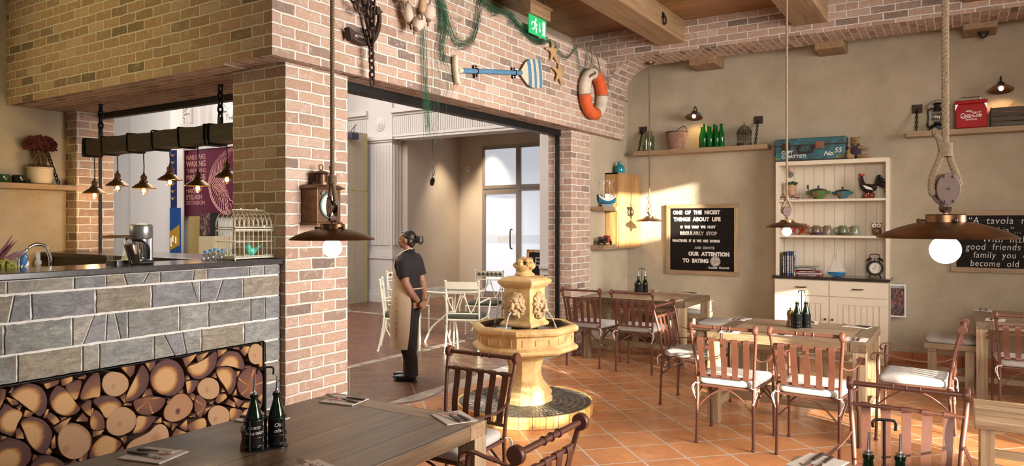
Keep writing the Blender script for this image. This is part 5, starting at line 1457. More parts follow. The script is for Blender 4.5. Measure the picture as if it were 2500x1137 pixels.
# ================================================================== WALL LAMPS
def sconce(x, z, label):
    t = thing('wall_lamp', label, 'lamp', (x, YB, z), 0, 'swan neck wall lamps')
    b = MB(); b.at((0,0,0.03),(R(90),0,0)); b.lathe([(0,0),(0.055,0),(0.055,0.008),(0.035,0.018),(0.015,0.024),(0,0.024)], 24); b.build('wall_plate', M['verdigris'], t, smooth=40)
    a = MB(); a.tube(cat([(0,-0.02,0.03),(0,-0.06,0.10),(0,-0.13,0.145),(0,-0.185,0.10),(0,-0.19,0.05)],6), 0.008, 8); a.build('swan_neck', M['bronze_dark'], t, smooth=50)
    s = MB(); s.at((0,-0.19,0),(R(-14),0,0)); s.lathe([(0.118,-0.012),(0.12,-0.008),(0.085,0.018),(0.058,0.034),(0.038,0.055),(0.030,0.075),(0.012,0.088),(0,0.089),(0,0.082),(0.026,0.070),(0.034,0.052),(0.055,0.030),(0.083,0.014),(0.118,-0.012)], 32); s.build('shade', M['bronze_dark'], t, smooth=40)
    u = MB(); u.ball((0,-0.19,0.006), (0.024,0.024,0.026), 16, 10); u.build('glowing_bulb', M['bulb'], t, smooth=60)
    lamp('wall_lamp_light', 'SPOT', (x, YB-0.19, z-0.025), 6, (1.0,0.66,0.30), (0,0.25,-1), spot_size=R(130), spot_blend=0.6, shadow_soft_size=0.03)
    return t
q = P(1694, 285, Y=YB-0.19); sconce(q.x, q.z, 'swan neck wall lamp shining above the green bottles on the wall shelf')
q = P(2444, 217, Y=YB-0.19); sconce(q.x, q.z, 'swan neck wall lamp above the red metal cooler')

# dome camera on the rear beam
q = P(2387, 92, Y=9.42)
dc = thing('security_camera', 'small dark dome camera under the short ceiling beam at the right', 'camera', (0.19, 9.40, 3.74))
b = MB(); b.lathe([(0,0),(0.055,0),(0.055,-0.02),(0.048,-0.028),(0,-0.028)], 24); b.build('mount', M['rust_iron'], dc, smooth=40)
b = MB(); b.ball((0,0,-0.03), (0.043,0.043,0.04), 20, 12); b.build('dome', M['black'], dc, smooth=60)
b = MB(); b.at((0,-0.03,-0.05),(R(60),0,0)); b.lathe([(0,0),(0.014,0),(0.014,0.012),(0,0.012)], 16); b.build('lens', M['grey_steel'], dc, smooth=40)
# ring hook on the beam
hk = thing('iron_ring', 'iron ring on a small plate on the side of the ceiling beam', 'hook', (-2.94, 7.95, 4.05))
b = MB(); b.box((0,-0.03,-0.035),(0.01,0.03,0.035)); b.build('plate', M['black_iron'], hk)
b = MB(); b.torus((0.022,0,-0.055), 0.05, 0.009, 20, 8, 'x'); b.build('ring', M['black_iron'], hk, smooth=60)

# ================================================================== EXIT SIGN
es = thing('exit_sign', 'green running man exit sign hung from a wooden block under the ceiling', 'sign', (-3.90, 6.71, 3.87))
b = MB(); b.box((-0.045,-0.215,0.0),(0.045,0.215,0.135)); b.build('wooden_block', M['beam_wood'], es, bevel=0.006)
b = MB(); b.box((-0.06,-0.24,0.115),(0.06,0.24,0.145)); b.build('wooden_cap', M['beam_wood'], es, bevel=0.006)
b = MB()
for y in (-0.09, 0.12): b.tube([(0,y,0.14),(0,y,CEIL-3.87)], 0.004, 6)
b.build('hanging_rods', M['black_iron'], es)
b = MB(); b.box((-0.006,-0.185,-0.20),(0.006,0.185,0.0)); pn = b.build('panel', glow('lit_green_panel', (0.02,0.40,0.13), 0.35), es, bevel=0.002)
g = MB(); T = lambda y, z, x: (0.0065+x, y, z-0.20)
def poly2(pts): g.prism(pts, 0.0, 0.0015, lambda y, z, x: T(y, z, x))
poly2([(0.10,0.025),(0.155,0.025),(0.155,0.175),(0.10,0.175)])                              # door
poly2([(0.036,0.07),(0.046,0.07),(0.046,0.15),(0.036,0.15)]); poly2([(0.018,0.075),(0.041,0.045),(0.064,0.075)])   # arrow
hc = [( -0.050+0.016*math.cos(a), 0.163+0.016*math.sin(a)) for a in [2*PI*i/14 for i in range(14)]]; poly2(hc)
for qd in ([(-0.085,0.14),(-0.055,0.146),(-0.040,0.095),(-0.072,0.085)], [(-0.085,0.14),(-0.125,0.135),(-0.140,0.095),(-0.128,0.092),(-0.115,0.122),(-0.08,0.125)],
           [(-0.055,0.146),(-0.030,0.120),(-0.008,0.115),(-0.008,0.103),(-0.036,0.106),(-0.06,0.128)],
           [(-0.060,0.092),(-0.040,0.095),(-0.022,0.068),(-0.026,0.022),(-0.042,0.022),(-0.042,0.062)], [(-0.072,0.086),(-0.056,0.090),(-0.082,0.050),(-0.125,0.046),(-0.125,0.060),(-0.092,0.064)]): poly2(qd)
g.build('pictogram', glow('lit_white_pictogram', (0.85,0.9,0.82), 0.5), pn)

# ================================================================== NAUTICAL DECORATION ON THE BULKHEAD
XB = XF
# paddle
pa, pb = P(1118, 172, X=XB+0.04), P(1262, 176, X=XB+0.04); tip = P(1322, 180, X=XB+0.04)
dv = (tip-pa); Lp = math.hypot(dv.y, dv.z); ang = math.atan2(dv.z, dv.y)
pd = thing('paddle', 'wooden paddle with blue shaft and blue striped blade on the brick bulkhead', 'paddle', (XB+0.04, pa.y, pa.z)); pd.rotation_euler.x = ang
blue = plain('worn_blue_paint', (0.075,0.20,0.33), 0.6, 0, 0.25, 30); cream = plain('worn_cream_paint', (0.60,0.52,0.38), 0.6, 0, 0.2, 25)
Ls = Lp*0.72
b = MB(); b.tube([(0,0.05,0),(0,Ls,0)], 0.024, 12); b.build('shaft', blue, pd, smooth=50)
b = MB(); b.tube([(0,-0.01,0),(0,0.06,0)], [0.028,0.024], 12)
b.sweep(cat([(0,-0.005,-0.115),(0,-0.03,-0.09),(0,-0.035,0),(0,-0.03,0.10),(0,-0.015,0.125)],5), [(math.cos(a)*0.024, math.sin(a)*0.030) for a in [2*PI*i/10 for i in range(10)]], False, None, (1,0,0)); b.build('grip', cream, pd, smooth=60)
w = 0.165
def blw(t): return [0.03,0.075,0.12,0.15,0.162,0.165,0.164,0.160,0.155][min(8,int(t*8))]*(1)
st_ = [0,0.125,0.25,0.36,0.46,0.58,0.68,0.82,0.95,1.0]; Lb = Lp-Ls
def half(t):
    ks = [(0,0.028),(0.12,0.07),(0.25,0.115),(0.40,0.145),(0.55,0.155),(0.8,0.158),(1.0,0.15)]
    for (a, va), (c, vc) in zip(ks, ks[1:]):
        if a <= t <= c: return va+(vc-va)*(t-a)/(c-a)
    return 0.15
def blade_piece(t0, t1, name, mat, parent):
    mb = MB(); rings = []
    for i in range(7):
        t = t0+(t1-t0)*i/6; h = half(t); y = Ls+Lb*t
        rings.append([(0.011,y,-h*0.6),(0.004,y,-h),(-0.006,y,-h),(-0.010,y,0),(-0.006,y,h),(0.004,y,h),(0.011,y,h*0.6),(0.014,y,0)])
    mb.loft(rings); return mb.build(name, mat, parent, smooth=40)
bl0 = blade_piece(0.0, 0.30, 'blade', cream, pd)
for i, (a, c) in enumerate(((0.30,0.46),(0.58,0.70),(0.83,0.97))): blade_piece(a, c, 'blue_stripe', blue, pd)
for a, c in ((0.46,0.58),(0.70,0.83),(0.97,1.0)): blade_piece(a, c, 'blade', cream, pd)
for yy in (0.30, Ls-0.13):
    b = MB(); b.torus((0,yy,0), 0.028, 0.006, 16, 6, 'y'); b.box((-0.04,yy-0.012,-0.06),(-0.028,yy+0.012,0.06)); b.box((-0.04,yy-0.008,-0.008),(0,yy+0.008,0.008)); b.ball((0,yy,-0.045), 0.011, 8, 6); b.ball((0,yy,0.045), 0.011, 8, 6); b.build('clamp', M['black_iron'], pd, smooth=40)

# life ring
lc = P(1449, 229, X=XB+0.085)
lr = thing('life_ring', 'orange and white life ring hanging at the right end of the brick bulkhead', 'life ring', (XB+0.085, lc.y, lc.z))
white_r = plain('worn_white_canvas', (0.62,0.53,0.42), 0.8, 0, 0.2, 12, 0.1); orange_r = plain('orange_canvas', (0.62,0.10,0.02), 0.75, 0, 0.2, 14, 0.1)
for (a0, a1, m, nm) in ((92,190,white_r,'white_canvas'),(190,285,orange_r,'orange_canvas'),(285,362,white_r,'white_canvas'),(2,92,orange_r,'orange_canvas')):
    b = MB(); b.torus((0,0,0), 0.25, 0.072, 26, 16, 'x', R(a0), R(a1)); b.build(nm, m, lr, smooth=60)
for a in (92, 190, 285, 2):
    b = MB(); c, s = math.cos(R(a)), math.sin(R(a)); pts = []
    for k in range(18):
        th = 2*PI*k/18; rr = 0.25+0.074*math.cos(th); pts.append((0.074*math.sin(th), rr*c, rr*s))
    b.tube(pts, 0.006, 6, True); b.build('seam_cord', M['rope'], lr, smooth=60)
b = MB(); b.tube(cat([(0.02,-0.18,0.25),(0.03,-0.10,0.42),(-0.03,-0.02,0.60),(0.02,0.08,0.44),(0.03,0.14,0.28)],6), 0.007, 6)
b.tube(cat([(0.06,-0.24,0.16),(0.09,-0.19,0.20),(0.09,-0.13,0.22),(0.06,-0.10,0.25)],5), 0.014, 8); b.build('hanging_rope', M['rope'], lr, smooth=60)
for k, a in enumerate((118, 126, 134, 142)):
    b = MB(); c, s = math.cos(R(a)), math.sin(R(a)); b.cbox((0.066, 0.235*c, 0.235*s), (0.004, 0.012, 0.022), (R(a),0,0)); b.build('stencil_mark', M['black'], lr)
# starfish
starm = plain('dried_starfish', (0.46,0.29,0.13), 0.9, 0, 0.3, 70, 0.6)
def starfish(px, py, rot, label, L=0.145):
    c = P(px, py, X=XB+0.03); t = MB(); 
    for k in range(5):
        a = rot+k*2*PI/5; ll = L*(1.0+0.15*math.sin(k*2.3))
        t.tube(cat([(0,0,0),(0.008,math.cos(a)*ll*0.5,math.sin(a)*ll*0.5),(-0.004,math.cos(a+0.12)*ll,math.sin(a+0.12)*ll)],4), [0.034,0.034,0.031,0.028,0.024,0.020,0.016,0.012,0.007], 8)
    o = fuse(t, 'starfish', starm, 0.006, None, 2); o.location = c; o.scale.x = 0.7
    tag(o, label, 'starfish', 'dried starfish')
starfish(1349, 126, R(100), 'upper dried starfish right under the exit sign')
starfish(1364, 180, R(85), 'lower dried starfish between the paddle blade and the life ring')
# anchor with chain
ac = thing('anchor', 'rusty iron anchor on the brick bulkhead with one fluke pointing left', 'anchor', P(900, 60, X=XB+0.06))
def aP(px, py, off=0.0): v = P(px, py, X=XB+0.06); w_ = P(900, 60, X=XB+0.06); return (off, v.y-w_.y, v.z-w_.z)
b = MB(); b.sweep([aP(872,-90),aP(890,20),aP(908,100)], [(-0.016,-0.014),(0.016,-0.014),(0.016,0.014),(-0.016,0.014)], False, [1,1,1.2], (1,0,0)); b.build('shank', M['rust_iron'], ac, bevel=0.003)
arm_ = cat([aP(850,75),aP(862,92),aP(880,103),aP(903,104),aP(918,82),aP(926,50),aP(924,18)],5); n = len(arm_)
b = MB(); b.sweep(arm_, [(math.cos(a)*0.019, math.sin(a)*0.024) for a in [2*PI*i/8 for i in range(8)]], False, [0.6+0.6*math.sin(PI*i/(n-1)) for i in range(n)], (1,0,0)); b.build('arms', M['rust_iron'], ac, smooth=40)
for (q0, q1, q2) in (((846,66),(866,82),(852,100)), ((914,15),(930,32),(915,38))):
    b = MB(); tri = [aP(*q0), aP(*q1), aP(*q2)]; b.prism([(t_[1], t_[2]) for t_ in tri], -0.03, 0.03, lambda y, z, x: (x, y, z)); b.build('fluke', M['rust_iron'], ac, bevel=0.005)
b = MB(); b.tube([aP(850,-40,-0.0),aP(905,-60,0.0)], 0.018, 8); b.build('stock', M['rust_iron'], ac)
chn = thing('anchor_chain', 'rusty chain looped over the anchor, its end hanging free below', 'chain', P(900, 60, X=XB+0.10))
def cP(px, py, off=0.0): v = P(px, py, X=XB+0.10); w_ = P(900, 60, X=XB+0.10); return (off, v.y-w_.y, v.z-w_.z)
b = MB(); 
for a_, c_ in (((848,-30),(874,25)),((874,25),(892,28)),((892,28),(905,-60)),((900,-60),(902,40)),((911,-60),(909,60)),((896,75),(906,110)),((909,60),(906,110)),((906,104),(909,208))): b.chain(cP(*a_), cP(*c_), 0.075, 0.009, 0.6)
b.build('links', M['rust_iron'], chn, smooth=60)
# fishing floats
fl = plain('pale_float', (0.60,0.47,0.37), 0.6, 0, 0.1, 8); crk = plain('cork_float', (0.45,0.28,0.16), 0.9, 0, 0.2, 50)
def floatbuoy(px, py, w, h, tilt, m, label, off=0.10):
    c = P(px, py, X=XB+off); t = thing('fishing_float', label, 'float', c, 0, 'fishing floats'); t.rotation_euler = (R(tilt),0,0)
    b = MB(); b.ball((0,0,0), (w*0.9,w,h), 24, 16); b.build('body', m, t, smooth=60)
    b = MB(); b.torus((0,0,-h*0.95), w*0.32, 0.009, 16, 6); b.torus((0,0,-h*1.05), w*0.2, 0.008, 12, 6); b.tube([(0,0,-h),(0.004,0.006,-h-0.05)], 0.008, 6); b.tube([(0,0,h*0.97),(0,0,h+0.06)], 0.008, 6); b.build('knot', M['rope'], t, smooth=60)
floatbuoy(998, 32, 0.050, 0.085, 8, fl, 'pale egg shaped fishing float hanging left in the bunch')
floatbuoy(1023, 55, 0.055, 0.085, -35, fl, 'pale fishing float hanging lowest in the bunch, tilted', 0.16)
floatbuoy(1047, 30, 0.065, 0.075, -10, fl, 'round pale fishing float half behind the green net', 0.10)
floatbuoy(1031, 12, 0.038, 0.075, -5, crk, 'long brown fishing float in the middle of the bunch', 0.22)
floatbuoy(985, -12, 0.055, 0.06, 0, crk, 'brown fishing float cut by the top edge above the pale egg float', 0.10)
# green net draped along the bulkhead
netm = plain('green_net_twine', (0.018,0.085,0.04), 0.9, 0, 0.35, 40)
def net():
    mb = MB(); rnd = random.Random(21)
    def P2(px, py, off): return P(px, py, X=XB+off)
    def strand(pts, spread, k, r=0.0019):
        for _ in range(k):
            a, b_ = rnd.gauss(0,spread), rnd.gauss(0,spread); ph = rnd.uniform(0,6); o = rnd.uniform(0.012,0.055)
            q = []
            for i, (x, y) in enumerate(pts):
                q.append(P2(x+a+2.5*math.sin(ph+i*1.7), y+b_*1.0+2.5*math.cos(ph*1.3+i*2.1), o+0.012*math.sin(i+ph)))
            mb.tube(cat(q,4), r, 3)
    strand([(1068,-20),(1075,15),(1085,60),(1078,110),(1084,150)], 6, 28, 0.0014)
    strand([(1070,-20),(1080,40),(1076,75)], 5, 24, 0.0014)
    strand([(1080,10),(1098,70),(1120,108),(1148,100),(1163,60),(1170,10),(1176,-20)], 5, 21, 0.0014)
    strand([(1165,-15),(1180,8),(1205,25),(1230,32),(1252,40)], 4, 26, 0.0014)
    strand([(1195,15),(1208,38),(1225,25)], 4, 11, 0.0014)
    strand([(1245,38),(1262,55),(1290,85),(1312,103),(1335,98)], 3.6, 37, 0.0014)
    strand([(1340,97),(1352,110),(1368,132),(1385,141),(1398,130),(1406,112)], 1.8, 13, 0.0014)
    strand([(1406,112),(1410,140),(1418,170),(1427,182)], 2.4, 12, 0.0014)
    strand([(1430,130),(1432,150),(1426,178)], 2.0, 8, 0.0014)
    strand([(1432,128),(1445,150),(1462,172),(1478,190),(1486,215)], 1.8, 6, 0.0014)
    # loose curtain of thin threads
    strand([(1033,60),(1035,120),(1037,190),(1042,250),(1046,320)], 4.0, 20, 0.0010)
    strand([(1060,110),(1066,180),(1062,250),(1058,330)], 12, 16, 0.0008)
    strand([(1085,140),(1098,200),(1090,240)], 9, 12, 0.0010)
    strand([(1030,70),(1034,150),(1045,330)], 8, 8, 0.0008)
    # meshes between the swags
    for _ in range(150):
        x = rnd.uniform(1070,1165); y = rnd.uniform(-10,110)
        q = [P2(x,y,0.02), P2(x+rnd.uniform(-14,14), y+rnd.uniform(6,20), 0.03)]; mb.tube(q, 0.0011, 3)
    for _ in range(110):
        x = rnd.uniform(1240,1330); y = 45+(x-1240)*0.55+rnd.uniform(-6,12)
        q = [P2(x,y,0.02), P2(x+rnd.uniform(-10,10), y+rnd.uniform(4,14), 0.03)]; mb.tube(q, 0.0011, 3)
    o = mb.build('fishing_net', netm); tag(o, 'green fishing net draped in swags along the top of the brick bulkhead', 'net')
net()

# copper ship lantern on the near pier
ln = thing('ship_lantern', 'square copper ship lantern with round glass on the near brick pier', 'lantern', (XP, 3.725, 1.63))
D_ = 0.17
b = MB(); b.box((0.0,-0.115,0.02),(D_,0.115,0.265)); b.build('housing', M['copper_box'], ln, bevel=0.005)
b = MB(); b.box((0,-0.125,0.0),(D_+0.012,0.125,0.022)); b.box((0,-0.120,0.262),(D_+0.008,0.120,0.272)); b.build('base_plate', M['copper_box'], ln, bevel=0.003)
def fr_(z, k): return [(-0.0,-0.13*k,z),(D_*k+0.02*k,-0.13*k,z),(D_*k+0.02*k,0.13*k,z),(-0.0,0.13*k,z)]
b = MB(); b.loft([fr_(0.268,1.02),fr_(0.275,1.04),fr_(0.292,0.86),fr_(0.297,0.86)]); b.build('hipped_roof', M['copper_box'], ln, bevel=0.002)
b = MB(); b.lathe([(0,0.295),(0.062,0.295),(0.062,0.315),(0.052,0.318),(0.045,0.318),(0.045,0.372),(0.06,0.378),(0.066,0.382),(0.045,0.396),(0.02,0.404),(0,0.405)], 20, (D_/2,0,0)); b.build('chimney', M['copper_box'], ln, smooth=30)
b = MB()
for k in range(14):
    a = 2*PI*k/14; b.cbox((D_/2+0.046*math.cos(a), 0.046*math.sin(a), 0.345), (0.006,0.008,0.05), (0,0,a))
b.build('vent_fins', M['bronze_dark'], ln)
b = MB(); b.torus((D_/2,0,0.428), 0.020, 0.005, 18, 6, 'x'); b.build('ring', M['brass'], ln, smooth=60)
b = MB(); b.torus((D_+0.004,0,0.145), 0.085, 0.010, 32, 8, 'x'); b.build('porthole_ring', M['verdigris'], ln, smooth=60)
b = MB(); b.at((D_+0.002,0,0.145),(0,R(90),0)); b.lathe([(0,0),(0.078,0),(0.078,0.003),(0.06,0.010),(0,0.014)], 28); b.build('lens', M['pane_glow'], ln, smooth=60)
for (y, z) in ((-0.07,0.235),(0.03,0.05)):
    b = MB(); b.cbox((D_+0.006,y,z), (0.012,0.028,0.018), (R(40),0,0)); b.ball((D_+0.014,y,z), 0.006, 8, 6); b.build('latch', M['verdigris'], ln)

# hanging spotlight and wall box in the mall recess
q = P(1056, 440, Y=11.9)
hs = thing('hanging_spotlight', 'small black spotlight hung on a long rod in the recess beyond the entrance', 'spotlight', q)
b = MB(); b.tube([(0,0,0),(0,0,3.68-q.z)], 0.012, 8); b.build('rod', alu, hs)
b = MB(); b.at((0.0,0,-0.01),(R(25),R(35),0)); b.lathe([(0,-0.10),(0.042,-0.10),(0.050,-0.06),(0.050,0.02),(0.035,0.06),(0,0.07)], 16); b.build('head', M['black'], hs, smooth=40)
b = MB(); b.tube(cat([(0.012,0,0.30),(0.05,0,0.15),(-0.03,0.02,0.06),(0.02,0,0.0)],5), 0.008, 6); b.build('cable', M['black'], hs)
q = P(1144, 414, Y=YD); 
wbx = thing('wall_sensor', 'small white box on the recess wall left of the glass door', 'sensor', (q.x, YD, q.z))
b = MB(); b.box((-0.05,-0.03,-0.05),(0.05,0,0.05)); b.build('case', M['white'], wbx, bevel=0.006)
b = MB(); b.box((-0.012,-0.034,-0.01),(0.012,-0.03,0.03)); b.build('slot', M['black'], wbx)
q = P(880, 346, X=-10.2)
SPK = pj = thing('loudspeaker', 'small dark loudspeaker with loose cables on top of the plasterboard hoarding', 'speaker', (-10.45, q.y, 3.27))
b = MB(); b.box((-0.03,-0.16,0.0),(0.18,0.16,0.2)); b.build('cabinet', plain('navy_case', (0.03,0.03,0.07), 0.5), pj, bevel=0.006)
b = MB(); b.tube(cat([(0.05,0.05,0.2),(0.05,0.10,0.42),(0.02,0.2,0.50),(0.0,0.06,0.36),(0.03,-0.05,0.25)],5), 0.012, 6); b.build('cable', M['black'], pj); pj.scale = (0.62,0.62,0.62); pj.location.z = 3.33
# ================================================================== BOARDS ON THE BACK WALL
def board(name, label, cat_, x0, x1, z0, z1, dep=0.045, fw=0.055):
    t = thing(name, label, cat_, ((x0+x1)/2, YB, z0)); w = (x1-x0)/2; h = z1-z0
    f = MB()
    f.box((-w,-dep,0),(w,0,fw)); f.box((-w,-dep,h-fw),(w,0,h)); f.build('frame', M['rail_wood_x'], t, bevel=0.003)
    f = MB(); f.box((-w,-dep,fw),(-w+fw,0,h-fw)); f.box((w-fw,-dep,fw),(w,0,h-fw)); f.build('frame_side', M['leg_wood'], t, bevel=0.003)
    b = MB(); n = 10
    for i in range(n): b.box((-w+fw, -dep+0.012, fw+(h-2*fw)*i/n+0.0012), (w-fw, -0.004, fw+(h-2*fw)*(i+1)/n-0.0012))
    pn = b.build('black_panel', M['black_paint'], t)
    return t, pn, w, h
lb, pn, w, h = board('letter_board', 'black letter board in an oak frame about the nicest things in life', 'sign', -3.50, -2.51, 0.94, 1.90)
# crop of the board: 870 px wide, 860 px high inner field
def on_board(txt, u, v, size, mat, bold=0.004, shear=0.0, sx=1.0):
    """u, v: lower left of the text as a share of the inner field"""
    iw, ih = 2*w-0.11, h-0.11
    return words(txt, size, mat, 'lettering', pn, (-w+0.055+u*iw, -0.0345, 0.055+v*ih), FACE_Y, 0.002, bold, shear, 'LEFT', 1.05, sx*0.885)
a_ = [on_board('ONE  OF  THE  NICEST', 0.045, 0.905, 0.069, M['chalk']), on_board('THINGS  ABOUT  LIFE', 0.055, 0.795, 0.072, M['chalk']),
      on_board('IS  THE  WAY  WE  MUST', 0.165, 0.680, 0.047, M['chalk'], 0.0028), on_board('WHATEVER  IT  IS  WE  ARE  DOING', 0.035, 0.458, 0.046, M['chalk'], 0.0028, 0, 0.95),
      on_board('OUR  ATTENTION', 0.295, 0.240, 0.073, M['chalk']), on_board('TO  EATING', 0.205, 0.130, 0.070, M['chalk']),
      on_board('-Luciano  Pavarotti', 0.600, 0.040, 0.044, M['chalk'], 0.0008, 0.25, 0.9)]
join_meshes(a_, 'white_lettering')
a_ = [on_board('REGULARLY  STOP', 0.16, 0.570, 0.066, M['grey_chalk']), on_board('AND  DEVOTE', 0.395, 0.348, 0.045, M['grey_chalk'], 0.0025)]
join_meshes(a_, 'grey_lettering')
iw, ih = 2*w-0.11, h-0.11
sx_, sz_ = -w+0.055+0.715*iw, 0.055+0.155*ih
s = MB(); s.at((sx_,-0.0345,sz_),(R(90),0,0)); s.lathe([(0,0),(0.069,0),(0.069,0.004),(0,0.005)], 32); sm = s.build('smiley_disc', M['grey_chalk'], pn)
s = MB(); y = -0.041
for q in (-1, 1): s.tube(cat([(sx_+q*0.028-0.018,y,sz_+0.016),(sx_+q*0.028,y,sz_+0.034),(sx_+q*0.028+0.018,y,sz_+0.016)],6), 0.0042, 6)
s.tube(cat([(sx_-0.045,y,sz_-0.012),(sx_-0.025,y,sz_-0.036),(sx_,y,sz_-0.043),(sx_+0.025,y,sz_-0.036),(sx_+0.045,y,sz_-0.012)],6), 0.0042, 6)
s.build('smile', M['chalk'], sm)
qb, pn, w, h = board('chalk_quote_board', 'chalk quote board with an Italian saying, cut off by the right edge', 'sign', -0.115, 1.02, 1.09, 1.785)
def on_q(txt, x, z, size): return words(txt, size, M['chalk'], 'lettering', pn, (-w+x, -0.0345, h-z), FACE_Y, 0.0015, -0.0006, 0.12, 'LEFT', 1.12, 0.80)
a_ = [on_q('\u201cA  tavola  non  si', 0.165, 0.150, 0.115), on_q('invecchia\u201d...', 0.20, 0.255, 0.105), on_q('With  little  wine', 0.30, 0.355, 0.105), on_q('good  friends  and', 0.145, 0.440, 0.105), on_q("family  you  don't", 0.215, 0.530, 0.100), on_q('become  old  ~', 0.185, 0.625, 0.100)]
join_meshes(a_, 'chalk_lettering')
pet = plain('blue_chalk_flower', (0.20,0.27,0.42), 0.9)
for fx_, fz_ in ((0.115,0.10),(0.80,0.215)):
    s = MB()
    for k in range(5):
        a = k*2*PI/5; s.at((-w+fx_+0.026*math.cos(a), -0.0345, h-fz_+0.026*math.sin(a)), (R(90),0,0)); s.lathe([(0,0),(0.019,0),(0.019,0.002),(0,0.002)], 14)
    s.build('chalk_flower', pet, pn)

# ================================================================== WALL SHELVES WITH CHAINS
def shelf(label, x0, x1, z, dep, plates):
    t = thing('wall_shelf', label, 'shelf', ((x0+x1)/2, YB, z)); w = (x1-x0)/2
    MB().box((-w,-dep,-0.06),(w,0,0)).build('board', M['rail_wood_x'], t, bevel=0.004)
    for px, top in plates:
        x = px-(x0+x1)/2
        p = MB(); p.box((x-0.055,-0.012,top-0.05),(x+0.055,0,top+0.05)); p.ball((x-0.04,-0.012,top+0.035), 0.006, 6, 4); p.ball((x+0.04,-0.012,top+0.035), 0.006, 6, 4); p.build('wall_plate', M['rust_iron'], t)
        c = MB(); c.chain((x,-0.03,top-0.01),(x-0.0,-dep+0.03,0.012), 0.042, 0.0055, 0.62); c.build('chain', M['black_iron'], t, smooth=60)
    return t
Z1 = 2.65
pl, pr_ = P(1571, 318, Y=YB), P(1852, 293, Y=YB)
shelf('long oak wall shelf on chains above the letter board', -3.93, -2.10, Z1, 0.21, [(pl.x, pl.z-Z1), (pr_.x, pr_.z-Z1)])
Z2 = 2.70
p2 = P(2239, 266, Y=YB)
shelf('oak wall shelf on a chain at the upper right holding the red cooler', -0.555, 1.30, Z2, 0.20, [(p2.x, p2.z-Z2)])
YS = YB-0.105
def sx(px): return P(px, 400, Y=YS).x
# glass jar with tap
t = thing('glass_drinks_jar', 'clear glass drinks jar with a small tap at the left of the long wall shelf', 'jar', (sx(1583), YS, Z1))
b = MB(); b.lathe([(0,0.002),(0.082,0.002),(0.088,0.012),(0.088,0.19),(0.080,0.215),(0.058,0.235),(0.054,0.245),(0.054,0.268),(0.060,0.272),(0.060,0.280),(0.050,0.280),(0.050,0.24),(0.075,0.212),(0.083,0.19),(0.083,0.014),(0,0.010)], 32); b.build('glass_body', M['milky'] if 'milky' in M else M['clear'], t, smooth=40)
b = MB(); b.torus((0,0,0.262), 0.058, 0.004, 24, 6); b.build('wire_collar', M['steel'], t, smooth=60)
b = MB(); b.tube([(-0.02,-0.085,0.045),(-0.02,-0.125,0.045)], 0.009, 8); b.tube([(-0.02,-0.115,0.03),(-0.02,-0.115,0.085)], [0.009,0.005], 8); b.build('tap', M['black'], t, smooth=40)
# bark basket
t = thing('bark_basket', 'pinkish brown woven bark basket with a wire handle on the long wall shelf', 'basket', (sx(1652), YS, Z1))
bk = MB(); rnd = random.Random(9)
for k in range(22):
    z = 0.004+k*0.0108; r0 = 0.105+0.045*k/22; pts = []
    ph = rnd.uniform(0,6)
    for i in range(26):
        a = 2*PI*i/26; pts.append((r0*math.cos(a), 0.62*r0*math.sin(a), z+0.004*math.sin(2*a+ph)+rnd.uniform(-0.0015,0.0015)))
    bk.tube(pts, rnd.uniform(0.0055,0.0085), 5, True)
bk.lathe([(0,0.003),(0.10,0.003),(0.142,0.235)], 26, sy=0.62); bk.build('woven_body', plain('birch_bark', (0.29,0.17,0.125), 0.9, 0, 0.35, 40, 0.3), t, smooth=60)
b = MB(); b.tube(cat([(-0.145,0,0.235),(-0.05,-0.02,0.262),(0.0,-0.03,0.25),(0.05,-0.02,0.29),(0.11,0,0.315),(0.148,0,0.24)],5), 0.005, 6); b.tube([(0.0,-0.088,0.24),(0.0,-0.066,0.0)], 0.004, 6); b.tube([(0.12,-0.05,0.24),(0.09,-0.042,0.0)], 0.004, 6)
b.torus((0,0,0.24), 0.147, 0.007, 26, 6); b.build('rim_and_handle', M['rust_iron'], t, smooth=60)
# green bottles
def make_bottle(mat, H=0.30, r=0.036):
    b = MB(); b.lathe([(0,0.004),(r*0.85,0),(r,0.008),(r,H*0.50),(r*0.93,H*0.58),(r*0.62,H*0.72),(r*0.42,H*0.82),(r*0.38,H*0.95),(r*0.46,H*0.955),(r*0.46,H),(r*0.34,H),(r*0.34,H*0.83),(r*0.55,H*0.72),(r*0.86,H*0.57),(r*0.92,H*0.49),(r*0.92,0.012),(0,0.010)], 24)
    return b
BL = ['green glass bottle at the front left of the bottle row on the long wall shelf', 'tall green glass bottle behind the front left bottle of the row', 'green glass bottle at the back in the second gap of the bottle row', 'green glass bottle second from the left along the front of the row',
      'green glass bottle at the back with pale neck, middle of the row', 'green glass bottle third along the front of the bottle row', 'tall green glass bottle at the back right of the bottle row', 'green glass bottle at the right front end of the bottle row']
first = None
for i, (px, dy, k) in enumerate(((1713,0.02,0.97),(1719,-0.045,1.05),(1729,0.05,1.0),(1734,-0.06,0.92),(1744,0.03,1.05),(1750,-0.06,0.93),(1760,0.04,1.06),(1762,-0.055,1.02))):
    y = YS+dy; x = P(px, 330, Y=y).x
    if first is None:
        first = make_bottle(M['green_glass']).build('green_bottle', M['green_glass'], None, smooth=50); o = first
    else: o = first.copy(); COL.objects.link(o)
    o.location = (x, y, Z1); o.scale = (1,1,k); tag(o, BL[i], 'bottle', 'green glass bottles on the wall shelf')
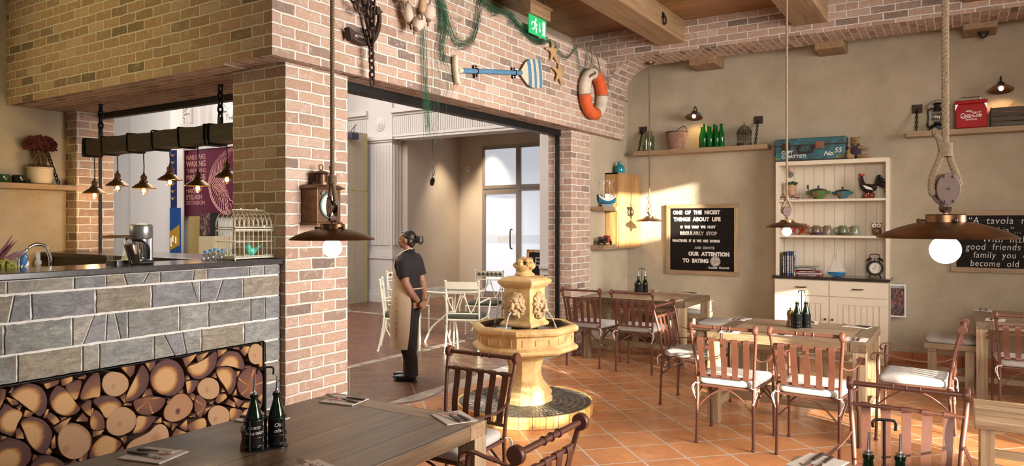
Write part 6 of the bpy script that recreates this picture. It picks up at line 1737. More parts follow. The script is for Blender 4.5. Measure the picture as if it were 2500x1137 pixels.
# rusty birdcage
t = thing('rusty_birdcage', 'small rusty domed birdcage at the right of the long wall shelf', 'birdcage', (sx(1817), YS, Z1))
b = MB(); b.lathe([(0,0),(0.094,0),(0.094,0.035),(0.088,0.038),(0.088,0.004),(0,0.004)], 24); b.build('base', M['rust_iron'], t, smooth=40)
b = MB()
for k in range(16):
    a = 2*PI*k/16; c, s = math.cos(a), math.sin(a)
    b.tube([(0.088*c,0.088*s,0.03),(0.088*c,0.088*s,0.14),(0.09*c,0.09*s,0.155),(0.083*c,0.083*s,0.195),(0.065*c,0.065*s,0.235),(0.035*c,0.035*s,0.262),(0.004*c,0.004*s,0.272)], 0.0022, 4)
for z, r in ((0.08,0.089),(0.11,0.089),(0.14,0.091),(0.155,0.092),(0.18,0.088),(0.205,0.080),(0.23,0.068)): b.torus((0,0,z), r, 0.003, 24, 5)
b.build('wire_bars', M['rust_iron'], t)
b = MB(); rnd = random.Random(4)
for k in range(60):
    a = rnd.uniform(0,2*PI); z = rnd.uniform(0.15,0.20); r = 0.09-0.1*(z-0.15)
    b.tube(cat([(r*math.cos(a),r*math.sin(a),z),((r+0.008)*math.cos(a+0.15),(r+0.008)*math.sin(a+0.15),z+0.012),(r*math.cos(a+0.3),r*math.sin(a+0.3),z)],3), 0.002, 4)
b.build('scroll_band', M['rust_iron'], t)
b = MB(); b.ball((0,0,0.278), 0.008, 10, 6); b.torus((0,0,0.297), 0.012, 0.0025, 14, 5, 'y'); b.build('hanging_ring', M['rust_iron'], t, smooth=60)
# hurricane lantern, red cooler, plank crate
YS2 = YB-0.10
def sx2(px): return P(px, 300, Y=YS2).x
t = thing('hurricane_lantern', 'dark hurricane lantern on the right wall shelf, half behind the lamp rope', 'lantern', (sx2(2288), YS2, Z2))
b = MB(); b.lathe([(0,0),(0.075,0),(0.078,0.01),(0.078,0.05),(0.06,0.07),(0.03,0.085),(0.03,0.095),(0.042,0.10),(0,0.10)], 24); b.build('fount', M['black_iron'], t, smooth=40)
b = MB(); b.lathe([(0,0.10),(0.040,0.10),(0.052,0.14),(0.048,0.20),(0.036,0.23),(0,0.23)], 24); b.build('globe_glass', M['clear'], t, smooth=50)
b = MB(); b.lathe([(0,0.228),(0.042,0.228),(0.042,0.25),(0.03,0.275),(0.03,0.30),(0.05,0.31),(0.03,0.325),(0,0.33)], 24); b.build('chimney_cap', M['black_iron'], t, smooth=40)
b = MB()
for s in (-1,1): b.tube(cat([(s*0.07,0,0.05),(s*0.092,0,0.06),(s*0.088,0,0.15),(s*0.088,0,0.24),(s*0.04,0,0.265)],5), 0.008, 8); b.ball((s*0.095,0,0.08), 0.014, 8, 6)
b.tube(cat([(-0.09,0,0.235),(-0.10,0.02,0.30),(0,0.03,0.36),(0.10,0.02,0.30),(0.09,0,0.235)],6), 0.003, 6)
for z in (0.14,0.19): b.torus((0,0,z), 0.056, 0.003, 20, 5)
b.build('side_tubes', M['black_iron'], t, smooth=50)
red = plain('red_enamel', (0.33,0.004,0.006), 0.45, 0, 0.08, 20, 0, 0, 0.2)
cx0, cx1 = sx2(2332), sx2(2410); cw = (cx1-cx0)/2
t = thing('metal_cooler', 'red metal picnic cooler with white script lettering and a wire handle', 'cooler', ((cx0+cx1)/2, YS2, Z2))
b = MB(); b.box((-cw,-0.09,0.003),(cw,0.09,0.275)); b.build('box', red, t, bevel=0.012, segs=3)
b = MB(); b.box((-cw-0.006,-0.097,0.272),(cw+0.006,0.097,0.312)); b.build('lid', red, t, bevel=0.012, segs=3)
b = MB(); b.tube(cat([(-0.09,-0.0,0.31),(-0.088,0,0.35),(-0.08,0,0.357),(0.08,0,0.357),(0.088,0,0.35),(0.09,0,0.31)],4), 0.005, 6); b.build('wire_handle', M['steel'], t, smooth=50)
for s in (-1,1):
    b = MB(); b.prism([(s*cw,0.27),(s*(cw-0.03),0.27),(s*cw,0.20)], -0.0925, -0.0905, lambda x, z, y: (x, y, z)); b.build('metal_corner', M['steel'], t)
a_ = [words('DRINK', 0.020, M['white'], 'lettering', t, (-0.05,-0.0915,0.182), FACE_Y, 0.001, 0.0008), words('Coca-Cola', 0.068, M['white'], 'lettering', t, (-0.105,-0.0915,0.122), FACE_Y, 0.001, 0.0010, 0.32, sx=0.68), words('IN BOTTLES', 0.020, M['white'], 'lettering', t, (-0.052,-0.0915,0.088), FACE_Y, 0.001, 0.0006)]
b = MB(); b.tube(cat([(-0.098,-0.092,0.124),(-0.07,-0.092,0.110),(-0.03,-0.092,0.117),(0.01,-0.092,0.112)],6), 0.003, 5); a_.append(b.build('lettering', M['white'], t))
b = MB(); b.tube(cat([(0.0,-0.092,0.168),(0.03,-0.092,0.177),(0.06,-0.092,0.172),(0.095,-0.092,0.182)],6), 0.003, 5); a_.append(b.build('lettering', M['white'], t))
join_meshes(a_, 'script_lettering')
ck0, ck1 = sx2(2421), sx2(2560)
t = thing('plank_crate', 'dark weathered plank crate on the right wall shelf beside the red cooler', 'crate', ((ck0+ck1)/2, YS2, Z2)); w = (ck1-ck0)/2
b = MB()
for i in range(4): b.box((-w,-0.10,0.003+i*0.052),(w,-0.085,0.050+i*0.052)); b.box((-w,0.085,0.003+i*0.052),(w,0.098,0.050+i*0.052))
b.build('planks', M['dark_board'], t, bevel=0.003)
MB().box((-w-0.012,-0.102,0.0),(-w,0.098,0.212)).build('end_board', M['dark_board'], t, bevel=0.003); MB().box((w,-0.102,0.0),(w+0.012,0.098,0.212)).build('end_board', M['dark_board'], t, bevel=0.003); MB().box((-w,-0.085,0.0),(w,0.085,0.01)).build('bottom', M['dark_board'], t)
b = MB(); b.at((-0.05,0,0.17),(0,R(45),0)); b.box((-0.075,-0.012,-0.075),(0.075,0.012,0.075)); bx = b.build('wooden_tile', M['beam_wood']); bx.location = t.location; tag(bx, 'square wooden tile standing on its corner in the plank crate', 'tile')

# ================================================================== WALL CABINET IN THE CORNER
t = thing('wall_cabinet', 'rustic wall cabinet with open side shelves in the sunlit corner', 'cabinet', (XP, 9.245, 1.30))
cy0, cy1 = 8.87-9.245, 9.625-9.245
b = MB(); b.box((0,cy0,0),(0.19,cy0+0.025,1.02)); b.box((0,cy1-0.02,0),(0.19,cy1,1.02)); b.box((0,cy0,1.0),(0.19,cy1,1.02)); b.box((0,cy0,0),(0.19,cy1,0.02)); b.box((0,cy0,0),(0.01,cy1,1.02)); b.build('case', M['cab_wood'], t, bevel=0.002)
b = MB(); n = 4
for i in range(n): a0 = cy0+0.0+(cy1-cy0)*i/n; b.box((0.19,a0+0.001,0.0),(0.208,a0+(cy1-cy0)/n-0.001,1.02))
dr_ = b.build('door', M['cab_wood'], t, bevel=0.0015)
b = MB(); yk = P(1534, 514, X=-3.90).y-9.245; zk = P(1534, 508, X=-3.9).z-1.30
b.box((0.208,yk-0.07,zk-0.012),(0.214,yk+0.11,zk+0.018)); b.build('hook_plate', M['black_iron'], dr_)
for q in (-0.02, 0.07):
    b = MB(); b.torus((0.225,yk+q,zk-0.055), 0.045, 0.006, 20, 6, 'x'); b.build('ring_handle', M['black_iron'], dr_, smooth=60)
ys0 = 8.42-9.245
MB().box((0,ys0,0.0),(0.195,cy0,0.055)).build('lower_shelf', M['rail_wood_y'], t, bevel=0.003)
zsh = 1.855-1.30
MB().box((0,ys0,zsh-0.05),(0.195,cy0,zsh)).build('upper_shelf', M['rail_wood_y'], t, bevel=0.003)
# teal bottle on top
q = P(1513, 420, X=-4.0)
t = thing('teal_jug', 'teal glazed jug standing on top of the corner wall cabinet', 'jug', (-4.0, q.y, 2.321))
teal = plain('teal_glaze', (0.01,0.20,0.24), 0.15, 0, 0.5, 14)
b = MB(); b.lathe([(0,0),(0.062,0),(0.07,0.01),(0.07,0.08),(0.062,0.105),(0.03,0.12),(0.022,0.13),(0.024,0.155),(0.034,0.165),(0.026,0.165),(0.018,0.15),(0,0.15)], 28); b.build('body', teal, t, smooth=40)
b = MB(); b.tube(cat([(0,-0.06,0.105),(0,-0.075,0.12),(0,-0.07,0.135),(0,-0.055,0.115)],4), 0.006, 6); b.build('lug', teal, t, smooth=50)
# fishing boat model
q = P(1482, 505, X=-4.0)
t = thing('model_fishing_boat', 'model fishing boat with blue hull and rigging on the upper side shelf', 'model boat', (-3.99, q.y-0.02, 1.856)); t.scale = (0.9, 0.66, 1); t.rotation_euler.z = R(-52)
b = MB(); rings = []
for i in range(11):
    u = i/10; y = -0.185+0.37*u; hw = 0.062*max(0.05, math.sin(PI*min(1.0, 0.16+0.86*u)))**0.7; keel = 0.034+0.022*(2*u-1)**2; dk = 0.105+0.055*(2*u-1)**2
    rings.append([(0,y*0.9,keel),(hw*0.6,y*0.94,keel+0.018),(hw,y,dk),(-hw,y,dk),(-hw*0.6,y*0.94,keel+0.018)])
b.loft(rings); b.build('hull', plain('hull_blue', (0.02,0.17,0.27), 0.4, 0, 0.2, 20), t, smooth=35)
b = MB(); rings = [[(x*1.05, y, z+0.006) if k in (2,3) else ((rings[q][2][0]*0.97*(1 if x > 0 else -1) if k else 0), y*1.02, rings[q][2][2]-0.026) for k, (x, y, z) in enumerate(r)] for q, r in enumerate(rings)]
b.loft(rings); b.build('white_strake', M['white'], t, smooth=35)
b = MB(); b.box((-0.035,-0.12,0.0),(0.035,0.12,0.04)); b.build('cradle', M['bar_dark'], t)
b = MB(); b.box((-0.028,-0.05,0.10),(0.028,0.05,0.165)); b.box((-0.034,-0.06,0.165),(0.034,0.06,0.172)); b.cbox((0,0.085,0.13),(0.04,0.05,0.05)); b.build('wheelhouse', M['white'], t)
b = MB()
for y0_, lean in ((-0.085,0.02),(0.065,-0.015)):
    b.tube([(0,y0_,0.10),(0,y0_+lean,0.36)], 0.004, 6)
    for d in (-0.07,0.07): b.tube([(0,y0_+lean*0.9,0.30),(d*0.3,y0_+d,0.36)], 0.0025, 5); b.tube([(0,y0_+lean,0.34),(d*0.4,y0_+d*1.3,0.13)], 0.0014, 4)
b.tube([(0,-0.18,0.15),(0,-0.065,0.36)], 0.0014, 4); b.tube([(0,0.18,0.15),(0,0.05,0.36)], 0.0014, 4); b.tube([(0,-0.065,0.355),(0,0.05,0.355)], 0.0014, 4)
b.build('masts_and_rigging', M['white'], t)
# little red truck
q = P(1474, 604, X=-3.98)
t = thing('model_truck', 'small vintage model truck with a red cab on the lower side shelf', 'toy truck', (-3.98, q.y+0.03, 1.356))
b = MB(); b.box((-0.035,0.03,0.03),(0.035,0.10,0.115)); b.box((-0.038,0.025,0.112),(0.038,0.105,0.122)); b.box((-0.03,0.10,0.03),(0.03,0.145,0.08)); b.build('red_cab', plain('truck_red', (0.30,0.03,0.02), 0.4), t, bevel=0.004)
b = MB(); b.box((-0.032,-0.14,0.028),(0.032,0.15,0.04)); b.box((-0.04,-0.14,0.04),(0.04,0.02,0.052))
for y in (-0.12,-0.08,-0.04,0.0): b.box((-0.04,y,0.05),(-0.034,y+0.006,0.10)); b.box((0.034,y,0.05),(0.04,y+0.006,0.10))
b.box((-0.041,-0.13,0.095),(-0.033,0.015,0.103)); b.box((0.033,-0.13,0.095),(0.041,0.015,0.103)); b.build('flatbed', M['black'], t)
for y in (-0.10,0.10):
    for s in (-1,1):
        b = MB(); b.at((s*0.042,y,0.028),(0,R(90),0)); b.lathe([(0,-0.008),(0.02,-0.008),(0.028,-0.005),(0.028,0.005),(0.02,0.008),(0,0.008)], 16); b.build('wheel', M['black'], t, smooth=40)
b = MB()
for k in range(3): b.at((0,-0.10+k*0.045,0.068),(0,R(90),0)); b.lathe([(0,-0.03),(0.014,-0.03),(0.017,0),(0.014,0.03),(0,0.03)], 12)
b.build('barrels', M['rust_iron'], t, smooth=40)

# ================================================================== CREAM CUPBOARD
HX0, HX1 = -1.97, -0.72; HC = (HX0+HX1)/2; HW = (HX1-HX0)/2
YF, YU = 9.20, 9.31        # front of the base, front of the shelves
hu = thing('hutch', 'cream painted kitchen dresser with open shelves, two drawers and two doors', 'cupboard', (HC, YB, 0))
l = lambda y: y-YB
b = MB(); b.box((-HW,l(YF)+0.02,0.06),(HW,-0.002,0.965)); b.box((-HW+0.03,l(YF)+0.05,0),(HW-0.03,-0.002,0.06)); b.build('base', M['hutch'], hu, bevel=0.003)
MB().box((-HW-0.022,l(YF)-0.018,0.965),(HW+0.022,-0.002,1.0)).build('worktop', plain('dark_granite', (0.035,0.026,0.022), 0.12, 0, 0.4, 60), hu, bevel=0.004)
for s in (-1, 1):
    x0, x1 = (-HW+0.006, -0.004) if s < 0 else (0.004, HW-0.006)
    d_ = MB().box((x0,l(YF),0.775),(x1,l(YF)+0.02,0.955)).build('drawer', M['hutch'], hu, bevel=0.003)
    c = (x0+x1)/2
    b = MB(); b.tube(cat([(c-0.055,l(YF)+0.002,0.872),(c-0.05,l(YF)-0.022,0.872),(c,l(YF)-0.026,0.870),(c+0.05,l(YF)-0.022,0.872),(c+0.055,l(YF)+0.002,0.872)],5), 0.007, 8); b.build('pull', M['bronze_dark'], d_, smooth=50)
    b = MB(); fw = 0.085
    b.box((x0,l(YF),0.09),(x1,l(YF)+0.02,0.09+fw)); b.box((x0,l(YF),0.765-fw),(x1,l(YF)+0.02,0.765)); b.box((x0,l(YF),0.09+fw),(x0+fw,l(YF)+0.02,0.765-fw)); b.box((x1-fw,l(YF),0.09+fw),(x1,l(YF)+0.02,0.765-fw))
    dd = b.build('door', M['hutch'], hu, bevel=0.004)
    b = MB(); n = 7; ww = (x1-x0-2*fw)/n
    for i in range(n): b.box((x0+fw+i*ww+0.0025,l(YF)+0.006,0.09+fw),(x0+fw+(i+1)*ww-0.0025,l(YF)+0.02,0.765-fw))
    b.build('bead_panel', M['hutch'], dd, bevel=0.0015)
    xk = x1-0.035 if s < 0 else x0+0.035
    b = MB(); b.at((xk,l(YF),0.50),(R(90),0,0)); b.lathe([(0,0),(0.006,0),(0.006,0.012),(0.014,0.018),(0.012,0.026),(0,0.028)], 16); b.build('knob', M['bronze_dark'], dd, smooth=40)
TS = 0.035; HT = 2.405
MB().box((-HW-0.005,l(YU),1.0),(-HW+TS,-0.002,HT)).build('side', M['hutch'], hu, bevel=0.003); MB().box((HW-TS,l(YU),1.0),(HW+0.005,-0.002,HT)).build('side', M['hutch'], hu, bevel=0.003)
MB().box((-HW+TS,l(YU),HT-0.05),(HW-TS,-0.002,HT)).build('top', M['hutch'], hu, bevel=0.003)
b = MB(); n = 10; ww = (2*HW-2*TS)/n
for i in range(n): b.box((-HW+TS+i*ww+0.0028,-0.018,1.0),(-HW+TS+(i+1)*ww-0.0028,-0.003,HT-0.05))
b.box((-HW+TS,-0.008,1.0),(HW-TS,-0.002,HT-0.05)); b.build('back_boards', M['hutch'], hu, bevel=0.002)
ZA, ZB = 1.935, 1.495
for z in (ZA, ZB): MB().box((-HW+TS,l(YU)+0.004,z-0.028),(HW-TS,-0.018,z)).build('shelf', M['hutch'], hu, bevel=0.002)
YH = 9.45
def hx(px, Y=YH): return P(px, 500, Y=Y).x
# on top: trunk and teddy bear
tx0, tx1 = hx(1893, 9.38), hx(2064, 9.38)
teal_t = NT('worn_teal_paint'); _v = teal_t.coord()
_n = teal_t.noise(_v, 7, 7, 0.7, 1.0)
teal_t.set(Base__Color=teal_t.ramp(_n, [(0.36,(0.05,0.035,0.028)),(0.47,(0.025,0.09,0.10)),(0.60,(0.03,0.15,0.19)),(0.74,(0.02,0.22,0.32))]), Roughness=0.5)
t = thing('storage_chest', 'worn teal metal trunk with rusty latches and white lettering on the dresser', 'trunk', ((tx0+tx1)/2, 9.47, HT)); w = (tx1-tx0)/2
MB().box((-w,-0.095,0.002),(w,0.11,0.20)).build('body', teal_t.m, t, bevel=0.008)
MB().box((-w-0.008,-0.104,0.195),(w+0.008,0.115,0.285)).build('lid', teal_t.m, t, bevel=0.012)
b = MB(); b.box((-w-0.009,-0.106,0.188),(w+0.009,-0.094,0.202)); b.box((-w-0.004,-0.100,0.0),(w+0.004,-0.09,0.02)); b.build('edge_band', M['rust_iron'], t)
for x in (-0.27, 0.12):
    b = MB(); b.box((x-0.05,-0.112,0.150),(x+0.05,-0.104,0.232)); b.cbox((x,-0.116,0.19),(0.05,0.012,0.05)); b.torus((x,-0.117,0.165), 0.018, 0.005, 12, 6, 'y'); b.build('latch', M['rust_iron'] if x < 0 else plain('rusty_copper_latch', (0.28,0.11,0.075), 0.6, 0.4), t, bevel=0.002)
b = MB(); b.tube(cat([(-0.12,-0.105,0.175),(-0.118,-0.13,0.12),(-0.08,-0.132,0.105),(0.0,-0.132,0.105),(0.04,-0.13,0.12),(0.042,-0.105,0.175)],5), 0.011, 8); b.cbox((-0.12,-0.10,0.17),(0.05,0.02,0.03)); b.cbox((0.042,-0.10,0.17),(0.05,0.02,0.03)); b.build('handle', M['rust_iron'], t, smooth=40)
for s in (-1,1): 
    b = MB(); b.tube(cat([(s*w,-0.05,0.17),(s*(w+0.02),-0.03,0.10),(s*(w+0.02),0.04,0.10),(s*w,0.06,0.17)],5), 0.008, 6); b.build('side_handle', M['rust_iron'], t)
b = MB(); b.box((w-0.11,-0.0965,0.004),(w-0.005,-0.094,0.065)); b.box((-w+0.005,-0.0965,0.004),(-w+0.06,-0.094,0.05)); b.build('corner_patch', plain('olive_patch', (0.16,0.17,0.07), 0.6, 0, 0.3, 60), t)
a_ = [words('CAPT\u1d3a', 0.055, M['chalk'], 'lettering', t, (-w+0.075,-0.0965,0.098), FACE_Y, 0.001, 0.0012), words('C. BATTISTI', 0.055, M['chalk'], 'lettering', t, (-w+0.075,-0.0965,0.045), FACE_Y, 0.001, 0.0012), words('No.', 0.075, M['chalk'], 'lettering', t, (0.16,-0.0965,0.06), FACE_Y, 0.001, 0.0012, 0.35), words('55', 0.085, M['chalk'], 'lettering', t, (0.275,-0.0965,0.09), FACE_Y, 0.001, 0.0012, 0.3)]
join_meshes(a_, 'white_lettering')
fur = plain('teddy_plush', (0.30,0.19,0.09), 0.95, 0, 0.25, 120, 0.5)
t = thing('teddy_bear', 'small brown teddy bear in dark dungarees sitting beside the trunk', 'teddy bear', (hx(2088, 9.42), 9.43, HT))
b = MB(); b.ball((0,0,0.095), (0.062,0.055,0.085), 16, 12); b.ball((0,-0.01,0.215), (0.055,0.05,0.05), 16, 12); b.ball((0.012,-0.055,0.205), (0.026,0.026,0.022), 12, 8)
for s in (-1,1): b.ball((s*0.042,0.0,0.258), (0.018,0.010,0.018), 10, 8)
b.tube([(-0.05,-0.01,0.14),(-0.075,-0.03,0.09),(-0.07,-0.055,0.05)], [0.024,0.026,0.022], 10); b.tube([(0.05,-0.01,0.15),(0.09,-0.02,0.125),(0.135,-0.03,0.118)], [0.022,0.023,0.018], 10); b.ball((0.14,-0.03,0.118), 0.019, 10, 8)
b.tube([(-0.03,-0.03,0.035),(-0.055,-0.09,0.032)], [0.034,0.030], 10); b.ball((-0.06,-0.105,0.042), (0.028,0.02,0.04), 10, 8); b.tube([(0.035,-0.03,0.03),(0.085,-0.06,0.026),(0.125,-0.075,0.026)], [0.034,0.03,0.026], 10); b.ball((0.135,-0.08,0.03), (0.022,0.022,0.03), 10, 8)
fuse(b, 'body', fur, 0.006, t, 3)
b = MB(); b.ball((0,-0.003,0.085), (0.067,0.060,0.075), 18, 12); b.cbox((0,-0.058,0.135),(0.07,0.012,0.05)); 
for s in (-1,1): b.tube(cat([(s*0.03,-0.06,0.15),(s*0.04,-0.03,0.182),(s*0.04,0.03,0.17)],4), 0.007, 6)
b.build('dungarees', plain('navy_dungarees', (0.035,0.022,0.04), 0.9), t, smooth=60)
b = MB(); b.ball((0.016,-0.080,0.211), (0.009,0.006,0.007), 8, 6); b.ball((-0.016,-0.055,0.228), 0.005, 8, 6); b.ball((0.028,-0.055,0.228), 0.005, 8, 6); b.build('face', M['black'], t, smooth=60)
# shelf A: books, potted plant, two tureens, rooster, two buttons on the boards
q0, q1 = hx(1905), hx(1955)
def make_book(label, size, c, loc, mat=None, title=None, lying=False, group='books in the dresser', grain=0.0):
    """spine towards -Y; standing or lying"""
    t = thing('book', label, 'book', loc, 0, group); sx_, sy_, sz_ = size
    col = plain('cover_%02x%02x%02x' % tuple(int(k*255) for k in c), c, 0.4, 0, 0.1, 40)
    b = MB()
    if lying: b.box((-sx_/2,-sy_/2,0),(sx_/2,sy_/2,0.003)); b.box((-sx_/2,-sy_/2,sz_-0.003),(sx_/2,sy_/2,sz_)); b.box((-sx_/2,-sy_/2,0),(sx_/2,-sy_/2+0.003,sz_))
    else: b.box((-sx_/2,-sy_/2,0),(-sx_/2+0.003,sy_/2,sz_)); b.box((sx_/2-0.003,-sy_/2,0),(sx_/2,sy_/2,sz_)); b.box((-sx_/2,-sy_/2,0),(sx_/2,-sy_/2+0.003,sz_))
    b.build('cover', col, t)
    b = MB()
    if lying: b.box((-sx_/2+0.004,-sy_/2+0.003,0.003),(sx_/2-0.004,sy_/2-0.004,sz_-0.003))
    else: b.box((-sx_/2+0.003,-sy_/2+0.003,0.003),(sx_/2-0.003,sy_/2-0.004,sz_-0.004))
    b.build('pages', M['paper'], t)
    if title is not None:
        b = MB(); rnd = random.Random(int(sum(c)*997)+int(sz_*1000)); 
        if lying:
            x = -sx_/2+0.03
            while x < sx_/2-0.06: k = rnd.uniform(0.008,0.03); b.box((x,-sy_/2-0.0006,sz_*0.32),(x+k,-sy_/2,sz_*0.68)); x += k+0.008
        else:
            z = 0.03
            while z < sz_-0.05: k = rnd.uniform(0.006,0.02); b.box((-sx_*0.26,-sy_/2-0.0006,z),(sx_*0.26,-sy_/2,z+k)); z += k+0.006
        b.build('spine_print', title, t)
    return t
make_book('brown book at the bottom of the pair under the potted plant', ((q1-q0),0.15,0.028), (0.20,0.10,0.075), ((q0+q1)/2, YH, ZA), lying=True, title=M['chalk'])
make_book('pinkish book on top of the pair under the potted plant', ((q1-q0)*1.05,0.15,0.03), (0.42,0.25,0.19), ((q0+q1)/2+0.005, YH, ZA+0.0285), lying=True, title=M['bronze_dark'])
t = thing('potted_plant', 'dark leafy succulent in a terracotta pot standing on two books', 'potted plant', (hx(1932), YH, ZA+0.059))
b = MB(); b.lathe([(0,0),(0.045,0),(0.066,0.118),(0.070,0.118),(0.070,0.128),(0.060,0.128),(0.058,0.115),(0,0.112)], 28); b.build('pot', plain('terracotta_pot', (0.44,0.27,0.15), 0.85, 0, 0.2, 25), t, smooth=40)
b = MB(); rnd = random.Random(14)
for k in range(70):
    a = rnd.uniform(0,2*PI); e = rnd.uniform(0.15,1.4); L = rnd.uniform(0.05,0.085); c0_ = Vector((0.03*math.cos(a)*rnd.random(), 0.03*math.sin(a)*rnd.random(), 0.118)); d = Vector((math.cos(a)*math.cos(e), math.sin(a)*math.cos(e), math.sin(e)*0.75))
    b.tube([c0_, c0_+d*L*0.5, c0_+d*L*0.85, c0_+d*L], [0.004,0.010,0.011,0.002], 6)
b.build('leaves', plain('dark_green_leaf', (0.03,0.065,0.028), 0.4, 0, 0.4, 30), t, smooth=50)
def tureen(label, px, c, sc, ladle=False):
    t = thing('tureen', label, 'tureen', (hx(px), YH, ZA), 0, 'little lidded tureens'); m = plain('glaze_'+str(px), c, 0.12, 0, 0.25, 25)
    b = MB(); b.lathe([(0,0),(0.05*sc,0),(0.052*sc,0.006),(0.06*sc,0.02),(0.095*sc,0.07*sc),(0.104*sc,0.105*sc),(0.096*sc,0.108*sc),(0,0.108*sc)], 32); b.build('bowl', m, t, smooth=40)
    dk = M['black']
    b = MB(); b.lathe([(0.100*sc,0.107*sc),(0.096*sc,0.116*sc),(0.06*sc,0.130*sc),(0.02*sc,0.137*sc),(0.008,0.140*sc),(0.008,0.152*sc),(0.014,0.158*sc),(0.012,0.168*sc),(0,0.172*sc)], 32); b.build('lid', dk, t, smooth=40)
    for s in (-1,1): b = MB(); b.tube(cat([(s*0.092*sc,0,0.085*sc),(s*0.128*sc,0,0.098*sc),(s*0.13*sc,0,0.082*sc),(s*0.09*sc,0,0.065*sc)],5), 0.007, 8); b.build('handle', m, t, smooth=50)
    b = MB()
    for k in range(5):
        a = k*2*PI/5; b.ball((-0.02*sc+0.020*math.cos(a), -0.088*sc, 0.06*sc+0.020*math.sin(a)), (0.013*sc,0.008,0.013*sc), 8, 6)
    b.build('painted_flower', plain('flower_red', (0.34,0.09,0.035), 0.4), t, smooth=60)
    if ladle: b = MB(); b.tube(cat([(-0.085*sc,-0.05,0.02),(-0.10*sc,-0.05,0.10),(-0.112*sc,-0.045,0.16)],5), 0.006, 6); b.ball((-0.113*sc,-0.045,0.155), (0.012,0.008,0.028), 10, 6); b.build('ladle', dk, t, smooth=50)
tureen('green lidded tureen with a ladle on the upper dresser shelf', 1998, (0.09,0.16,0.045), 1.0, True)
tureen('small teal lidded tureen with red flower on the upper dresser shelf', 2057, (0.05,0.15,0.16), 0.86)
# rooster
t = thing('ceramic_rooster', 'black and white ceramic rooster with red comb on the upper dresser shelf', 'figurine', (hx(2120), YH, ZA)); t.scale = (0.80, 0.9, 1.0)
blk = plain('rooster_glaze', (0.02,0.014,0.012), 0.18, 0, 0.4, 30); rd = plain('rooster_red', (0.42,0.03,0.015), 0.25, 0, 0.2, 30)
b = MB(); b.ball((0.0,0,0.12), (0.085,0.055,0.058), 18, 12); b.tube(cat([(-0.05,0,0.13),(-0.085,0,0.18),(-0.092,0,0.225),(-0.098,0,0.25)],5), [0.05,0.049,0.047,0.045,0.043,0.041,0.039,0.037,0.035,0.033,0.032,0.031,0.030,0.030,0.029,0.028], 14); b.ball((-0.10,0,0.252), (0.030,0.026,0.028), 14, 10)
b.tube([(0.06,0,0.12),(0.10,0,0.15)], [0.045,0.035], 12)
fuse(b, 'body', blk, 0.005, t, 3)
b = MB()
for k in range(9):
    u = k/8; h_ = 0.265-0.11*u; rch = 0.10+0.055*math.sin(PI*u*0.8)
    b.tube(cat([(0.085,(k%3-1)*0.012,0.13+0.02*(1-u)),(0.10+0.03*u,(k%3-1)*0.018,0.20-0.03*u),(0.08+rch*0.55,(k%3-1)*0.022,h_),(0.09+rch,(k%3-1)*0.02,h_-0.035),(0.085+rch,(k%3-1)*0.015,h_-0.085)],5), [0.006+0.008*math.sin(PI*min(1,i/20)) for i in range(21)], 8)
b.build('tail', blk, t, smooth=50)
b = MB()
for k in range(5): b.ball((-0.125+k*0.016,0,0.283+0.008*math.sin(k*1.3+1)), (0.011,0.008,0.016), 8, 6)
b.ball((-0.122,0,0.222), (0.011,0.012,0.026), 10, 8); b.ball((-0.115,-0.02,0.252), (0.014,0.010,0.016), 8, 6); b.build('comb_and_wattle', rd, t, smooth=60)
b = MB(); b.tube([(-0.128,0,0.252),(-0.148,0,0.246)], [0.009,0.001], 8); b.build('beak', M['brass'], t)
b = MB()
for k in range(12): 
    u = k/11; b.tube([(-0.06+0.09*u,-0.050-0.006*math.sin(PI*u),0.155-0.03*u),(-0.02+0.09*u,-0.056,0.115-0.02*u)], [0.007,0.003], 6)
b.build('white_feathers', M['white'], t, smooth=60)
b = MB(); b.ball((-0.035,0,0.035), (0.045,0.05,0.042), 14, 8); b.ball((0.045,0,0.035), (0.045,0.05,0.042), 14, 8); b.lathe([(0,0),(0.09,0),(0.085,0.012),(0,0.02)], 24, sy=0.6); b.build('base', plain('rooster_base', (0.20,0.035,0.02), 0.3, 0, 0.5, 30), t, smooth=50)
b = MB(); b.lathe([(0.018,0),(0.02,0.05),(0.016,0.075)], 12); b.build('legs', M['white'], t, smooth=50)
for i, (px, py, r, c, lab) in enumerate(((1924,415,0.028,(0.50,0.22,0.17),'small pink disc on the dresser back boards above the potted plant'),(1929,426,0.042,(0.20,0.18,0.13),'grey spoked disc on the dresser back boards above the potted plant'))):
    q = P(px, py, Y=YB-0.02); t = thing('wall_disc', lab, 'ornament', (q.x, YB-0.018, q.z)); b = MB(); b.at((0,0,0),(R(90),0,0)); b.lathe([(0,0),(r,0),(r,0.006),(r*0.75,0.008),(0,0.006)], 24); b.build('disc', plain('disc_%d' % i, c, 0.6, 0, 0.3, 60), t, smooth=30)
    b = MB(); b.ball((0,-0.008,0), (r*0.2,0.004,r*0.2), 8, 6); b.build('centre', M['black'], t)
# shelf B: coral, mugs with saucers, owl
cor = plain('red_coral', (0.40,0.05,0.022), 0.6, 0, 0.3, 50)
b = MB(); rnd = random.Random(31)
def branch(p, d, r, n):
    q = p+d*rnd.uniform(0.025,0.045); b.tube([p, p.lerp(q,0.5)+Vector((rnd.uniform(-.004,.004),)*3), q], [r,r*0.95,r*0.85], 6)
    if n == 0: b.ball(q, r*1.15, 6, 4); return
    for _ in range(2 if rnd.random() < 0.8 else 3):
        e = (d+Vector((rnd.uniform(-.9,.9),rnd.uniform(-.6,.6),rnd.uniform(-.4,.7)))).normalized()
        if q.z+e.z*0.04 > 0.008: branch(q, e, r*0.86, n-1)
for k in range(9): branch(Vector((0.05*math.cos(k*0.8)-0.02,0.02*math.sin(k),0.008)), Vector((math.cos(k*0.75)*0.9,math.sin(k*1.9)*0.4,0.75)).normalized(), 0.0095, 3)
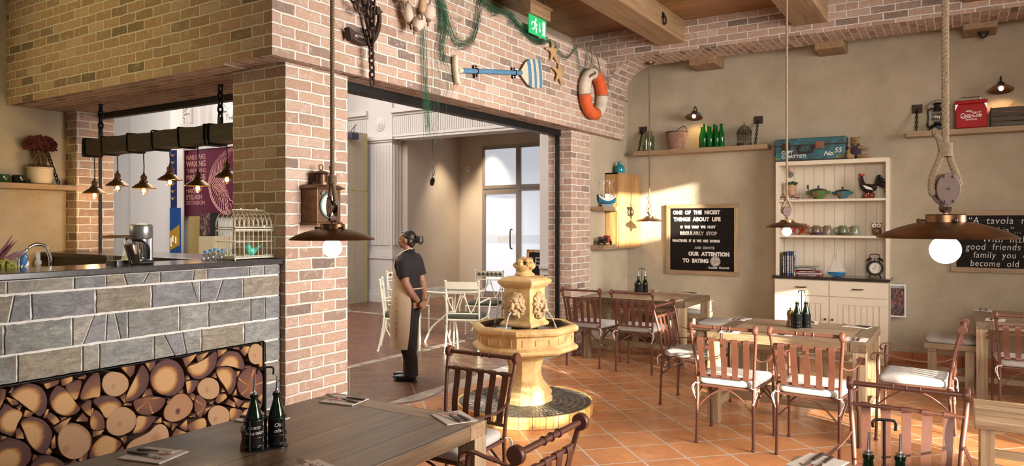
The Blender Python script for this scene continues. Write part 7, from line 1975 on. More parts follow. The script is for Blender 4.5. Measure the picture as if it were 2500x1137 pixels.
o = b.build('red_coral', cor, None, smooth=60, loc=(hx(1945)-0.0, YH, ZB+0.003)); tag(o, 'branching red coral behind the cupboard pendant lamp', 'coral')
def mug(px, c, flip, label, y=YH+0.02):
    t = thing('mug', label, 'mug', (hx(px, y), y, ZB), 0, 'upturned mugs on the dresser'); m = plain('mug_%d' % px, c, 0.15, 0, 0.3, 14)
    b = MB(); b.lathe([(0.0565,0),(0.058,0.004),(0.054,0.05),(0.046,0.10),(0.038,0.118),(0,0.119),(0,0.113),(0.036,0.112),(0.042,0.10),(0.050,0.05),(0.053,0.004),(0.0565,0)], 28); b.build('cup', m, t, smooth=40)
    b = MB(); b.tube(cat([(-0.046,0,0.095),(-0.085,0,0.085),(-0.094,0,0.05),(-0.075,0,0.02),(-0.052,0,0.018)],5), 0.0075, 8); b.build('handle', m, t, smooth=50)
mug(1993, (0.19,0.13,0.085), 1, 'brown glazed mug upside down behind the purple rimmed saucers', YH+0.05)
mug(2020, (0.23,0.17,0.12), 1, 'brown glazed mug upside down right of the purple rimmed saucers')
mug(2058, (0.16,0.18,0.10), 1, 'green glazed mug upside down behind the grey green saucers', YH+0.05)
mug(2087, (0.24,0.25,0.16), 1, 'pale green mug upside down right of the grey green saucers')
def saucers(px, c, lab):
    for k in range(3):
        t_ = MB(); t_.lathe([(0,0.0),(0.045,0.0),(0.082,0.010),(0.084,0.013),(0.045,0.006),(0,0.005)], 32)
        o = t_.build('saucer', plain('saucer_%d' % px, c, 0.2, 0, 0.3, 20), None, smooth=30, loc=(hx(px, YH-0.07), YH-0.055, ZB+0.0125*k+0.0005)); tag(o, ('lowest','middle','top')[k]+' saucer of the '+lab+' stack on the dresser', 'saucer', 'stacked saucers')
saucers(2000, (0.30,0.22,0.24), 'purple rimmed'); saucers(2066, (0.34,0.35,0.27), 'grey green')
t = thing('owl_figurine', 'small brown ceramic owl with big pale eyes on the middle dresser shelf', 'figurine', (hx(2141), YH, ZB))
ow = plain('owl_brown', (0.15,0.085,0.04), 0.3, 0, 0.6, 60)
b = MB(); b.ball((0,0,0.055), (0.052,0.045,0.055), 16, 10); b.ball((0,-0.005,0.115), (0.054,0.042,0.036), 16, 10)
for s in (-1,1): b.tube([(s*0.035,0,0.135),(s*0.05,-0.005,0.155)], [0.014,0.003], 8); b.ball((s*0.022,-0.03,0.008), (0.018,0.022,0.012), 8, 6)
b.build('body', ow, t, smooth=60)
for s in (-1,1):
    b = MB(); b.at((s*0.024,-0.042,0.12),(R(90),0,0)); b.lathe([(0,0),(0.026,0),(0.024,0.006),(0,0.009)], 18); e = b.build('eye', M['white_paint'], t, smooth=40)
    b = MB(); b.ball((s*0.020,-0.052,0.12), (0.009,0.004,0.009), 10, 6); b.build('pupil', M['black'], e, smooth=60)
b = MB(); b.tube([(0,-0.045,0.11),(0,-0.056,0.098)], [0.006,0.001], 6); b.build('beak', M['brass'], t)
# worktop: standing books, lying books, sailboat, alarm clock
YW2 = 9.42
def wx(px): return P(px, 650, Y=YW2-0.09).x
stand = [(1911,1916.5,0.285,(0.03,0.05,0.025),'green and black book first from the left'),(1917,1920,0.29,(0.30,0.13,0.10),'slim brown book second from the left'),(1921,1927.5,0.292,(0.16,0.07,0.32),'purple book third from the left'),
         (1928,1931.5,0.29,(0.03,0.16,0.28),'blue book fourth from the left'),(1932,1937,0.287,(0.07,0.07,0.03),'dark olive book fifth from the left'),(1937.5,1943,0.285,(0.55,0.53,0.55),'white spined book last on the right')]
for a0, a1, h_, c, lab in stand: make_book(lab+' in the standing row on the dresser worktop', (wx(a1)-wx(a0)-0.001,0.20,h_), c, ((wx(a0)+wx(a1))/2, YW2, 1.0005), title=M['chalk'] if sum(c) < 1.2 else M['bar_dark'])
z = 1.0005; lie = [(1943,2004,0.014,(0.30,0.02,0.03),'red magazine at the bottom'),(1944,2003,0.026,(0.46,0.37,0.36),'pale thick magazine second from the bottom'),(1944,2003,0.020,(0.36,0.02,0.03),'red magazine third from the bottom'),(1944,1992,0.006,(0.16,0.12,0.26),'thin violet magazine in the middle'),(1943,1994,0.016,(0.40,0.38,0.32),'cream magazine third from the top'),(1944,1993,0.016,(0.35,0.35,0.29),'grey green magazine second from the top'),(1945,1995,0.016,(0.44,0.42,0.36),'pale magazine on the very top')]
for a0, a1, h_, c, lab in lie:
    make_book(lab+' of the lying stack on the dresser worktop', (wx(a1)-wx(a0),0.20,h_-0.0008), c, ((wx(a0)+wx(a1))/2, YW2, z), lying=True, title=M['chalk'] if h_ > 0.01 and sum(c) < 1.0 else None, group='magazines lying on the dresser worktop'); z += h_
t = thing('model_sailboat', 'toy sailboat with white sails and blue hull on the dresser worktop', 'model boat', (wx(2041), YW2-0.02, 1.0005))
b = MB(); rings = []
for i in range(9):
    u = i/8; x = -0.105+0.21*u; hw = 0.04*math.sin(PI*(0.1+0.8*u))**0.7; lo = 0.03*(abs(2*u-1)**2.2)
    rings.append([(x*0.9,0,lo),(x*0.95,hw*0.7,lo+0.006),(x,hw,0.055),(x,-hw,0.055),(x*0.95,-hw*0.7,lo+0.006)])
b.loft(rings); b.build('hull', plain('sailboat_blue', (0.03,0.17,0.36), 0.35), t, smooth=35)
rings2 = MB(); rings2.box((-0.10,-0.024,0.054),(0.10,0.024,0.059)); rings2.build('deck', M['white'], t)
b = MB(); b.tube([(0.0,0,0.055),(0.0,0,0.30)], 0.004, 8); b.build('mast', M['white'], t)
for pts, nm in (([(0.008,0.062),(0.092,0.066),(0.004,0.235)],'jib'),([(-0.080,0.062),(-0.004,0.062),(-0.002,0.305)],'mainsail')):
    b = MB(); b.prism(pts, -0.0025, 0.0025, lambda x, z, y: (x, y+0.015*math.sin((z-0.06)*9), z)); b.build(nm, M['paper'], t)
t = thing('alarm_clock', 'black twin bell alarm clock with a pale face on the dresser worktop', 'clock', (wx(2134), YW2-0.02, 1.0005)); t.rotation_euler.z = R(14)
b = MB(); b.at((0,0,0.115),(R(90),0,0)); b.lathe([(0,-0.045),(0.075,-0.045),(0.088,-0.03),(0.088,0.03),(0.078,0.042),(0.068,0.042),(0.064,0.034),(0,0.034)], 36); b.build('case', M['black'], t, smooth=40)
b = MB(); b.at((0,-0.0345,0.115),(R(90),0,0)); b.lathe([(0,0),(0.062,0),(0.062,0.002),(0,0.002)], 32); fc = b.build('face', M['paper'], t)
b = MB(); b.cbox((0,-0.038,0.135),(0.004,0.002,0.045)); b.cbox((-0.015,-0.038,0.108),(0.034,0.002,0.005),(0,R(25),0)); b.build('hands', M['black'], fc)
for s in (-1,1):
    b = MB(); b.at((s*0.055,0,0.205),(0,s*R(28),0)); b.lathe([(0,0.028),(0.02,0.024),(0.036,0.010),(0.038,0),(0,0)], 20); b.tube([(0,0,0),(0,0,-0.02)], 0.006, 8); b.build('bell', M['black'], t, smooth=40)
    b = MB(); b.tube([(s*0.045,-0.01,0.045),(s*0.062,-0.02,0.0)], [0.009,0.006], 8); b.build('foot', M['black'], t, smooth=40)
b = MB(); b.tube(cat([(-0.05,0,0.225),(-0.052,0,0.262),(-0.03,0,0.275),(0.03,0,0.275),(0.052,0,0.262),(0.05,0,0.225)],5), 0.005, 8); b.tube([(0,0,0.20),(0,0,0.235)], 0.005, 6); b.build('carry_loop', M['black'], t, smooth=50)
# magazine box on the wall beside the cupboard
q0, q1 = P(2172, 693, Y=YB-0.10), P(2212, 775, Y=YB-0.10)
t = thing('magazine_rack', 'white wall box packed with magazines beside the dresser', 'rack', ((q0.x+q1.x)/2+0.0, YB, q1.z)); w = (q1.x-q0.x)/2; h = q0.z-q1.z
b = MB(); b.box((-w,-0.11,0),(w,0,0.018)); b.box((-w,-0.11,h-0.018),(w,0,h)); b.box((w-0.018,-0.11,0.018),(w,0,h-0.018)); b.box((-w,-0.11,0.018),(-w+0.012,0,h-0.018)); b.box((-w,-0.012,0.0),(w,0,h)); b.build('box', M['white'], t, bevel=0.002)
rnd = random.Random(8); n = 15; tot = 2*w-0.034
for i in range(n):
    x = -w+0.014+tot*i/n
    mb = MB(); hh = h-0.05-rnd.uniform(0,0.008); z = 0.019
    while z < hh:
        k = rnd.uniform(0.006,0.03); c = rnd.choice([(0.05,0.03,0.03),(0.25,0.04,0.035),(0.12,0.08,0.08),(0.30,0.24,0.22),(0.03,0.02,0.02),(0.18,0.05,0.05)])
        mb.color(c).box((x+0.0006,-0.105,z),(x+tot/n-0.0006,-0.014,min(z+k,hh))); z += k
    o = mb.build('magazine', M['tint']); o.location = t.location; tag(o, 'thin dark and red spined magazine upright in the white wall box', 'magazine', 'magazines in the wall box')
# ================================================================== ON THE TABLES
def bottle_caddy(x, y, z, rz, where, letter=('Aceto', 'Balsamico'), letter2=('Olio', 'oliva')):
    """black wire caddy; two bottles and a pepper mill stand in and beside it as things of their own"""
    t = thing('bottle_caddy', 'black wire bottle caddy '+where, 'caddy', (x, y, z+0.0005), rz, 'bottle caddies')
    D = 0.043
    b = MB(); b.prism([(0.045*math.cos(a)+(D if math.cos(a) > 0 else -D), 0.045*math.sin(a)) for a in [2*PI*i/40 for i in range(40)]], 0, 0.005); b.build('base_tray', M['black'], t)
    for zz in (0.020, 0.052, 0.118):
        for s in (-1, 1): b = MB(); b.torus((s*D,0,zz), 0.0385, 0.0028, 26, 6); b.build('ring', M['black'], t, smooth=60)
    for s in (-1, 1):
        for a in (60, 180, 300): aa = R(a)+(0 if s > 0 else PI); b = MB(); b.tube([(s*D+0.0395*math.cos(aa),0.0395*math.sin(aa),0.004),(s*D+0.0395*math.cos(aa),0.0395*math.sin(aa),0.12)], 0.0026, 6); b.build('upright', M['black'], t)
    b = MB(); b.tube([(0,0,0.004),(0,0,0.318)], 0.0042, 8); b.tube(cat([(-0.030,0,0.297),(-0.031,0,0.312),(-0.022,0,0.319),(0,0,0.320),(0.022,0,0.319),(0.031,0,0.312),(0.030,0,0.290)],5), 0.0042, 8); b.build('hook_handle', M['black'], t, smooth=50)
    c, s_ = math.cos(rz), math.sin(rz)
    for i, (s, txt) in enumerate(((-1, letter), (1, letter2))):
        o = thing('sauce_bottle', ('dark green vinegar bottle' if i == 0 else 'dark green olive oil bottle')+' in the caddy '+where, 'bottle', (x+c*s*D, y+s_*s*D, z+0.006), R(51) if i == 0 else R(66), 'vinegar and oil bottles')
        bo = MB(); bo.lathe([(0,0.002),(0.028,0),(0.0325,0.005),(0.0325,0.118),(0.030,0.130),(0.020,0.162),(0.0145,0.180),(0.013,0.198),(0.016,0.200),(0.016,0.210),(0.013,0.212),(0,0.212)], 28); bo.build('glass', M['dark_glass'], o, smooth=40)
        lb_ = MB(); lb_.lathe([(0.0329,0.012),(0.0331,0.012),(0.0331,0.110),(0.0329,0.110)], 28); lo = lb_.build('black_label', M['black_paint'], o, smooth=40)
        po = MB(); po.lathe([(0,0.21),(0.0135,0.21),(0.0135,0.218),(0.006,0.220),(0.005,0.226)], 16); po.tube([(0,0,0.216),(0.001,0,0.240),(0.003,0,0.275)], [0.0048,0.0042,0.0036], 10); po.build('pourer', M['steel'], o, smooth=50)
        if txt:
            ls = []
            for k, w_ in enumerate(txt):
                me = words(w_, 0.0215, M['chalk'], 'lettering', lo, (0,0,0), (0,0,0), 0.0, 0.0, 0.25, 'CENTER', 1.0).data
                for v in me.vertices:
                    an = v.co.x/0.0334; yy = v.co.y
                    v.co = Vector((0.0336*math.sin(an), -0.0336*math.cos(an), 0.080-0.022*k+yy))
                ls.append([q for q in lo.children if q.data == me][0])
            join_meshes(ls, 'chalk_lettering')
    return t
def pepper_mill(x, y, z, where, h=0.135):
    t = thing('pepper_mill', 'turned wooden pepper mill '+where, 'pepper mill', (x, y, z+0.0005), 0, 'pepper mills'); k = h/0.135
    b = MB(); b.lathe([(0,0),(0.024*k,0),(0.026*k,0.006*k),(0.025*k,0.02*k),(0.018*k,0.05*k),(0.019*k,0.07*k),(0.023*k,0.085*k),(0.023*k,0.09*k),(0,0.09*k)], 24); b.build('body', plain('mill_wood', (0.20,0.07,0.035), 0.35, 0, 0.3, 30) if 'mill' not in M else M['mill'], t, smooth=40)
    b = MB(); b.lathe([(0,0.09*k),(0.022*k,0.09*k),(0.023*k,0.105*k),(0.018*k,0.118*k),(0.007*k,0.122*k),(0.006*k,0.128*k),(0.009*k,0.134*k),(0,0.138*k)], 24); b.build('cap', M['brass'] if k > 0.95 else M['steel'], t, smooth=40)
    b = MB(); b.torus((0,0,0.128*k), 0.012*k, 0.0025, 14, 6, 'x'); b.build('ring', M['steel'], t, smooth=60)
    return t
nap_n = [0]
def place_setting(x, y, z, rz, where, style=0):
    """folded napkin with fork and knife on it"""
    rnd = random.Random(nap_n[0]+50); nap_n[0] += 1
    n = MB(); w, d = 0.075, 0.10
    for k in range(2): n.loft([[(-w+0.002*k,-d,0.0022*k),(w-0.002*k,-d,0.0022*k),(w-0.002*k,-d,0.0022*k+0.0018),(-w+0.002*k,-d,0.0022*k+0.0018)],[(-w+0.002*k,0,0.0022*k+0.0004),(w-0.002*k,0.0,0.0022*k),(w-0.002*k,0.0,0.0022*k+0.0018),(-w+0.002*k,0,0.0022*k+0.0026)],[(-w,d-0.004*k,0.0022*k),(w,d-0.004*k,0.0022*k),(w,d-0.004*k,0.0022*k+0.0018),(-w,d-0.004*k,0.0022*k+0.0018)]])
    t = thing('napkin', 'folded napkin '+where, 'napkin', (x, y, z+0.0008), rz, 'napkins laid on the tables')
    n.build('paper', M['paper'], t)
    wv = MB(); wv.tube(cat([(-0.045,0.05,0.0052),(-0.02,0.062,0.0052),(0.0,0.045,0.0052),(0.025,0.06,0.0052),(0.045,0.05,0.0052)],5), 0.0016, 4); wv.tube(cat([(-0.03,0.035,0.0052),(0.0,0.03,0.0052),(0.03,0.035,0.0052)],4), 0.0012, 4); wv.build('red_script', M['red_print'], t)
    c, s = math.cos(rz), math.sin(rz)
    def pos(u, v): return (x+c*u-s*v, y+s*u+c*v, z+0.0072)
    sw = M['steel']; hd = M['cutlery']
    f = thing('fork', 'steel fork '+where, 'fork', pos(-0.02+rnd.uniform(-.006,.006), 0.0), rz+R(rnd.uniform(-9,9)), 'forks')
    b = MB(); b.sweep(cat([(0,-0.10,0.001),(0,-0.05,0.004),(0,0.005,0.006)],5), [(-1,-0.4),(1,-0.4),(1,0.4),(-1,0.4)], False, [0.008]*3+[0.007]*3+[0.0055]*5, (0,0,1)); b.build('handle', hd, f, bevel=0.001)
    b = MB(); b.sweep(cat([(0,0.0,0.006),(0,0.03,0.010),(0,0.05,0.009),(0,0.064,0.006)],5), [(-1,-0.2),(1,-0.2),(1,0.2),(-1,0.2)], False, [0.0035+0.008*max(0,(i-6)/9) for i in range(16)], (0,0,1))
    for k in range(4): xx = (k-1.5)*0.0062; b.tube(cat([(xx,0.060,0.007),(xx,0.085,0.010),(xx,0.108,0.018)],4), 0.0014, 5)
    b.build('tines', sw, f)
    kn = thing('knife', 'steel knife '+where, 'knife', pos(0.022+rnd.uniform(-.006,.006), 0.0), rz+R(rnd.uniform(-9,9)), 'knives')
    b = MB(); b.sweep([(0,-0.105,0.004),(0,-0.06,0.005),(0,0.0,0.005)], [(-1,-0.45),(1,-0.45),(1,0.45),(-1,0.45)], False, [0.0085,0.008,0.0065], (0,0,1)); b.build('handle', hd, kn, bevel=0.001)
    b = MB(); b.prism([(-0.006,0.0),(0.006,0.0),(0.007,0.08),(0.002,0.11),(-0.006,0.10)], 0.004, 0.0056); b.build('blade', sw, kn)
M['cutlery'] = plain('dark_cutlery_handle', (0.045,0.026,0.02), 0.4, 0.1, 0.3, 40)
M['mill'] = plain('mill_wood', (0.17,0.055,0.03), 0.35, 0, 0.3, 30)
ZT = 0.7505
def tp(px, py): return P(px, py, Z=ZT)
q = tp(648, 1092); bottle_caddy(q.x, q.y, ZT, R(58), 'on the long foreground table')
q = tp(600, 1096); pepper_mill(q.x, q.y, ZT, 'beside the caddy on the long foreground table', 0.115)
q = tp(375, 1112); place_setting(q.x, q.y, ZT, R(-75), 'at the lower left of the long foreground table, nearest the firewood')
q = tp(640, 1024); place_setting(q.x, q.y, ZT, R(-85), 'half hidden behind the caddy on the long foreground table')
q = tp(840, 978); place_setting(q.x, q.y, ZT, R(100), 'at the far left corner of the long foreground table')
q = tp(1108, 1020); place_setting(q.x, q.y, ZT, R(60), 'at the far right corner of the long foreground table')
q = tp(770, 1150); place_setting(q.x, q.y, ZT, R(80), 'cut off by the bottom edge on the long foreground table')
q = tp(1996, 1133); place_setting(q.x, q.y, ZT, R(165), 'on the corner of the lower right table')
bottle_caddy(-0.195, 2.36, ZT, R(20), 'on the lower right table', None, None)
q = tp(1957, 800); bottle_caddy(q.x, q.y, ZT, R(45), 'on the table before the cream cupboard', None, None)
q = tp(1929, 797); pepper_mill(q.x, q.y, ZT, 'beside the caddy on the table before the cream cupboard', 0.16)
q = tp(2090, 829); place_setting(q.x, q.y, ZT, R(0), 'near the front right corner of the table before the cupboard')
q = tp(2092, 798); place_setting(q.x, q.y, ZT, R(78), 'near the back right corner of the table before the cupboard')
q = tp(1975, 787); place_setting(q.x, q.y, ZT, R(10), 'just behind the caddy on the table before the cupboard')
q = tp(1912, 815); place_setting(q.x, q.y, ZT, R(5), 'behind the right sunlit chair, left of the caddy')
q = tp(1806, 779); place_setting(q.x, q.y, ZT, R(-10), 'at the back left corner of the table before the cupboard')
q = tp(1783, 809); place_setting(q.x, q.y, ZT, R(8), 'behind the left sunlit chair on the table before the cupboard')
q = tp(1567, 716); bottle_caddy(q.x, q.y, ZT, R(35), 'on the table under the letter board', None, None)
q = tp(1553, 714); pepper_mill(q.x, q.y, ZT, 'beside the caddy under the letter board', 0.15)
q = tp(1682, 716); place_setting(q.x, q.y, ZT, R(75), 'at the back right of the table under the letter board')
q = tp(1646, 733); place_setting(q.x, q.y, ZT, R(0), 'at the front right of the table under the letter board')
q = tp(1592, 710); place_setting(q.x, q.y, ZT, R(10), 'right of the caddy under the letter board')
q = tp(2400, 757); place_setting(q.x, q.y, ZT, R(0), 'at the back of the table by the right edge')
q = tp(2430, 781); place_setting(q.x, q.y, ZT, R(-5), 'at the front of the table by the right edge')

# ================================================================== ON AND BEHIND THE BAR
SH = 2.03
t = thing('wall_shelf', 'oak shelf on the left wall behind the bar holding the topiary pot', 'shelf', (XL, 2.6, SH))
MB().box((0,-1.0,-0.055),(0.22,1.205,0)).build('board', M['rail_wood_y'], t, bevel=0.004)
q = P(132, 420, X=XL+0.04)
b = MB(); b.chain((0.02,P(114,365,X=XL+0.03).y-2.6,P(114,365,X=XL+0.03).z-SH),(0.19,P(143,455,X=XL+0.19).y-2.6,0.01), 0.05, 0.0065, 0.62); b.build('chain', M['black_iron'], t)
XS = XL+0.115
q = P(98, 450, X=XS)
t = thing('topiary_pot', 'dried red flower topiary with bare stems in a round white pot on the left shelf', 'potted plant', (XS, q.y, SH+0.001))
b = MB(); b.lathe([(0,0),(0.075,0),(0.09,0.012),(0.105,0.05),(0.110,0.10),(0.110,0.15),(0.116,0.153),(0.116,0.165),(0.104,0.165),(0.10,0.145),(0,0.14)], 32); b.build('pot', plain('white_pot', (0.55,0.48,0.37), 0.6, 0, 0.05, 10), t, smooth=40)
b = MB(); rnd = random.Random(23)
for k in range(12):
    a = rnd.uniform(0,2*PI); r = rnd.uniform(0.01,0.05); b.tube(cat([(r*math.cos(a),r*math.sin(a),0.14),(1.5*r*math.cos(a+0.8),1.5*r*math.sin(a+0.8),0.22),(1.0*r*math.cos(a+1.6),1.0*r*math.sin(a+1.6),0.29),(1.7*r*math.cos(a+2.0),1.7*r*math.sin(a+2.0),0.36)],4), rnd.uniform(0.004,0.007), 5)
b.build('stems', plain('dry_stems', (0.15,0.09,0.045), 0.9), t)
def tufts(name, c, r, rz_, n, m, size, sd):
    b = MB(); rnd = random.Random(sd)
    for k in range(n):
        a = rnd.uniform(0,2*PI); e = math.asin(rnd.uniform(-0.35,1)); d = Vector((math.cos(a)*math.cos(e)*r, math.sin(a)*math.cos(e)*r, math.sin(e)*rz_))*rnd.uniform(0.78,1.04)
        b.ball(Vector(c)+d, (size*rnd.uniform(0.7,1.3),size*rnd.uniform(0.7,1.3),size*rnd.uniform(0.5,1)), 6, 4)
    return b.build(name, m, t)
mar = plain('dried_crimson_flowers', (0.13,0.02,0.025), 0.9, 0, 0.5, 80)
tufts('flower_dome', (0,0,0.375), 0.138, 0.105, 620, mar, 0.014, 5); tufts('flower_underplanting', (0,0,0.165), 0.105, 0.03, 160, plain('dry_brown_flowers', (0.13,0.06,0.035), 0.9, 0, 0.5, 80), 0.011, 6)
for px, lab in ((5,'dark green mug at the left picture edge on the shelf'),(46,'small black cup beside the topiary pot on the shelf')):
    q = P(px, 440, X=XS); c = (0.02,0.05,0.02) if px < 20 else (0.012,0.012,0.012)
    t = thing('cup', lab, 'cup', (XS, q.y, SH+0.001), R(20 if px < 20 else 200)); m = plain('cup_%d' % px, c, 0.15)
    b = MB(); b.lathe([(0,0),(0.045,0),(0.055,0.01),(0.062,0.05),(0.058,0.078),(0.054,0.078),(0.056,0.05),(0.045,0.012),(0,0.01)], 28); b.build('bowl', m, t, smooth=40)
    b = MB(); b.tube(cat([(0,-0.055,0.065),(0,-0.085,0.055),(0,-0.083,0.03),(0,-0.055,0.02)],4), 0.007, 6); b.build('handle', m, t, smooth=50)
# counter along the glass front
t = thing('window_counter', 'dark brown lacquered counter running below the bar opening', 'counter', (-6.2, 3.85, 0))
b = MB(); b.box((XL+0.005+6.2,-0.32,1.315),(-4.70+6.2,0.30,1.355)); b.build('top', M['bar_dark'], t, bevel=0.006)
b = MB(); b.box((-7.63+6.2,-0.26,0),(-4.70+6.2,0.25,1.315)); b.build('body', M['bar_dark'], t)
# low worktop with sink behind the slate front
t = thing('sink_worktop', 'low dark worktop behind the slate bar front carrying the tap and bottles', 'worktop', (-5.0, 1.9, 0))
b = MB(); b.box((-0.55,-1.5,0.0),(0.40,1.1,1.18)); b.build('carcass', M['bar_dark'], t); 
MB().box((-0.57,-1.52,1.18),(0.41,1.12,1.21)).build('top', M['worktop'], t)
ZK = 1.2105
XT = -4.95
def kp(px, py, X): return P(px, py, X=X)
q = kp(98, 640, XT)
t = thing('tap', 'tall curved chrome tap rising behind the slate bar front', 'tap', (XT, q.y+0.03, ZK))
b = MB(); H = P(98, 596, X=XT).z-ZK
b.tube(cat([(0,0.03,0),(0,0.03,H*0.55),(0,0.028,H*0.72),(0,0.0,H*0.95),(0,-0.05,H),(0,-0.10,H*0.92),(0,-0.125,H*0.76),(0,-0.13,H*0.62)],6), 0.011, 10); b.lathe([(0,0),(0.028,0),(0.024,0.04),(0.014,0.05)], 20, (0,0.03,0)); b.build('spout', M['chrome'], t, smooth=50)
b = MB(); b.tube([(0,-0.125,H*0.80),(0,-0.131,H*0.58)], 0.014, 12); b.build('nozzle', M['chrome'], t, smooth=50)
b = MB(); b.tube([(0.02,0.03,0.03),(0.08,0.0,0.055)], 0.006, 8); b.build('lever', M['chrome'], t)
def spray(px, X, label, mist):
    q = kp(px, 640, X); t = thing('spray_bottle', label, 'spray bottle', (X, q.y, ZK), R(65), 'spray bottles behind the bar'); Hs = P(px, 613, X=X).z-ZK
    m = plain('spray_body_%d' % px, (0.40,0.34,0.28), 0.4, 0, 0.05); k = Hs/0.28
    b = MB(); b.lathe([(0,0),(0.029,0),(0.031,0.01),(0.031,0.10*k),(0.026,0.145*k),(0.017,0.175*k),(0.015,0.19*k),(0,0.19*k)], 24); b.build('body', m, t, smooth=40)
    b = MB(); b.lathe([(0,0.188*k),(0.019,0.188*k),(0.019,0.215*k),(0,0.215*k)], 18); b.sweep(cat([(0,0.03,0.235*k),(0,0.02,0.262*k),(0,-0.03,0.268*k),(0,-0.075,0.250*k)],4), [(-0.012,-0.014),(0.012,-0.014),(0.012,0.014),(-0.012,0.014)], False, None, (0,0,1)); b.tube([(0,0,0.21*k),(0,0.0,0.25*k)], 0.013, 10); b.tube([(0,-0.068,0.250*k),(0,-0.088,0.246*k)], 0.010, 10); b.build('spray_head', M['white'], t, smooth=40)
    b = MB(); b.tube(cat([(0,-0.03,0.245*k),(0,-0.052,0.21*k),(0,-0.045,0.17*k)],4), 0.005, 6); b.build('trigger', M['white'], t)
spray(44, -4.85, 'white spray bottle on the left of the three behind the bar', 0)
spray(62, -4.82, 'white spray bottle in the middle of the three behind the bar', 0)
spray(93, -5.02, 'white spray bottle seen under the arch of the chrome tap', 0)
q = kp(28, 650, -4.75)
t = thing('dish_brush', 'blue and grey brush standing beside the spray bottles behind the bar', 'brush', (-4.75, q.y, ZK)); t.rotation_euler.x = R(-14)
b = MB(); b.tube(cat([(0,0,0),(0.0,0,0.12),(0,0.01,0.20)],4), 0.010, 8); b.build('handle', M['grey_steel'], t, smooth=50)
b = MB(); b.ball((0,0.012,0.225), (0.014,0.022,0.045), 12, 8); b.build('blue_head', plain('brush_blue', (0.02,0.12,0.30), 0.6), t, smooth=60)
# planter at the left edge
q = kp(2, 650, -4.72)
t = thing('planter', 'yellow green leafy plant with dark red blades at the left picture edge', 'potted plant', (-4.74, q.y-0.03, ZK))
b = MB(); b.lathe([(0,0),(0.05,0),(0.065,0.09),(0.06,0.09),(0.05,0.08),(0,0.08)], 20); b.build('pot', M['bar_dark'], t, smooth=40)
tufts('yellow_foliage', (0,0.03,0.15), 0.095, 0.075, 260, plain('yellow_green_leaf', (0.30,0.29,0.06), 0.8, 0, 0.35, 60), 0.012, 9)
b = MB(); rnd = random.Random(2)
for k in range(9):
    a = R(70)+rnd.uniform(-0.9,0.9); e = rnd.uniform(0.25,0.95); L = rnd.uniform(0.16,0.24); d = Vector((0.25*math.cos(a), math.sin(a), math.tan(e))).normalized()
    p0 = Vector((0,0,0.17)); b.sweep([p0, p0+d*L*0.5+Vector((0,0,0.01)), p0+d*L], [(-1,-0.12),(1,-0.12),(1,0.12),(-1,0.12)], False, [0.007,0.010,0.001], (1,0,0.3))
b.build('red_blades', plain('dark_red_leaf', (0.10,0.012,0.015), 0.5), t)
# blender jug, drinks mixer, shaker, bottles with blue caps, birdcage
ZB2 = ZC+0.0005
XK = -4.36
q = kp(345, 640, XK)
t = thing('drinks_mixer', 'silver grey bar mixer machine standing on the slate bar counter', 'mixer', (XK, q.y, ZB2), R(-20)); Hm = P(345, 546, X=XK).z-ZB2
b = MB(); b.cbox((0,0.035,Hm*0.42),(0.085,0.055,Hm*0.84)); b.build('column', M['grey_steel'], t, bevel=0.02, segs=4)
b = MB(); b.lathe([(0,Hm*0.62),(0.060,Hm*0.62),(0.066,Hm*0.65),(0.066,Hm*0.94),(0.06,Hm*0.985),(0,Hm)], 32, (0,0.0,0), sx=1, sy=1.0); b.build('motor_head', M['grey_steel'], t, smooth=40)
b = MB(); b.lathe([(0,Hm*0.52),(0.046,Hm*0.52),(0.048,Hm*0.62),(0,Hm*0.62)], 28); b.build('collar', M['steel'], t, smooth=40)
b = MB(); b.tube(cat([(-0.064,-0.01,Hm*0.60),(0,-0.064,Hm*0.61),(0.066,-0.01,Hm*0.58),(0.062,0.03,Hm*0.42),(0.05,0.035,Hm*0.12)],5), 0.007, 8); b.build('black_band', M['black'], t, smooth=50)
b = MB(); b.cbox((0,-0.0,0.012),(0.12,0.13,0.024)); b.build('base', M['black'], t, bevel=0.008)
for x in (-0.022, 0.022):
    b = MB(); b.lathe([(0,Hm*0.36),(0.012,Hm*0.36),(0.014,Hm*0.52),(0,Hm*0.52)], 14, (x,0,0)); b.tube([(x,0,Hm*0.36),(x,0,Hm*0.16)], 0.004, 8); b.lathe([(0,Hm*0.15),(0.014,Hm*0.15),(0.014,Hm*0.165),(0,Hm*0.165)], 14, (x,0,0)); b.build('spindle', M['chrome'], t, smooth=40)
b = MB(); b.cbox((-0.072,-0.02,Hm*0.86),(0.02,0.03,0.014)); b.build('switch', M['steel'], t, bevel=0.003)
q = kp(326, 645, -4.27)
t = thing('steel_cup', 'tilted polished steel mixing cup leaning at the bar mixer', 'cup', (-4.27, q.y+0.01, ZB2+0.012)); t.rotation_euler.x = R(13)
b = MB(); b.lathe([(0,0),(0.026,0),(0.029,0.004),(0.041,0.118),(0.044,0.120),(0.041,0.122),(0.039,0.118),(0.027,0.008),(0,0.006)], 32); b.build('cup', M['chrome'], t, smooth=40)
q = kp(287, 640, XK)
t = thing('blender_jug', 'clear square blender jug with a black grip left of the bar mixer', 'blender jug', (XK, q.y, ZB2), R(10)); Hj = P(290, 573, X=XK).z-ZB2
def sqr(h, z, r=0.3): return [(math.copysign(abs(math.cos(a))**r, math.cos(a))*h, math.copysign(abs(math.sin(a))**r, math.sin(a))*h, z) for a in [2*PI*i/24 for i in range(24)]]
b = MB(); b.loft([sqr(0.042,0.03),sqr(0.055,Hj*0.4),sqr(0.066,Hj*0.9)], True, False); b.build('jug', M['clear'], t, smooth=40)
b = MB(); b.loft([sqr(0.069,Hj*0.9),sqr(0.071,Hj*0.94),sqr(0.06,Hj*0.985),sqr(0.03,Hj)]); b.build('lid', glass('smoked_lid', (0.5,0.42,0.33)), t, smooth=40)
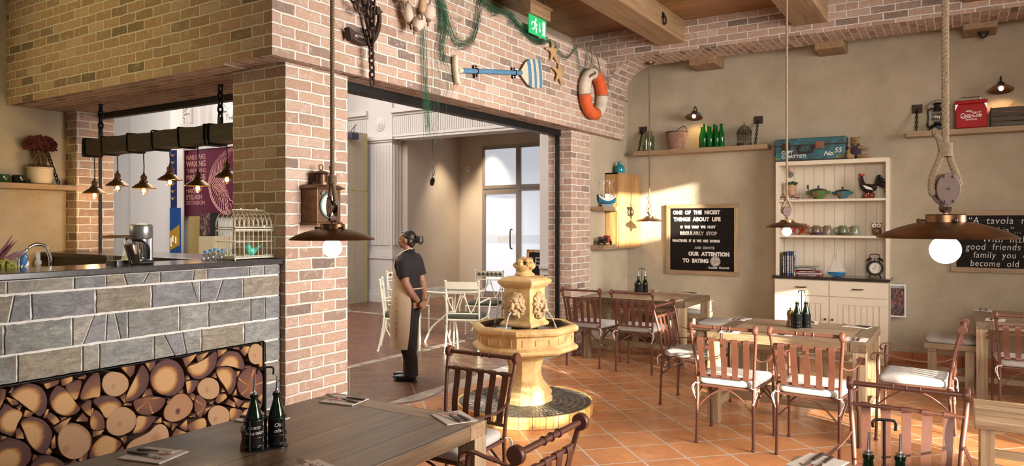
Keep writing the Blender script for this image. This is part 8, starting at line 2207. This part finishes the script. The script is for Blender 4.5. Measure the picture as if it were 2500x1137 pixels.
b = MB(); b.loft([sqr(0.05,0.0),sqr(0.048,0.028),sqr(0.042,0.03)]); b.build('base_collar', M['black'], t, smooth=40)
b = MB(); b.tube(cat([(0.0,0.06,Hj*0.86),(0.0,0.105,Hj*0.80),(0.0,0.105,Hj*0.40),(0.0,0.055,Hj*0.32)],5), 0.009, 8); b.build('grip', M['black'], t, smooth=50)
b = MB(); b.at((0.066,0.02,Hj*0.74),(0,R(90),0)); b.lathe([(0.017,0),(0.022,0),(0.022,0.006),(0.017,0.006),(0.017,0)], 20); b.lathe([(0,0),(0.012,0),(0.012,0.005),(0,0.005)], 16); b.build('dial', M['steel'], t, smooth=40)
capb = plain('blue_cap', (0.01,0.19,0.50), 0.4)
LB = ['front left water bottle with a blue cap beside the white birdcage', 'blue capped water bottle second from the left, set back', 'blue capped water bottle in the back row with the highest cap', 'front right water bottle with a blue cap beside the white birdcage', 'blue capped water bottle behind the front right one', 'blue capped water bottle standing alone behind the birdcage bars']
for (px, py, X), lab in zip(((503,618,-4.34),(516,614,-4.41),(526,612,-4.47),(537,617,-4.36),(546,613,-4.45),(566,614,-4.48)), LB):
    q = kp(px, py, X); t = thing('water_bottle', lab, 'bottle', (X, q.y, ZB2), 0, 'small water bottles on the bar'); k = (P(px, py-6, X=X).z-ZB2)
    b = MB(); b.lathe([(0,0),(0.030,0),(0.033,0.005),(0.033,k*0.42),(0.026,k*0.62),(0.014,k*0.78),(0.012,k*0.86),(0,k*0.86)], 24); b.build('bottle', M['water_plastic'], t, smooth=40)
    b = MB(); b.lathe([(0,k*0.83),(0.0165,k*0.83),(0.0165,k),(0,k)], 20); b.build('cap', capb, t, smooth=40)
# white birdcage
q0, q1 = kp(556, 630, -4.31), kp(665, 630, -4.31)
LY = (q1.y-q0.y)/2; 
t = thing('white_birdcage', 'white wire birdcage with an arched double roof at the end of the bar', 'birdcage', (-4.335, (q0.y+q1.y)/2, ZB2)); Hc = P(610, 512, X=-4.31).z-ZB2
W = 0.105; cw_ = plain('white_wire', (0.60,0.57,0.47), 0.5)
def rect(z, k=1.0): return [(-W*k,-LY*k,z),(W*k,-LY*k,z),(W*k,LY*k,z),(-W*k,LY*k,z)]
b = MB(); b.box((-W-0.004,-LY-0.004,0.008),(W+0.004,LY+0.004,0.014))
n1, n2 = 14, 9
for k in range(n1*2):
    y = -LY+LY*(k+0.5)/n1
    for s in (-1,1): b.torus((s*(W+0.003), y, 0.022), 0.0065, 0.0022, 8, 5, 'x')
for k in range(n2*2):
    x = -W+W*(k+0.5)/n2
    for s in (-1,1): b.torus((x, s*(LY+0.003), 0.022), 0.0065, 0.0022, 8, 5, 'y')
for sx_ in (-1,1):
    for sy_ in (-1,1): b.ball((sx_*W, sy_*LY, 0.005), 0.007, 8, 6)
b.build('base', cw_, t)
zm = Hc*0.60
b = MB(); b.tube(rect(zm), 0.0045, 6, True); b.tube(rect(zm+0.016), 0.0045, 6, True); b.tube(rect(Hc*0.36), 0.0025, 5, True)
for k in range(n1*2):
    y = -LY+LY*(k+0.5)/n1
    for s in (-1,1): b.torus((s*(W+0.002), y, zm-0.007), 0.0055, 0.0018, 8, 5, 'x')
b.build('middle_band', cw_, t)
b = MB()
ny, nx = 10, 5
for k in range(ny+1):
    y = -LY+2*LY*k/ny
    for s in (-1,1): b.tube([(s*W,y,0.012),(s*W,y,zm)], 0.002, 5)
for k in range(1,nx):
    x = -W+2*W*k/nx
    for s in (-1,1): b.tube([(x,s*LY,0.012),(x,s*LY,zm)], 0.002, 5)
b.build('wire_bars', cw_, t)
b = MB(); b.tube([(0,-LY*0.72,Hc),(0,LY*0.72,Hc)], 0.0035, 6)
for s in (-1,1):
    for k in range(ny+1):
        y = -LY+2*LY*k/ny; b.tube(cat([(s*W,y,zm+0.012),(s*W*0.97,y,zm+(Hc-zm)*0.45),(s*W*0.7,y*0.93,zm+(Hc-zm)*0.8),(0,y*0.72,Hc)],5), 0.0018, 5)
    for k in range(ny):
        y0_, y1_ = -LY+2*LY*k/ny, -LY+2*LY*(k+1)/ny; b.tube(cat([(s*W,y0_,zm+0.012),(s*W*0.99,y0_+0.004,zm+(Hc-zm)*0.35),(s*W*0.93,(y0_+y1_)/2,zm+(Hc-zm)*0.62),(s*W*0.99,y1_-0.004,zm+(Hc-zm)*0.35),(s*W,y1_,zm+0.012)],4), 0.0016, 4)
for y in (-LY*0.35,LY*0.35): b.ball((0,y,Hc+0.007), 0.007, 8, 6)
b.ball((W+0.004,LY*0.25,zm+0.02), (0.006,0.012,0.010), 8, 6); b.build('arched_roof', cw_, t)
q = kp(620, 610, -4.335)
t = thing('bird_figurine', 'turquoise ceramic bird sitting inside the white birdcage', 'figurine', (-4.335, q.y-0.02, ZB2+0.015))
tq = plain('turquoise_glaze', (0.07,0.42,0.31), 0.3, 0, 0.25, 60)
b = MB(); b.tube(cat([(0,-0.035,0.075),(0,-0.028,0.058),(0,-0.008,0.040),(0,0.022,0.042),(0,0.05,0.062),(0,0.10,0.095)],4), [0.012,0.017,0.019,0.021,0.024,0.027,0.030,0.032,0.032,0.031,0.029,0.026,0.022,0.017,0.013,0.010,0.009,0.008,0.007,0.006,0.004], 14); b.ball((0,-0.032,0.073), (0.020,0.021,0.019), 12, 8); b.tube([(0,-0.048,0.074),(0,-0.064,0.071)], [0.006,0.001], 8)
b.lathe([(0,0),(0.016,0),(0.012,0.02),(0,0.025)], 14); fuse(b, 'body', tq, 0.004, t, 2)

# ================================================================== SIGNS IN THE MALL
YB2 = 9.97
a0, b0 = P(443, 368, Y=YB2), P(590, 350, Y=YB2); zt_, zb_ = P(506, 361, Y=YB2).z, P(506, 526, Y=YB2).z
pur = plain('purple_banner', (0.095,0.010,0.03), 0.45, 0, 0.05, 3); pk = plain('pink_print', (0.46,0.22,0.19), 0.6)
t = thing('salon_banner', 'purple wall banner listing nail care and waxing behind the hanging timber', 'banner', ((a0.x+b0.x)/2, YB2, zb_)); w = (b0.x-a0.x)/2; h = zt_-zb_
pn = MB().box((-w,-0.03,0),(w,0.02,h)).build('panel', pur, t)
ls = []
def bl(txt, px, py, size, bold): v = P(px, py, Y=YB2); ls.append(words(txt, size, pk, 'lettering', pn, (v.x-t.location.x, -0.032, v.z-t.location.z), FACE_Y, 0.001, bold))
for txt, py, size, bold in (('NAILCARE',391,0.155,0.002),('WAXING',408,0.175,0.006),('THREADING',423,0.135,0.0015),('MASSAGE',440,0.168,0.006),('FACIAL',456,0.135,0.002),('MAKEUP',472,0.140,0.002),('EYELASH',487,0.150,0.005),('EXTENSION',500,0.130,0.002)): bl(txt, 457.5, py, size, bold)
join_meshes(ls, 'pink_lettering')
sw = MB(); rnd = random.Random(17); c = P(582, 446, Y=YB2); cx_, cz_ = c.x-t.location.x, c.z-t.location.z; Ry = (zt_-zb_)*0.50; Rx = P(582, 446, Y=YB2).x-P(513, 446, Y=YB2).x
cl2 = lambda p: (min(w-0.01, p[0]), -0.034, min(h-0.02, max(0.02, p[1])))
for k in (1.0, 0.955): sw.tube([cl2((cx_+Rx*k*math.cos(a), cz_+Ry*k*math.sin(a))) for a in [PI*0.52+PI*0.96*i/40 for i in range(41)]], 0.011, 4)
for k in range(26):
    a = PI*0.55+PI*0.9*k/26; pts = []
    for i in range(9):
        u = i/8; rr = 0.95-0.55*u; aa = a+0.9*u*(1 if k < 13 else -0.6)
        pts.append(cl2((cx_+Rx*rr*math.cos(aa), cz_+Ry*rr*math.sin(aa))))
    sw.tube(pts, 0.008, 4)
for k in range(5):
    x0_, z0_ = cx_-Rx*(0.75-0.12*k), cz_-Ry*(0.10+0.14*k); sw.tube([cl2((x0_+0.16*(1-i/14)*math.cos(i*0.8), z0_+0.16*(1-i/14)*math.sin(i*0.8))) for i in range(14)], 0.009, 4)
for k in range(4): sw.ball(cl2((cx_-Rx*0.42+0.14*k, cz_-Ry*0.83)), (0.028,0.006,0.028), 8, 6)
sw.build('swirl_ornament', pk, pn)
# lower wall below the banner, golden lettering, magazine stand, gold pillars
def pbox(name, label, cat_, px0, px1, py0, py1, Y, depth, mat):
    lo, hi = quadbox(px0, px1, py0, py1, Y, depth); cx2 = (lo[0]+hi[0])/2
    t = thing(name, label, cat_, (cx2, Y, lo[2])); MB().box((lo[0]-cx2,0,0),(hi[0]-cx2,depth,hi[2]-lo[2])).build('body', mat, t, bevel=0.004); return t
gold_m = plain('gold_panel', (0.36,0.26,0.09), 0.5, 0.1, 0.12, 4); beige_m = plain('beige_counter', (0.44,0.36,0.22), 0.6, 0, 0.05, 4)
tp_ = pbox('display_pillar', 'tall olive gold pillar in front of the purple banner', 'pillar', 460, 485, 528, 900, 9.4, 0.35, gold_m)
pbox('reception_desk', 'beige desk beside the olive gold pillar beyond the bar', 'desk', 485, 521, 577, 900, 9.2, 0.45, beige_m)
t = pbox('product_rack', 'dark rack of striped products between pillar and golden letters', 'rack', 489, 512, 519, 576, 9.3, 0.2, M['black_iron'])
lo, hi = quadbox(489, 512, 519, 576, 9.3, 0.2); b = MB(); rnd = random.Random(3); n = 14
for i in range(n):
    z = 0.01
    while z < hi[2]-lo[2]-0.02:
        k = rnd.uniform(0.02,0.09); cc = rnd.choice([(0.03,0.02,0.02),(0.16,0.05,0.06),(0.20,0.14,0.10),(0.06,0.03,0.04)]); xw = (hi[0]-lo[0])/n
        b.color(cc).box((-(hi[0]-lo[0])/2+i*xw+0.003,-0.012,z),(-(hi[0]-lo[0])/2+(i+1)*xw-0.003,0.0,min(z+k,hi[2]-lo[2]))); z += k
b.build('products', M['tint'], t)
# golden arabic wall letters
q = P(552, 590, Y=9.96); gl_ = plain('gold_letters', (0.36,0.24,0.03), 0.4, 0.3)
t = thing('gold_wall_letters', 'golden arabic letters on the white wall below the purple banner', 'lettering', (q.x, 9.97, q.z))
b = MB(); k = 0.0096
def gA(pts, r=0.028): b.tube(cat([(x*k, -0.02, y*k) for x, y in pts],5), r, 6)
gA([(-13,-6),(-11,-10),(-13,-15),(-17,-17)]); gA([(-13,-6),(-12,-9)]); b.ball((-13*k,-0.02,1*k), (0.03,0.02,0.03), 8, 6)
gA([(-6,-4),(-3,-3),(-2,-6),(-5,-8),(-7,-5)]); gA([(-2,-6),(-3,-12),(-8,-15)])
gA([(2,-7),(10,-7),(18,-7),(20,-2)]); gA([(10,-7),(10,1)]); b.ball((8*k,-0.02,5*k), (0.028,0.02,0.028), 8, 6); b.ball((13*k,-0.02,5*k), (0.028,0.02,0.028), 8, 6)
gA([(2,-7),(0,-3)])
b.build('letters', gl_, t)
# narrow blue and gold banner
t = thing('roll_up_banner', 'narrow blue and gold banner at the edge of the white hoarding', 'banner', (ix(428, 9.45), 9.45, 0)); x0_, x1_ = ix(416.5, 9.45)-t.location.x, ix(429, 9.45)-t.location.x; x2_ = ix(440, 9.45)-t.location.x
ztp, zmd, zbt = P(423, 366, Y=9.45).z, P(428, 507, Y=9.45).z, P(428, 640, Y=9.45).z
blu = plain('banner_blue', (0.012,0.06,0.22), 0.5); gol = plain('banner_gold', (0.42,0.24,0.02), 0.5)
MB().box((x0_,0,zmd),(x1_,0.03,ztp)).build('upper_strip', plain('banner_navy', (0.012,0.018,0.10), 0.5), t); MB().box((x0_,-0.02,0.0),(x2_,0.02,zmd)).build('lower_panel', blu, t)
z1, z2, z3, z4 = P(428, 566, Y=9.45).z, P(428, 552, Y=9.45).z, P(428, 612, Y=9.45).z, P(428, 598, Y=9.45).z
b = MB(); b.prism([(x0_,z1),(x2_,P(440,548,Y=9.45).z),(x2_,z4),(x0_,z3)], -0.024, -0.02, lambda x, z, y: (x, y, z)); b.build('gold_stripe', gol, t)
b = MB(); 
for px, a1, a2 in ((421,580,602),(425,575,590),(432,578,594)): b.tube([(ix(px,9.45)-t.location.x,-0.026,P(px,a1,Y=9.45).z),(ix(px,9.45)-t.location.x,-0.026,P(px,a2,Y=9.45).z)], 0.02, 5)
b.build('white_marks', M['chalk'], t)
b = MB()
for k in range(7): z = ztp-0.1-k*0.16; b.tube([(x0_+0.05,-0.005,z),((x0_+x1_)/2,-0.005,z-0.05),(x1_-0.05,-0.005,z)], 0.014, 5)
b.build('gold_chevrons', gol, t)
